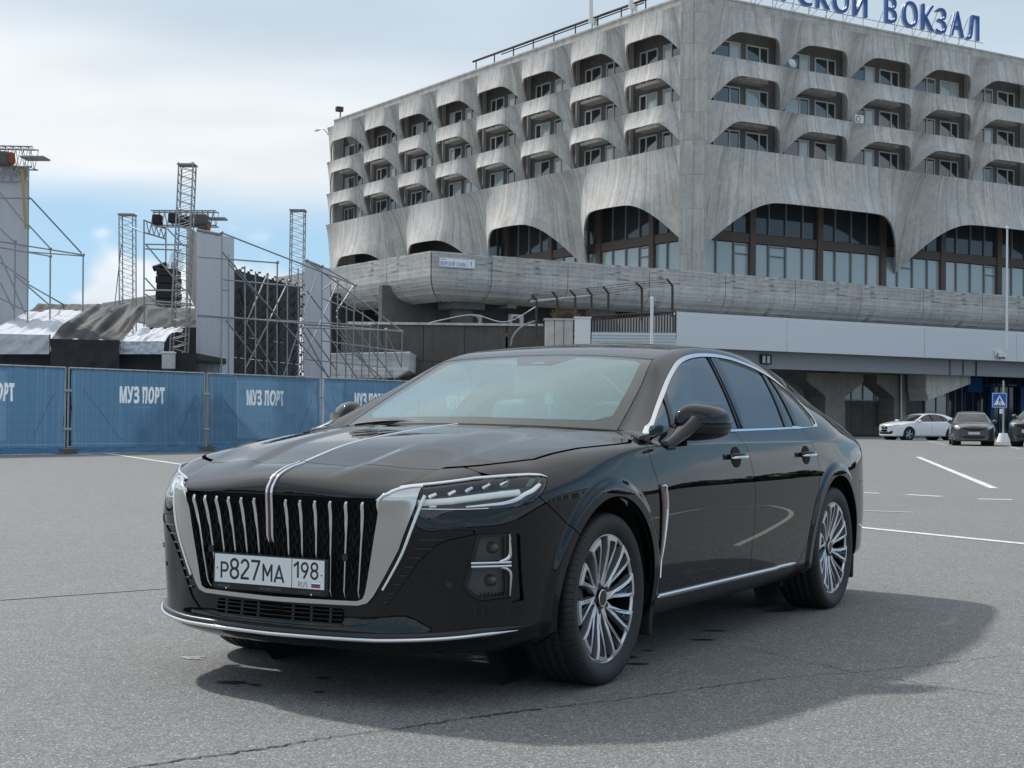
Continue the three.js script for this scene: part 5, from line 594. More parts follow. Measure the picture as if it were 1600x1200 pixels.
    cp('window_surround', geo(shift(rim(clip(GR_, S((x, z) => Math.min(outer(x, z), T - 0.0075 * sm(-1.0, -0.55, x) + (z < 1.03 ? -0.006 : 0) - outer(x, z)))), 0.012), 0.005), side), M.chrome, 'bright chrome strip round the side windows');
    cp('side_frame', geo(rim(clip(GR_, (x, y, z, u, v) => Math.min(v - 4.72, Math.max(-outer(x, z) - 0.001, u < 6.9 ? 7.36 - v : -1))), 0.01), side), M.paint);
    const pane = (n, mat, f) => cp(n, geo(shift(clip(GR_, S((x, z) => Math.min(inn(x, z) + 0.002, f(x, z)))), -0.006), side), mat);
    pane('front_quarter_glass', M.side, (x, z) => -Q1(x, z)); pane('front_window', M.side, (x, z) => Math.min(Q2(x, z), -L1(x, z)));
    pane('rear_window_glass', M.tint, (x, z) => Math.min(L2(x, z), -L3(x, z))); pane('rear_window_glass', M.tint, (x, z) => Math.min(L3b(x, z), -L4(x, z))); pane('rear_quarter_glass', M.tint, (x, z) => L5(x, z));
    const bar = (n, mat, f, d = 0) => cp(n, geo(shift(rim(clip(GR_, S((x, z) => Math.min(inn(x, z) + 0.003, f(x, z)))), 0.012), d), side), mat);
    bar('window_bar', M.satin, (x, z) => Math.min(Q1(x, z), -Q2(x, z)) + 0.002); bar('window_bar', M.satin, (x, z) => Math.min(L3(x, z), -L3b(x, z)) + 0.002); bar('window_bar', M.satin, (x, z) => Math.min(L4(x, z), -L5(x, z)) + 0.002);
    bar('centre_pillar', M.satin, (x, z) => Math.min(L1(x, z), 0.028 - L1(x, z)) + 0.001, -0.003); bar('centre_pillar', M.gloss, (x, z) => Math.min(L1(x, z) - 0.03, -LM(x, z) - 0.0015), 0.001); bar('centre_pillar', M.gloss, (x, z) => Math.min(LM(x, z) - 0.0015, -L2(x, z)), 0.001);
  }
  // screen and roof (built whole, not in halves)
  const both = (f) => { const a = clip(GREEN, f), b = { ...a, p: a.p.slice(), n: a.n.slice(), i: [] }; for (let i = 0; i < a.p.length; i += 3) { b.p[i + 1] *= -1; b.n[i + 1] *= -1; } for (let i = 0; i < a.i.length; i += 3) b.i.push(a.i[i], a.i[i + 2], a.i[i + 1]); return [a, b]; };
  const yEdge = (u) => greenFn(u, 4.6)[1];
  const clear = (x, y, u) => Math.min(yEdge(u) - 0.05 - y, (u - 0.24 - 0.05 * (y / 0.6) ** 4) * 0.32, (2.84 - u) * 0.32, (yEdge(u) - 0.05 - y + (u - 0.24) * 0.32) * 0.707 - 0.055, (yEdge(u) - 0.05 - y + (2.84 - u) * 0.32) * 0.707 - 0.03, Math.max(y - mix(0.10, 0.165, sm(2.35, 2.84, u)), (2.38 - u) * 0.32, y < 0.045 - (u - 2.46) * 0.14 && u > 2.46 && u < 2.60 ? 0.01 : -1));
  cp('windscreen', geo(both((x, y, z, u, v) => Math.min(4.6 - v, 2.965 - u))), M.screen);
  cp('windscreen_film', geo(both((x, y, z, u, v) => Math.min(4.6 - v, 2.965 - u, clear(x, y, u))).map((m) => shift(m, -0.004))), M.film);
  cp('windscreen_border', geo(both((x, y, z, u, v) => Math.min(4.6 - v, 2.965 - u, -clear(x, y, u))).map((m) => shift(m, -0.006))), M.dark, 'black printed border of the windscreen with a sensor housing at the top');
  cp('roof', geo(both((x, y, z, u, v) => Math.min(4.70 - v, u - 2.99, 7.5 - u)).map((m) => rim(m, 0.01))), M.gloss);
  cp('rear_screen', geo(both((x, y, z, u, v) => Math.min(4.6 - v, u - 7.52))), M.side);
  cp('trunk_lid', geo([1].map(() => { const f = (a, b) => { a = Math.max(a, 0); const sb = b < 0 ? -1 : 1; b = Math.abs(b); const E = wall(mix(17, 22, a ** 0.8), 8), C = [mix(-3.45, -3.97, a), 0, mix(1.10, 1.05, a)]; return [mix(C[0], E[0], b), sb * mix(C[1], E[1], b), mix(C[2], E[2], b ** 1.6)]; }; return grid(f, lin(0, 1, 30), lin(0, 1, 20), -1); }).flatMap((a) => { const b = { ...a, p: a.p.slice(), n: a.n.slice(), i: [] }; for (let i = 0; i < a.p.length; i += 3) { b.p[i + 1] *= -1; b.n[i + 1] *= -1; } for (let i = 0; i < a.i.length; i += 3) b.i.push(a.i[i], a.i[i + 2], a.i[i + 1]); return [a, b]; })), M.paint);
  // dark inner shell behind the shut lines and the openings, and the floor pan
  const inner = clip(shift(WALL, -0.02), (x, y, z, u, v) => Math.min(open(x, y, z) + 0.004, z - 0.22, u > 7 ? 0.99 - z : 1, u - 7.3));
  cp('inner_body', [geo(inner), geo(inner, -1), geo(shift(clip(HOOD, () => 1), -0.02)), geo(shift(clip(HOOD, () => 1), -0.02), -1), box(1.95, 0.24, 1.45, -1.46, 0.33, 0), box(0.55, 0.30, 1.1, 0, 0.45, 0), box(0.35, 0.4, 1.25, 0.63, 0.43, 0), box(0.5, 0.3, 1.1, -2.92, 0.45, 0), box(0.45, 0.3, 1.2, -3.6, 0.45, 0), box(0.04, 0.9, 1.5, -2.52, 0.6, 0)].map(plain), M.dark);
  for (const s of [1, -1]) for (const a of AX) { // wheel housings
    const g = new THREE.CylinderGeometry(0.425, 0.425, 0.36, 40, 1, true, 0, Math.PI).rotateY(0).rotateX(Math.PI / 2); g.rotateZ(Math.PI / 2);
    const wallIn = new THREE.CircleGeometry(0.425, 40); wallIn.rotateY(s > 0 ? 0 : Math.PI);
    cp('wheel_housing', [new THREE.CylinderGeometry(0.425, 0.425, 0.32, 48, 1, true).rotateX(Math.PI / 2).translate(a, AZ, -0.725 * s), wallIn.translate(a, AZ, -0.57 * s)].map((g) => { g = plain(g); const p = g.attributes.position; const P = [], N = []; for (let i = 0; i < p.count; i += 3) if (Math.max(p.getY(i), p.getY(i + 1), p.getY(i + 2)) > 0.24) for (let k = 0; k < 3; k++) { P.push(p.getX(i + k), p.getY(i + k), p.getZ(i + k)); N.push(g.attributes.normal.getX(i + k), g.attributes.normal.getY(i + k), g.attributes.normal.getZ(i + k)); } const q = new THREE.BufferGeometry(); q.setAttribute('position', new THREE.Float32BufferAttribute(P, 3)); q.setAttribute('normal', new THREE.Float32BufferAttribute(N, 3)); return plain(q); }), M.dark);
  }
  // chrome sill strip, door blades, handles, mud flaps, badges
  for (const s of [1, -1]) {
    const flip = (m) => geo(m, s);
    { const [p, n] = path((x) => onSide(x, 0.302 + 0.004 * (x < -2 ? 1 : 0), 0.004), lin(-0.455, -2.285, 40).map((x) => [x])); cp('sill_strip', flip(sweep(p, n, 0.021, 0.014, { endsW: (f) => clamp(Math.min(f * 40, (1 - f) * 22) + 0.1) })), M.chrome, 'chrome strip along the sill'); }
    { // upright blade behind the front wheel: dark red inlay in a chrome edge
      const line = dense([[-0.475, 0.772], [-0.487, 0.70], [-0.484, 0.60], [-0.472, 0.48], [-0.452, 0.388]], 40), [p, n] = path((x, z) => onSide(x, z, 0.004), line.map(([x, z], i) => [x, z]));
      const wd = (f) => mix(1, 0.16, sm(0.1, 1, f) ** 1.1);
      cp('fender_blade', flip(sweep(p, n, 0.052, 0.010, { endsW: wd })), M.red, 'dark red blade ornament behind the front wheel');
      const e = line.map(([x, z], i) => { const f = i / 40; return [x - 0.026 * wd(f), z]; }), [p2, n2] = path((x, z) => onSide(x, z, 0.007), [[-0.452, 0.776], [-0.48, 0.779], ...e]);
      cp('fender_blade', flip(sweep(p2, n2, 0.013, 0.014, { endsW: (f) => clamp(f * 20 + 0.4) * mix(1, 0.5, f) })), M.chrome, 'chrome edge of the blade ornament');
    }
    for (const [x, z] of [[-1.36, 0.883], [-2.385, 0.876]]) {
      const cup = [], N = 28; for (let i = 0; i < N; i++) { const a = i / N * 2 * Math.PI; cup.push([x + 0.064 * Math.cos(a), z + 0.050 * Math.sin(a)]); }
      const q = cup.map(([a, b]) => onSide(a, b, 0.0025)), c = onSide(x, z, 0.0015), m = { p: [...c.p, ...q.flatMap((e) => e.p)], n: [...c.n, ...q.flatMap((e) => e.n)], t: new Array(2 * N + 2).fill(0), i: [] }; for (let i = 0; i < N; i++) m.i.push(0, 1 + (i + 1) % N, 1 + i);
      const h = new THREE.Group(); h.name = 'door_handle'; car.add(h);
      mesh('handle_cup', flip(m), M.dark, h);  // nearly flat disc; its black paints in the dark reflection of a hollow cup
      const [p, n] = path((a) => { const r = onSide(a, z + 0.004, 0); return r; }, lin(x + 0.105, x - 0.105, 16).map((a) => [a])); p.forEach((e, i) => { const f = i / 16, d = 0.012 + 0.03 * Math.sin(Math.PI * f) ** 0.6; p[i] = off(e, n[i], d); });
      mesh('grip', flip(sweep(p, n, 0.027, 0.016, { taper: 0.06 })), M.paint, h);
      const pl = p.map((e, i) => off([e[0], e[1], e[2] - 0.008], n[i], 0.0075)); mesh('grip_strip', flip(sweep(pl, n, 0.012, 0.006, { taper: 0.06 })), M.chrome, h);
    }
    for (const [x, y, z, w, hh] of [[-0.43, 0.79, 0.255, 0.25, 0.22], [-3.36, 0.77, 0.255, 0.25, 0.24]]) { const g = new RoundedBoxGeometry(0.022, hh, w, 3, 0.01); g.rotateZ(0.08); cp('mud_flap', g.translate(x, z, -y * s), M.rubber); }
  }
  const badge = (txt, x0, z0, h, mat, label, s = 1) => 0;
  globalThis.carOutlines = null;
  // ---- front face
  const frontFill = (f, d, cond) => { const a = clip(WALL, (x, y, z, u, v) => (u < 6.5 ? f(x, y, z, u, v) : -1)); return shift(a, d); };
  // grille frame: stands proud of the bumper, hollow towards the bars
  const fr = frontFill((x, y, z, u) => (u < 4.3 ? Math.min(frameOut(y, z), -opening(y, z)) : -1), 0.008);
  cp('grille_frame', [geo(rim(fr, 0.045)), geo(rim(fr, 0.045), -1)], M.brushed, 'wide chrome frame round the grille');
  for (const s of [1, -1]) { // fine bright edge on the frame, running on above the headlamp
    const edge = dense([[0.4475, 0.72], [0.453, 0.752], [0.466, 0.771], [0.5, 0.789], [0.54, 0.800], [0.575, 0.803]], 24).map(([y, z]) => onFront(y, z, 0.010)); cp('frame_edge', geo(sweep(edge.map((e) => e.p), edge.map((e) => e.n), 0.0125, 0.010, { endsW: (f) => clamp(f * 6 + 0.15) }), s), M.chrome);
    const drl = dense([[0.590, 0.775], [0.580, 0.735], [0.563, 0.675], [0.528, 0.575], [0.478, 0.478], [0.452, 0.432]], 36).map(([y, z]) => onFront(y, z, 0.004)); cp('daytime_lamp', geo(sweep(drl.map((e) => e.p), drl.map((e) => e.n), 0.013, 0.014, { endsW: (f) => mix(1, 0.6, f) }), s), M.led, 'slim curved daytime running lamp beside the grille');
  }
  const back = frontFill((x, y, z, u) => (u < 4.3 ? opening(y, z) + 0.03 : -1), -0.05); cp('grille_backing', [geo(back), geo(back, -1)], M.dark);
  { // the mesh behind the bars: rows of small drop-shaped ribs
    const ms = []; for (let k = -13; k <= 13; k++) { const y0 = k * 0.032; if (Math.abs(y0) > 0.43) continue; for (let r = 0; r < 7; r++) { const z0 = 0.735 - r * 0.052 - (k & 1) * 0.0; for (const sgn of [-1, 1]) { const q = [[y0 + sgn * 0.014, z0], [y0 + sgn * 0.008, z0 - 0.022], [y0, z0 - 0.046]].map(([y, z]) => ({ ...onFront(y * mix(0.9, 1, (z - 0.38) / 0.38), z, -0.028) })); if (z0 - 0.046 < 0.392) continue; ms.push(sweep(q.map((e) => e.p), q.map((e) => e.n), 0.0045, 0.01)); } } }
    const g = cp('grille_mesh', geo(ms), M.satin); g.userData.kind = 'stuff';
    const dots = []; for (let k = -13; k <= 13; k++) for (let r = 0; r < 6; r++) { const z = 0.735 - r * 0.052 - 0.046, y = k * 0.032 * mix(0.9, 1, (z - 0.38) / 0.38), e = onFront(y, z, -0.02); if (Math.abs(y) > 0.42 * mix(0.9, 1, (z - 0.38) / 0.38) || z < 0.41) continue; dots.push(new THREE.SphereGeometry(0.0042, 6, 5).translate(e.p[0], e.p[2], -e.p[1])); }
    const d = cp('grille_stud', dots, M.gunmetal); d.userData.kind = 'stuff';
  }
  const barProf = curve([[0.006, 0.752], [0.017, 0.735], [0.015, 0.66], [0.004, 0.60], [0.002, 0.5], [-0.001, 0.43], [-0.012, 0.396]]);
  for (const s of [-1, 1]) for (let k = 0; k < 6; k++) {
    const y = s * (0.074 + 0.0642 * k), zz = lin(0.749, 0.397, 30), q = zz.map((z) => { const w = mix(0.895, 1, (z - 0.397) / 0.352), e = onFront(y * w, z, 0); return { p: off(e.p, e.n, interp([[0.397, -0.020], [0.415, -0.006], [0.5, 0.000], [0.62, 0.004], [0.70, 0.008], [0.74, 0.007], [0.75, 0.002]])(z) - 0.002), n: e.n }; });
    cp('grille_bar', geo(sweep(q.map((e) => e.p), q.map((e) => e.n), 0.0145, 0.026, { endsW: (f) => interp([[0, 0.8], [0.03, 1.15], [0.24, 1.05], [0.34, 0.62], [0.9, 0.55], [1, 0.3]])(f) })), M.chrome);
  }
  { // red and chrome emblem strip: down the nose and back along the hood
    const line = [[0.60, 0.930], [0.80, 0.882], [0.88, 0.866], [0.94, 0.847], [0.976, 0.826], [0.996, 0.8], [1.006, 0.775], [1.003, 0.72], [1.0, 0.66], [0.998, 0.615], [0.992, 0.588]], c = curve(line.map((p) => [p[0], 0, p[1]])), us = lin(1.1, 10, 60), pts = us.map((u) => c(u)), nr = pts.map((p, i) => { const a = pts[Math.max(0, i - 1)], b = pts[Math.min(60, i + 1)], t = unit(sub(b, a)); return [-t[2], 0, t[0]].map((q) => -q * -1); }).map((n) => (n[0] + n[2] < 0 ? n.map((q) => -q) : n));
    const em = new THREE.Group(); em.name = 'hood_emblem'; em.userData.label = 'chrome emblem strip with dark red core on the nose'; car.add(em);
    const w = (f) => interp([[0, 0.7], [0.4, 0.8], [0.6, 1], [0.9, 0.8], [1, 0.25]])(f);
    for (const s of [1, -1]) mesh('emblem_edge', geo(sweep(pts.map((p) => [p[0], s * 0.0105, p[2]]), nr, 0.013, 0.020, { endsW: w })), M.chrome, em);
    mesh('emblem_core', geo(sweep(pts, nr, 0.014, 0.022, { endsW: w })), M.red, em);
    const l2 = lin(3.0, 9.9, 30).map((u) => { const q = spine(u); return [q[0], 0, q[2]]; }).filter((q) => q[0] < 0.79); cp('hood_strip', geo(sweep(l2, l2.map(() => [0.1, 0, 1]), 0.012, 0.009)), M.chrome, 'slim chrome strip along the middle of the hood');
  }
  // mask round the lower grille with fine ribs, intake slats
  const mk = frontFill((x, y, z, u) => (u < 5 ? Math.min(mask(y, z), -frameOut(y, z) - 0.001, -intake(y, z)) : -1), -0.006); cp('lower_mask', [geo(rim(mk, 0.02)), geo(rim(mk, 0.02), -1)], M.gloss, 'gloss black mask below and beside the grille');
  for (const s of [1, -1]) for (let k = 0; k < 8; k++) { const z = 0.385 + k * 0.033, y0 = interp([[0.37, 0.425], [0.48, 0.492], [0.6, 0.556], [0.66, 0.585]])(z) + 0.016, y1 = interp([[0.35, 0.45], [0.413, 0.495], [0.535, 0.575], [0.60, 0.645], [0.64, 0.70]])(z) - 0.004; if (y1 - y0 < 0.006) continue; const q = lin(y0, y1, 4).map((y) => onFront(y, z, -0.003)); cp('mask_rib', geo(sweep(q.map((e) => e.p), q.map((e) => e.n), 0.007, 0.008), s), M.satin); }
  const ik = frontFill((x, y, z, u) => (u < 4 ? intake(y, z) + 0.01 : -1), -0.06); cp('intake_backing', [geo(ik), geo(ik, -1)], M.dark);
  for (const z of [0.3, 0.3145, 0.331, 0.346]) { const q = lin(-0.298, 0.298, 24).map((y) => onFront(y, z, -0.012)); cp('intake_slat', geo(sweep(q.map((e) => e.p), q.map((e) => e.n), 0.0062, 0.03)), M.satin); }
  for (let k = -3; k <= 3; k++) { const q = lin(0.298, 0.356, 4).map((z) => onFront(k * 0.082, z, -0.014)); cp('intake_divider', geo(sweep(q.map((e) => e.p), q.map((e) => e.n), 0.014, 0.026)), M.satin); }
  // bumper lip with its bright edge
  { const z = (u) => interp([[0, 0.253], [2, 0.256], [3.2, 0.262], [4.6, 0.272], [6.5, 0.288]])(u), us = lin(-6.5, 6.5, 94), q = us.map((u) => { const e = onWall(Math.abs(u), z(Math.abs(u)), 0.012), s = u < 0 ? -1 : 1; return { p: [e.p[0], e.p[1] * s, e.p[2]], n: [e.n[0], e.n[1] * s, e.n[2] * 0.2] }; });
    cp('bumper_lip', geo(sweep(q.map((e) => [e.p[0] - e.n[0] * 0.01, e.p[1] - e.n[1] * 0.01, e.p[2] + 0.006]), q.map((e) => e.n), 0.032, 0.03, { endsW: (f) => clamp(Math.min(f, 1 - f) * 9 + 0.1) })), M.satin); 
    cp('lip_strip', geo(sweep(q.map((e) => [e.p[0] + e.n[0] * 0.006, e.p[1] + e.n[1] * 0.006, e.p[2] - 0.003]).slice(2, -2), q.map((e) => e.n).slice(2, -2), 0.014, 0.012, { endsW: (f) => clamp(Math.min(f, 1 - f) * 12 + 0.15) })), M.chrome, 'bright chrome edge of the bumper lip'); }
  // headlamps
  for (const s of [1, -1]) {
    const H = new THREE.Group(); H.name = 'headlight'; H.userData.label = s > 0 ? 'slim wrap-around headlight in full view' : 'far headlight seen edge-on'; car.add(H);
    const sh = (f, d) => shift(clip(WALL, (x, y, z, u) => (u > 2.6 && u < 7.6 ? f(u, z) : -1)), d), L = (u, z) => lampS((u - 3) * 0.17, z);
    mesh('lamp_housing', [geo(sh((u, z) => L(u, z) + 0.003, -0.055), s), geo(rim(sh((u, z) => Math.min(L(u, z), 0.004 - L(u, z)), -0.004), 0.05), s)], M.fogGrey, H);
    const onL = (u, z, d) => onWall(u, z, d), strip = (list, w, h, mat, name, o) => { const q = list.map(([u, z, d]) => onL(u, z, d)); mesh(name, geo(sweep(q.map((e) => e.p), q.map((e) => e.n), w, h, o), s), mat, H); };
    strip(lin(3.12, 6.3, 30).map((u) => [u, mix(0.750, 0.795, (u - 3.12) / 3.2), -0.022]), 0.025, 0.02, M.led, 'light_bar', {});
    strip(dense([[6.95, 0.824], [6.7, 0.80], [6.45, 0.785], [6.25, 0.767], [5.85, 0.752], [5.2, 0.745], [4.6, 0.740]], 26).map(([u, z]) => [u, z, -0.02]), 0.022, 0.016, M.chrome, 'lamp_reflector', { endsW: (f) => mix(1, 0.35, f) });
    strip(lin(3.15, 5.3, 20).map((u) => [u, 0.7285 + 0.004 * (u > 4.6 ? (u - 4.6) : 0), -0.006]), 0.005, 0.006, M.chrome, 'lamp_trim', {});
    for (let k = 0; k < 5; k++) { const u = 3.55 + k * 0.56, z = 0.783 + 0.0125 * k; strip([[u - 0.1, z - 0.008, -0.02], [u, z, -0.02], [u + 0.13, z + 0.008, -0.02]], 0.015, 0.012, M.chrome, 'lamp_fin', {}); if (k < 5) strip([[u - 0.12, z - 0.045 + k * 0.002, -0.02], [u + 0.08, z - 0.043 + k * 0.002, -0.02]], 0.008, 0.01, M.led, 'lamp_chip', {}); }
    mesh('lamp_lens', geo(sh((u, z) => L(u, z), 0.001), s), M.lens, H);
    const e = lin(3.02, 7.15, 44).map((u) => onWall(u, interp([[3, 0.801], [3.5, 0.811], [4.05, 0.821], [4.95, 0.836], [5.95, 0.845], [6.6, 0.8475], [7.0, 0.845], [7.15, 0.838]])(u), 0.003)); mesh('lamp_brow', geo(sweep(e.map((q) => q.p), e.map((q) => q.n), 0.0115, 0.010, { endsW: (f) => clamp((1 - f) * 12 + 0.3) }), s), M.chrome, H);
  }
  // fog lamps
  for (const s of [1, -1]) {
    const F = new THREE.Group(); F.name = 'fog_lamp'; F.userData.label = s > 0 ? 'two-chamber fog lamp unit with a chrome cross piece' : 'far fog lamp unit seen edge-on'; car.add(F);
    const reg = (f, d) => shift(clip(WALL, (x, y, z, u) => (u > 3 && u < 6.4 && x > 0.55 ? f(y, z) : -1)), d);
    mesh('fog_housing', geo(reg((y, z) => fog(y, z) + 0.01, -0.03), s), M.fogGrey, F);
    mesh('fog_bezel', geo(rim(reg((y, z) => Math.min(fog(y, z), Math.max(0.012 - fog(y, z), 0.010 - Math.abs(z - 0.527))), -0.004), 0.03), s), M.plastic, F);
    mesh('fog_lens', geo(reg((y, z) => fog(y, z) - 0.006, -0.008), s), M.smoke, F);
    for (const [y, z] of [[0.793, 0.585], [0.785, 0.465]]) { const e = onFront(y, z, -0.026); const g = new THREE.SphereGeometry(0.03, 18, 12); g.scale(0.5, 0.75, 1.05); mesh('fog_bulb', g.translate(e.p[0], e.p[2], -e.p[1] * s), M.iron, F); }
    const st = (list, w, h, mat, n, o) => { const q = list.map(([y, z, d]) => onFront(y, z, d)); mesh(n, geo(sweep(q.map((e) => e.p), q.map((e) => e.n), w, h, o), s), mat, F); };
    for (const z of [0.533, 0.520]) st(lin(0.733, 0.829, 8).map((y) => [y, z, 0.003]), 0.010, 0.012, M.chrome, 'fog_crosspiece', {});
    st(dense([[0.829, 0.637], [0.829, 0.60], [0.8285, 0.57], [0.826, 0.553], [0.818, 0.543], [0.804, 0.537]], 18).map(([y, z]) => [y, z, 0.003]), 0.014, 0.012, M.chrome, 'fog_blade', { endsW: (f) => interp([[0, 0.35], [0.5, 0.75], [0.8, 1.2], [1, 0.7]])(f) });
    st(dense([[0.828, 0.41], [0.8285, 0.45], [0.828, 0.482], [0.8255, 0.499], [0.818, 0.510], [0.804, 0.516]], 18).map(([y, z]) => [y, z, 0.003]), 0.012, 0.012, M.brushed, 'fog_blade', { endsW: (f) => interp([[0, 0.35], [0.5, 0.75], [0.8, 1.1], [1, 0.6]])(f) });
    for (let k = 0; k < 8; k++) st([[0.757 + k * 0.009, 0.409, -0.003], [0.759 + k * 0.009, 0.423, -0.003]], 0.005, 0.008, M.gunmetal, 'fog_tooth', {});
    mesh('fog_vent', geo(reg((y, z) => vent(y, z), -0.012), s), M.gloss, F);
    for (let k = 0; k < 6; k++) { const z = 0.62 - k * 0.038; st([[0.834, z, -0.004], [0.849, z + 0.001, -0.004]], 0.004, 0.006, M.chrome, 'vent_tooth', {}); }
    const pd = onFront(0.672, 0.457, 0.001), g = new THREE.CylinderGeometry(0.011, 0.011, 0.004, 20); g.rotateZ(Math.PI / 2); g.rotateY(-Math.atan2(-pd.n[1] * s, pd.n[0])); cp('parking_sensor', g.translate(pd.p[0], pd.p[2], -pd.p[1] * s), M.satin);
    const pg = onFront(0.315, 0.545, 0.0), g2 = new THREE.CylinderGeometry(0.014, 0.014, 0.05, 20).rotateZ(Math.PI / 2); cp('parking_sensor', g2.translate(pg.p[0] - 0.012, pg.p[2], -pg.p[1] * s), M.satin);
  }
  { const e = onFront(0, 0.565, 0.004); cp('front_camera', new RoundedBoxGeometry(0.03, 0.022, 0.03, 2, 0.005).translate(e.p[0] - 0.008, e.p[2], 0), M.plastic); }
  // number plate
  { const N = new THREE.Group(); N.name = 'number_plate'; N.position.set(1.002, 0.4695, 0); car.add(N);
    const fr_ = new THREE.Shape([[-0.268, -0.068], [0.268, -0.068], [0.268, 0.068], [-0.268, 0.068]].map((q) => new THREE.Vector2(...q))); 
    mesh('plate_holder', new RoundedBoxGeometry(0.022, 0.137, 0.537, 3, 0.008).translate(-0.006, 0, 0), M.plastic, N);
    const tex = canvasTex(2048, 441, (c, W, H) => {
      c.fillStyle = '#dfe4e4'; c.fillRect(0, 0, W, H); c.strokeStyle = '#15191d'; c.lineWidth = 12; c.lineCap = 'butt'; c.lineJoin = 'round';
      const k = W / 520, X = (x) => x * k, line = (pts, w) => { c.lineWidth = w * k; c.beginPath(); pts.forEach((p, i) => (i ? c.lineTo(X(p[0]), X(p[1])) : c.moveTo(X(p[0]), X(p[1])))); c.stroke(); };
      c.strokeRect(5, 5, W - 10, H - 10); line([[369, 0], [369, 112]], 3.2);
      c.fillStyle = '#15191d'; for (const x of [15, 505]) { c.beginPath(); c.arc(X(x), X(57), X(3.4), 0, 7); c.fill(); }
      const E = (cx, cy, rx, ry, a0 = 0, a1 = 2 * Math.PI, w = 9.5) => { c.lineWidth = w * k; c.beginPath(); c.ellipse(X(cx), X(cy), X(rx), X(ry), 0, a0, a1); c.stroke(); };
      c.lineCap = 'butt';
      // P
      line([[35, 94], [35, 32]], 9); c.lineWidth = 9 * k; c.beginPath(); c.moveTo(X(31), X(36)); c.lineTo(X(51), X(36)); c.arc(X(51), X(51), X(15), -Math.PI / 2, Math.PI / 2); c.lineTo(X(35), X(66)); c.stroke();
      const eight = (x, y0, h, w, t) => { E(x, y0 + h * 0.27, w * 0.42, h * 0.225, 0, 7, t); E(x, y0 + h * 0.73, w * 0.46, h * 0.235, 0, 7, t); };
      const two = (x, y0, h, w, t) => { c.lineWidth = t * k; c.beginPath(); c.ellipse(X(x), X(y0 + h * 0.30), X(w * 0.42), X(h * 0.25), 0, Math.PI * 1.08, Math.PI * 2.12); c.lineTo(X(x - w * 0.42), X(y0 + h - t * 0.9)); c.stroke(); line([[x - w * 0.5, y0 + h - t / 2], [x + w * 0.5, y0 + h - t / 2]], t); };
      eight(98, 17, 77, 40, 10); two(148, 17, 77, 40, 10); line([[178, 22], [217, 22], [190, 94]], 10);
      line([[236, 94], [236, 33], [255.5, 72], [275, 33], [275, 94]], 9); line([[289, 95], [310, 34], [331, 95]], 9); line([[296, 78], [324, 78]], 8);
      line([[378, 30], [397, 15], [397, 72]], 9); E(428, 32, 14, 15.5, 0, 7, 8.5); c.lineWidth = 8.5 * k; c.beginPath(); c.moveTo(X(441.5), X(36)); c.quadraticCurveTo(X(438), X(52), X(423), X(73)); c.stroke(); eight(472, 12, 61, 32, 8.5);
      c.font = `500 ${X(26)}px sans-serif`; c.fillStyle = '#15191d'; c.fillText('RUS', X(396), X(104), X(58));
      c.fillStyle = '#fff'; c.fillRect(X(459), X(83), X(40), X(8)); c.fillStyle = '#27408f'; c.fillRect(X(459), X(90), X(40), X(7)); c.fillStyle = '#b4232f'; c.fillRect(X(459), X(97), X(40), X(7)); c.strokeStyle = '#444'; c.lineWidth = 2; c.strokeRect(X(459), X(83), X(40), X(21));
    });
    mesh('plate_face', new THREE.PlaneGeometry(0.52, 0.112).rotateY(Math.PI / 2).translate(0.0062, 0.0105, 0), phy({ map: tex, roughness: 0.35, clearcoat: 0.4 }), N);
    const t2 = canvasTex(1024, 48, (c, W, H) => { c.fillStyle = '#0d0f11'; c.fillRect(0, 0, W, H); c.fillStyle = '#565c60'; c.font = '600 30px sans-serif'; c.fillText('HONGQI', 30, 33, 130); c.fillText('АВС-АВТО СОЧИ', 430, 33, 200); c.font = '500 30px sans-serif'; c.fillText('8 862 220 05 00', 790, 33, 200); });
    mesh('holder_print', new THREE.PlaneGeometry(0.52, 0.020).rotateY(Math.PI / 2).translate(0.0058, -0.0565, 0), std({ map: t2, roughness: 0.5 }), N);
    for (const [y, z] of [[-0.2, -0.064], [0.2, -0.064]]) mesh('plate_screw', new THREE.SphereGeometry(0.004, 8, 6).translate(0.006, z, -y), M.chrome, N);
  }
  // mirrors
  for (const s of [1, -1]) {
    const R = new THREE.Group(); R.name = 'door_mirror'; car.add(R);
    const shell = (y0, y1, z0, dx, zc) => { const g = new THREE.SphereGeometry(1, 40, 28), p = g.attributes.position; for (let i = 0; i < p.count; i++) { let x = p.getX(i), y = p.getY(i), z = p.getZ(i); const e = 0.75, f = (a, q) => Math.sign(a) * Math.abs(a) ** q; x = x > 0 ? f(x, 0.9) * 0.115 : f(x, 0.35) * 0.055; const lat = f(z, e); const hgt = y > 0 ? 0.083 * Math.abs(y) ** 0.85 * (1 - 0.16 * lat * 0.9) : -0.074 * Math.abs(y) ** 0.55 * (1 + 0.18 * -lat); p.setXYZ(i, x - 0.07 * lat, hgt, -lat * 0.100); } g.computeVertexNormals(); return g; };
    const place = (g) => { g.translate(-0.85, 1.046, -0.968); if (s < 0) { const p = g.attributes.position; for (let i = 0; i < p.count; i++) p.setZ(i, -p.getZ(i)); const ix = g.index; for (let i = 0; i < ix.count; i += 3) { const a = ix.getX(i + 1); ix.setX(i + 1, ix.getX(i + 2)); ix.setX(i + 2, a); } g.computeVertexNormals(); } return g; };
    const top = shell(), low = shell();
    { const p = top.attributes.position; for (let i = 0; i < p.count; i++) if (p.getY(i) < 0) p.setY(i, p.getY(i) * 0.1); top.computeVertexNormals(); }
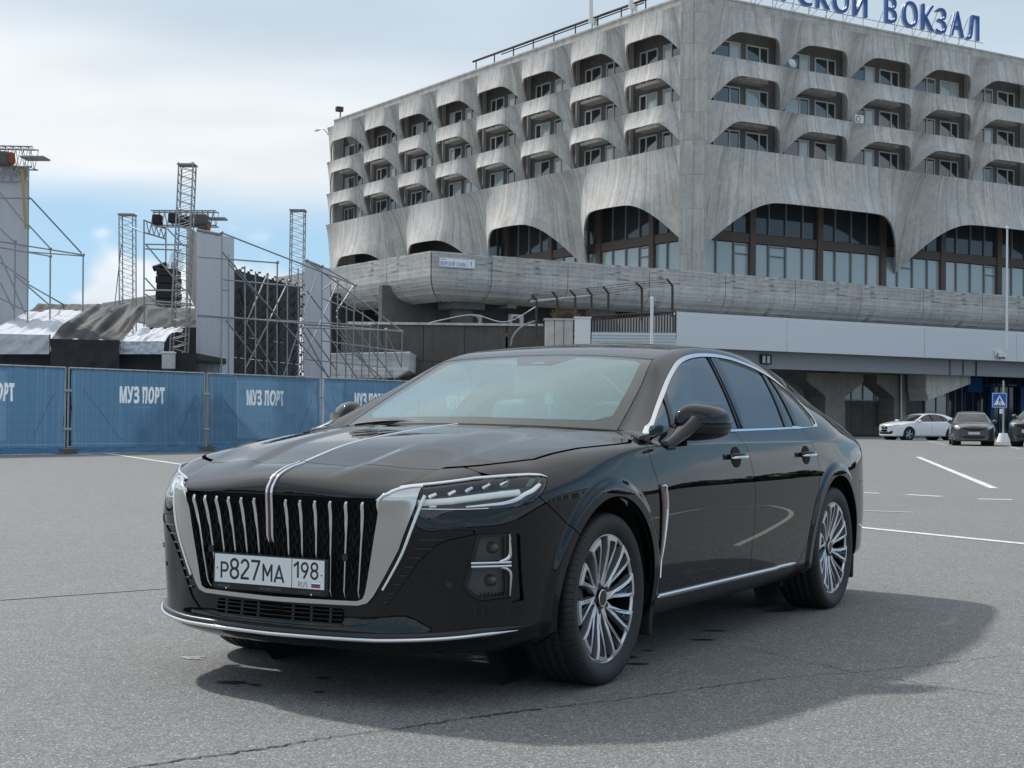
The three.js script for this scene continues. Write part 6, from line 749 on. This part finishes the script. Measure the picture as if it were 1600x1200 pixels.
    { const p = low.attributes.position; for (let i = 0; i < p.count; i++) { p.setX(i, p.getX(i) * 0.965); p.setZ(i, p.getZ(i) * 0.975); if (p.getY(i) > 0) p.setY(i, p.getY(i) * 0.1); p.setY(i, p.getY(i) - 0.004); } low.computeVertexNormals(); }
    mesh('mirror_cap', place(top), M.paint, R); mesh('mirror_base', place(low), M.gloss, R);
    const arm = sweep([[-0.56, 0.885, 0.943], [-0.61, 0.893, 0.957], [-0.67, 0.903, 0.984], [-0.725, 0.915, 1.012], [-0.765, 0.93, 1.04]], [[0.2, -0.3, 1], [0.2, -0.3, 1], [0.2, -0.3, 1], [0.2, -0.3, 1], [0.2, -0.3, 1]], 0.15, 0.065, { endsW: (f) => mix(0.62, 1.15, f) }); mesh('mirror_arm', geo(arm, s), M.gloss, R);
    const li = sweep(lin(0, 1, 12).map((f) => [-0.735 + 0.09 * Math.sin(Math.PI * f) ** 0.5 - 0.0 - 0.05 * (f * 2 - 1) - 0.115, 0.985 + (f - 0.5) * 0.18, 1.03]), lin(0, 1, 12).map((f) => [1, (f - 0.5), 0]), 0.006, 0.012); mesh('mirror_indicator', geo(li, s), M.satin, R);
    const foot = sweep([[-0.52, 0.882, 0.940], [-0.57, 0.889, 0.941], [-0.65, 0.889, 0.944]], [[0, 0.5, 1], [0, 0.5, 1], [0, 0.5, 1]], 0.07, 0.02); mesh('mirror_foot', geo(foot, s), M.plastic, R);
  }
  for (const s of [1, -1]) { const q = dense([[-0.488, 0.72, 0.985], [-0.490, 0.745, 0.986], [-0.462, 0.81, 0.982], [-0.415, 0.878, 0.970]], 14); cp('pillar_base', geo(sweep(q, q.map(() => [0.5, 0.25, 0.8]), 0.055, 0.05), s), M.paint); }
  // wiper arms at the foot of the screen
  for (const [a, b] of [[[-0.41, -0.62, 1.020], [-0.385, -0.16, 1.034]], [[-0.385, -0.12, 1.030], [-0.42, 0.40, 1.024]]]) { const q = lin(0, 1, 8).map((f) => [mix(a[0], b[0], f), mix(a[1], b[1], f), mix(a[2], b[2], f) + 0.012 * Math.sin(Math.PI * f)]); cp('wiper', geo([sweep(q, q.map(() => [0.3, 0, 1]), 0.016, 0.012), sweep(q.map((p) => [p[0] - 0.02, p[1], p[2] + 0.002]), q.map(() => [0.3, 0, 1]), 0.008, 0.018)]), M.plastic); }
  cp('cowl_panel', geo((() => { const f = (a, b) => { const y = (b * 2 - 1) * 0.72, k = (y / 0.72) ** 2; return [mix(-0.29, -0.42, a) - 0.13 * k, y, mix(1.010, 1.03, a) - 0.014 * k]; }; return [grid(f, lin(0, 1, 4), lin(0, 1, 24), -1)]; })()), M.plastic);
  // ---- cabin
  cp('dashboard', [box(0.42, 0.16, 1.38, -0.78, 0.90, 0, 0.05), box(0.30, 0.05, 1.30, -0.66, 0.975, 0, 0.02)], M.trim);
  cp('cabin_tub', [box(2.1, 0.03, 1.5, -1.5, 0.45, 0), box(2.1, 0.5, 0.03, -1.5, 0.7, 0.80), box(2.1, 0.5, 0.03, -1.5, 0.7, -0.80), box(0.9, 0.03, 1.3, -3.05, 0.96, 0)].map(plain), M.trim);
  const head = clip(shift(GREEN, -0.03), (x, y, z, u, v) => Math.min(4.5 - v, u - 3.0, 7.4 - u)); cp('headliner', [geo(head), geo(head, -1)], M.seat);
  for (const y of [0.38, -0.38]) { const S = new THREE.Group(); S.name = 'front_seat'; car.add(S); const bk = new RoundedBoxGeometry(0.15, 0.62, 0.48, 5, 0.06); bk.rotateZ(0.28); mesh('seat_back', bk.translate(-1.66, 0.86, -y), M.seat, S); mesh('seat_cushion', new RoundedBoxGeometry(0.5, 0.16, 0.5, 4, 0.06).translate(-1.35, 0.58, -y), M.seat, S); const hr = new RoundedBoxGeometry(0.11, 0.19, 0.28, 5, 0.05); hr.rotateZ(0.2); mesh('head_restraint', hr.translate(-1.775, 1.235, -y), M.seat, S); }
  cp('rear_seat', [(() => { const g = new RoundedBoxGeometry(0.16, 0.66, 1.3, 4, 0.06); g.rotateZ(0.35); return g.translate(-2.62, 0.84, 0); })(), new RoundedBoxGeometry(0.5, 0.16, 1.3, 4, 0.06).translate(-2.3, 0.56, 0)].map(plain), M.seat);
  { const g = new THREE.TorusGeometry(0.18, 0.016, 10, 40); g.rotateY(Math.PI / 2); g.rotateZ(0.45); cp('steering_wheel', [g.translate(-1.02, 0.965, -0.38), new RoundedBoxGeometry(0.06, 0.12, 0.14, 3, 0.02).translate(-1.0, 0.955, -0.38), rod([-1.02, 0.965, -0.55], [-1.02, 0.965, -0.21], 0.014)].map(plain), M.trim); }
  { const e = greenFn(2.5, 0); cp('rear_view_mirror', [new RoundedBoxGeometry(0.03, 0.07, 0.24, 3, 0.014).translate(e[0] - 0.1, e[2] - 0.06, 0), rod([e[0] - 0.09, e[2] - 0.05, 0], [e[0] - 0.02, e[2], 0], 0.012)].map(plain), M.plastic);
    const o = thing('pendant_ornament', 'small pale ornament with tassel hanging behind the black sedan windscreen', 'ornament', [0, 0, 0]); o.position.copy(car.localToWorld(new THREE.Vector3(e[0] - 0.12, e[2] - 0.10, 0))); car.updateMatrixWorld(); o.position.copy(new THREE.Vector3(e[0] - 0.12, e[2] - 0.10, 0).applyMatrix4(car.matrixWorld));
    mesh('cord', rod([0, 0, 0], [0, -0.05, 0], 0.0016, 5), M.white, o); mesh('charm', [new THREE.CylinderGeometry(0.02, 0.024, 0.05, 12).translate(0, -0.075, 0), new THREE.CylinderGeometry(0.028, 0.028, 0.008, 12).translate(0, -0.10, 0), new THREE.ConeGeometry(0.02, 0.02, 12).translate(0, -0.042, 0)], std({ color: rgb(0.75, 0.76, 0.68), roughness: 0.5 }), o); mesh('tassel', [rod([0, -0.104, 0], [0.001, -0.17, 0], 0.006, 7, 0.003)], M.white, o); }
  // ---- wheels
  const treadBump = dataTex(2048, 256, (i, j) => { const v = j / 256, sh = v < 0.24 || v > 0.76, sip = ((i / 2048 * 78) % 1); let k = 0.8; if (v > 0.30 && v < 0.70) { if (sip < 0.16 && (v < 0.42 || v > 0.58)) k = 0.25; } else if (sh && v > 0.12 && v < 0.88 && sip < 0.2) k = 0.15; return k; });
  const tyreMat = std({ color: rgb(0.016, 0.0165, 0.0175), roughness: 0.6, bumpMap: treadBump, bumpScale: 0.006 });
  function tyre() { const R = 0.3455, pr = [[0.252, -0.098], [0.262, -0.108], [0.285, -0.120], [0.312, -0.1225], [0.330, -0.117], [0.3405, -0.104], [0.3435, -0.088], [0.3445, -0.066], [0.336, -0.064], [0.336, -0.056], [0.345, -0.054], [R, -0.026], [0.336, -0.024], [0.336, -0.015], [R, -0.013]]; const pts = [...pr, ...pr.slice().reverse().map(([r, z]) => [r, -z])].map(([r, z]) => new THREE.Vector2(r, z)); const g = new THREE.LatheGeometry(pts, 96); g.rotateX(Math.PI / 2); return g; }
  const spokeShape = () => { // one fork of the wheel: a stem that splits, with a slot between the tines
    const s = new THREE.Shape(); const P = [[-0.013, 0.050], [-0.0125, 0.10], [-0.0235, 0.16], [-0.032, 0.20], [-0.045, 0.244], [-0.020, 0.2475], [0, 0.2485], [0.020, 0.2475], [0.045, 0.244], [0.032, 0.20], [0.0235, 0.16], [0.0125, 0.10], [0.013, 0.050]]; P.forEach((p, i) => (i ? s.lineTo(...p) : s.moveTo(...p))); s.closePath();
    const h = new THREE.Path(); [[0, 0.108], [-0.0125, 0.165], [-0.0215, 0.205], [-0.026, 0.228], [-0.012, 0.2315], [0.012, 0.2315], [0.026, 0.228], [0.0215, 0.205], [0.0125, 0.165]].forEach((p, i) => (i ? h.lineTo(...p) : h.moveTo(...p))); h.closePath(); s.holes.push(h); return s; };
  function wheel() {
    const w = new THREE.Group(); w.name = 'wheel';
    mesh('tyre', tyre(), tyreMat, w);
    const rimG = new THREE.LatheGeometry([[0.246, 0.06], [0.246, 0.088], [0.2485, 0.0985], [0.2545, 0.1035], [0.2595, 0.1015], [0.2595, 0.092]].map((q) => new THREE.Vector2(...q)), 96).rotateX(Math.PI / 2); mesh('rim', rimG, M.alloy, w);
    mesh('rim_barrel', new THREE.CylinderGeometry(0.243, 0.232, 0.19, 64, 1, true).rotateX(Math.PI / 2).translate(0, 0, 0.0), M.gunmetal, w);
    const disc = new THREE.CylinderGeometry(0.165, 0.165, 0.024, 48).rotateX(Math.PI / 2).translate(0, 0, 0.015); mesh('brake_disc', disc, M.iron, w);
    mesh('brake_caliper', new RoundedBoxGeometry(0.09, 0.20, 0.06, 3, 0.02).translate(-0.135, 0.03, 0.03), M.gunmetal, w);
    const sh = new THREE.ExtrudeGeometry(spokeShape(), { depth: 0.026, bevelEnabled: true, bevelThickness: 0.003, bevelSize: 0.0025, bevelSegments: 2 }), sh2 = new THREE.ExtrudeGeometry((() => { const s = new THREE.Shape(); [[-0.0035, 0.095], [-0.0035, 0.17], [-0.006, 0.236], [0.006, 0.236], [0.0035, 0.17], [0.0035, 0.095]].forEach((p, i) => (i ? s.lineTo(...p) : s.moveTo(...p))); s.closePath(); return s; })(), { depth: 0.03, bevelEnabled: true, bevelThickness: 0.003, bevelSize: 0.002, bevelSegments: 2 });
    const bend = (g, sw) => { const p = g.attributes.position; for (let i = 0; i < p.count; i++) { const x = p.getX(i), y = p.getY(i), r = Math.hypot(x, y), a = sw * (r - 0.05) * 3.2, z = p.getZ(i); p.setXYZ(i, x * Math.cos(a) - y * Math.sin(a), x * Math.sin(a) + y * Math.cos(a), z + 0.052 + 0.030 * sm(0.05, 0.24, r)); } g.computeVertexNormals(); return g; };
    bend(sh, 0.16); bend(sh2, 0.16);
    for (let k = 0; k < 10; k++) { const m = mesh('spoke', sh, M.alloy, w); m.rotation.z = k / 10 * 2 * Math.PI; const q = mesh('spoke', sh2, M.gunmetal, w); q.rotation.z = k / 10 * 2 * Math.PI; q.position.z = -0.004; }
    mesh('hub', new THREE.CylinderGeometry(0.062, 0.07, 0.06, 40).rotateX(Math.PI / 2).translate(0, 0, 0.045), M.gunmetal, w);
    mesh('hub_cap', new THREE.CylinderGeometry(0.031, 0.034, 0.02, 32).rotateX(Math.PI / 2).translate(0, 0, 0.080), M.bronze, w);
    mesh('hub_ring', new THREE.TorusGeometry(0.033, 0.003, 8, 32).translate(0, 0, 0.088), M.chrome, w);
    for (let k = 0; k < 5; k++) { const a = k / 5 * 2 * Math.PI + 0.3; mesh('wheel_nut', new THREE.CylinderGeometry(0.011, 0.013, 0.03, 6).rotateX(Math.PI / 2).translate(0.055 * Math.cos(a), 0.055 * Math.sin(a), 0.070), M.gunmetal, w); }
    return w;
  }
  const w0 = wheel();
  [[0, 1], [1, 1], [0, -1], [1, -1]].forEach(([i, s], k) => { const w = k ? w0.clone() : w0; w.position.set(AX[i], 0.342, -0.803 * s); if (s > 0) w.rotation.set(0, Math.PI, 0.35 + k * 0.9); else w.rotation.set(0, 0, 0.5 + k); w.name = 'wheel'; car.add(w); });
}
// ================================================================ cars parked by the terminal, and what lies beyond the picture
{
  const W2 = grid(wall, [...lin(0, 7, 60), ...lin(7, 22, 110).slice(1)], lin(0, 8, 34), 1), H2 = grid(hoodFn, lin(0, 1, 30), lin(0, 1, 16), -1), R2 = grid(greenFn, lin(0, 11, 70), lin(0, 11, 40), -1);
  const side = poly([[-0.435, 0.985], [-0.592, 1.058], [-0.878, 1.183], [-1.168, 1.3], [-1.444, 1.371], [-1.761, 1.396], [-2.076, 1.388], [-2.436, 1.326], [-2.683, 1.22], [-2.785, 1.10], [-2.77, 1.03], [-2.37, 1.01], [-1.49, 1.0], [-1, 0.995]], 4);
  const lampP = poly([[3.25, 0.79], [4, 0.81], [5.2, 0.835], [6.3, 0.835], [6.1, 0.76], [4.6, 0.71], [3.35, 0.70]]), S2 = poly(lampP.pts.map(([u, z]) => [(u - 3) * 0.17, z]));
  const open = (x, z) => Math.min(...AX.map((a) => Math.hypot(x - a, z - AZ) - 0.40));
  const carMat = { white: phy({ color: rgb(0.72, 0.74, 0.76), roughness: 0.25, clearcoat: 1, clearcoatRoughness: 0.03 }), grey: phy({ color: rgb(0.085, 0.085, 0.095), metalness: 0.5, roughness: 0.3, clearcoat: 1, clearcoatRoughness: 0.03 }), dark: phy({ color: rgb(0.035, 0.037, 0.04), metalness: 0.4, roughness: 0.35, clearcoat: 1, clearcoatRoughness: 0.04 }), win: phy({ color: rgb(0.012, 0.014, 0.015), roughness: 0.02, ior: 1.75 }), head: phy({ color: rgb(0.45, 0.47, 0.48), roughness: 0.15, metalness: 0.6, clearcoat: 1 }) };
  function parked(name, label, p, turn, [sx, sy, sz], paint, style) {
    const o = thing(name, label, style === 'suv' ? 'pickup' : 'car', [p[0], 0, p[1]], turn), put = (n, g, m) => mesh(n, [].concat(g).map((q) => plain(q).scale(sx, sy, sz)), m, o), two = (m) => [geo(m), geo(m, -1)];
    const intake = style === 'coupe' ? poly([[0, 0.30], [0.52, 0.32], [0.62, 0.45], [0.50, 0.50], [0.30, 0.42], [0, 0.42]]) : poly([[0, 0.28], [0.45, 0.30], [0.52, 0.36], [0.40, 0.42], [0, 0.42]]), grille = style === 'coupe' ? poly([[0.02, 0.60], [0.10, 0.585], [0.24, 0.61], [0.26, 0.67], [0.20, 0.70], [0.05, 0.70]]) : poly([[0, 0.62], [0.30, 0.65], [0.50, 0.72], [0.44, 0.735], [0, 0.70]]), edge = (f) => (x, y, z, u) => (u < 5 ? f(y, z) : -1);
    put('body', [...two(rim(clip(W2, (x, y, z, u, v) => Math.min(open(x, z), u > 2.8 && u < 7 ? -S2((u - 3) * 0.17, z) : 1, u < 5 ? Math.min(-intake(y, z), -grille(y, z)) : 1)), 0.03)), ...two(H2), ...two(rim(clip(R2, (x, y, z, u, v) => Math.max(Math.min(v - 4.7, Math.max(-side(x, z), 7.3 - v)), Math.min(4.75 - v, u - 3, 7.4 - u))), 0.02)), ...two((() => { const f = (a, b) => { a = Math.max(a, 0); const sb = b < 0 ? -1 : 1; b = Math.abs(b); const E = wall(mix(16.5, 22, a ** 0.8), 8), C = [mix(-3.3, -3.97, a), 0, mix(1.12, 1.05, a)]; return [mix(C[0], E[0], b), sb * mix(C[1], E[1], b), mix(C[2], E[2], b ** 1.6)]; }; return grid(f, lin(0, 1, 10), lin(0, 1, 8), -1); })())], paint);
    put('windscreen', two(clip(R2, (x, y, z, u, v) => Math.min(4.7 - v, 3 - u))), carMat.win); put('rear_screen', two(clip(R2, (x, y, z, u, v) => Math.min(4.7 - v, u - 7.4))), carMat.win);
    for (const s of [1, -1]) { for (const [a, b] of [[0, -1.68], [-1.76, -2.42], [-2.47, -3]]) put('side_window', geo(shift(clip(R2, (x, y, z, u, v) => (v < 7.3 && u < 7 ? -1 : Math.min(side(x, z) - 0.01, a - x + (1.0 - z) * -0.35, x - b + (1.0 - z) * 0.35))), -0.004), s), carMat.win);
      put('headlight', geo(shift(clip(W2, (x, y, z, u) => (u > 2.8 && u < 7 ? S2((u - 3) * 0.17, z) : -1)), -0.004), s), carMat.head);
      const mg = new THREE.SphereGeometry(0.11, 16, 10).scale(0.9, 0.75, 1).translate(-0.66, 1.03, -1.0 * s); put('door_mirror', [mg, rod([-0.55, 0.97, -0.86 * s], [-0.64, 1.0, -0.95 * s], 0.03)], paint);
      put('door_line', [geo(sweep(lin(0.32, 0.98, 14).map((z) => onSide(-1.58 + 0.1 * (z - 0.6), z, 0.001).p), lin(0, 1, 15).map(() => [0, 1, 0]), 0.008, 0.004), s), geo(sweep(lin(0.32, 0.96, 14).map((z) => onSide(-0.43 + 0.05 * (z - 0.6), z, 0.001).p), lin(0, 1, 15).map(() => [0, 1, 0]), 0.008, 0.004), s)], M.dark); }
    put('grille', two(shift(clip(W2, edge((y, z) => grille(y, z) + 0.004)), -0.012)), M.gloss); put('bumper_intake', two(shift(clip(W2, edge((y, z) => intake(y, z) + 0.004)), -0.02)), M.plastic);
    if (style === 'coupe') for (const s of [1, -1]) { const q = grille.pts.map(([y, z]) => onFront(y, z, 0.004)); put('grille_frame', geo(sweep(q.map((e) => e.p), q.map((e) => e.n), 0.014, 0.014, { closed: true }), s), M.gloss); }
    put('number_plate', box(0.012, 0.11, 0.5, 1.0, style === 'coupe' ? 0.50 : 0.535, 0), style === 'coupe' ? M.gloss : std({ color: rgb(0.55, 0.56, 0.55), roughness: 0.5 }));
    put('underbody', box(4.2, 0.3, 1.3, -1.5, 0.36, 0), M.dark); for (const s of [1, -1]) for (const a of AX) { put('wheel_housing', new THREE.CylinderGeometry(0.42, 0.42, 0.34, 24).rotateX(Math.PI / 2).translate(a, AZ + 0.02, -0.70 * s), M.dark); }
    const dk = clip(shift(R2, -0.03), (x, y, z, u, v) => Math.min(8 - v, u - 0.5, 9 - u)); put('cabin', two(dk), M.dark);
    for (const s of [1, -1]) for (const a of AX) { const w = new THREE.Group(); w.name = 'wheel'; w.position.set(a * sx, 0.335 * 0.98, -0.80 * s * sz); if (s > 0) w.rotation.y = Math.PI; o.add(w); mesh('tyre', new THREE.LatheGeometry([[0.225, -0.1], [0.24, -0.112], [0.3, -0.115], [0.325, -0.1], [0.33, -0.06], [0.33, 0.06], [0.325, 0.1], [0.3, 0.115], [0.24, 0.112], [0.225, 0.1]].map((q) => new THREE.Vector2(...q)), 36).rotateX(Math.PI / 2), M.rubber, w); mesh('rim', [new THREE.LatheGeometry([[0.2, 0.06], [0.222, 0.1], [0.235, 0.105], [0.238, 0.09]].map((q) => new THREE.Vector2(...q)), 36).rotateX(Math.PI / 2), new THREE.CylinderGeometry(0.21, 0.21, 0.02, 30).rotateX(Math.PI / 2).translate(0, 0, 0.03)], M.gunmetal, w); for (let k = 0; k < 10; k++) { const a2 = Math.floor(k / 2) / 5 * 2 * Math.PI + (k % 2 ? 0.2 : -0.2); mesh('spoke', rod([0.03 * Math.cos(a2), 0.03 * Math.sin(a2), 0.075], [0.225 * Math.cos(a2), 0.225 * Math.sin(a2), 0.095], 0.014, 6), style === 'suv' ? M.gunmetal : M.alloy, w); } }
    return o;
  }
  const A = at(1425, 684, 84), B = at(1519, 694, 68), C = at(1632, 697, 64);
  const turnOf = (dx, dz) => Math.atan2(-dz, dx);   // car's nose towards (dx, dz)
  { const t = turnOf(-0.93, 0.40), q = at(1404, 684, 80.2); parked('sedan', 'white sedan with black grille parked side-on under the driveway ramp', [q.x, q.z], t, [0.93, 0.975, 0.965], carMat.white, 'coupe'); }
  { const t = turnOf(-0.24, 1), q = at(1520, 694, 64.8); parked('sedan', 'dark grey sedan facing the camera, parked right of the white sedan', [q.x, q.z], t, [0.88, 1.0, 0.93], carMat.grey, 'plain'); }
  { const t = turnOf(-0.55, 0.83), q = at(1598, 697, 63.6); parked('pickup', 'dark pickup truck cut off by the right edge of the picture', [q.x + 0.5, q.z], t, [1.02, 1.22, 1.02], carMat.dark, 'suv'); }
}
{ // far trees and sheds that ring the parking ground: only the car's paint and glass show them
  const r = rng(77), g = (() => { const P = []; const r2 = rng(5); for (let k = 0; k < 90; k++) { const a = r2() * 6.28, b = Math.acos(2 * r2() - 1), q = 0.55 + 0.5 * r2(), c = new THREE.Vector3(Math.sin(b) * Math.cos(a), Math.cos(b) * 0.9, Math.sin(b) * Math.sin(a)).multiplyScalar(q), t = new THREE.Vector3(r2() - 0.5, r2() - 0.5, r2() - 0.5).normalize(), s = new THREE.Vector3().crossVectors(t, c).normalize(); const w = 0.2 + 0.2 * r2(); const p = [c.clone().addScaledVector(t, w), c.clone().addScaledVector(s, w), c.clone().addScaledVector(t, -w), c.clone().addScaledVector(s, -w)]; for (const i of [0, 1, 2, 0, 2, 3]) P.push(p[i].x, p[i].y, p[i].z); } const g = new THREE.BufferGeometry(); g.setAttribute('position', new THREE.Float32BufferAttribute(P, 3)); g.computeVertexNormals(); return g; })();
  const N = 620, inst = new THREE.InstancedMesh(g, std({ color: rgb(0.045, 0.06, 0.03), roughness: 0.9, side: THREE.DoubleSide }), N), m = new THREE.Matrix4(), q = new THREE.Quaternion(), e = new THREE.Euler();
  for (let i = 0; i < N; i++) { const az = mix(0.62, Math.PI * 2 - 0.5, i / N) + (r() - 0.5) * 0.02, d = 150 + 60 * r(), h = 0.7 + 1.3 * r() * (0.3 + n2(az * 9, 3)); e.set(0, r() * 6, 0); q.setFromEuler(e); m.compose(new THREE.Vector3(Math.sin(az) * d, h * 0.75, -Math.cos(az) * d), q, new THREE.Vector3(h * 2.6, h, h * 2.6)); inst.setMatrixAt(i, m); }
  inst.name = 'far_trees'; tag(inst, 'dark line of trees far beyond the parking ground', null, null, 'stuff'); inst.castShadow = inst.receiveShadow = true; scene.add(inst);
  const shed = (label, x, z, w, h, d, t, mat) => { const o = thing('warehouse', label, 'building', [x, 0, z], t); mesh('wall', box(w, h, d, 0, h / 2, 0), mat, o); mesh('roof', box(w + 0.8, 0.3, d + 0.8, 0, h + 0.15, 0), BM.beam, o); for (let k = 0; k < 6; k++) mesh('gate', box(w / 9, h * 0.6, 0.12, (k - 2.5) * w / 6.4, h * 0.3, d / 2 + 0.02), BM.greyframe, o); };
  shed('long pale shed far off to the right of the parking ground', 105, -38, 46, 4.6, 12, -1.1, BM.white); shed('grey shed far behind the camera', 40, 120, 60, 5.4, 14, Math.PI, BM.fascia);
}
renderer.render(scene, camera);
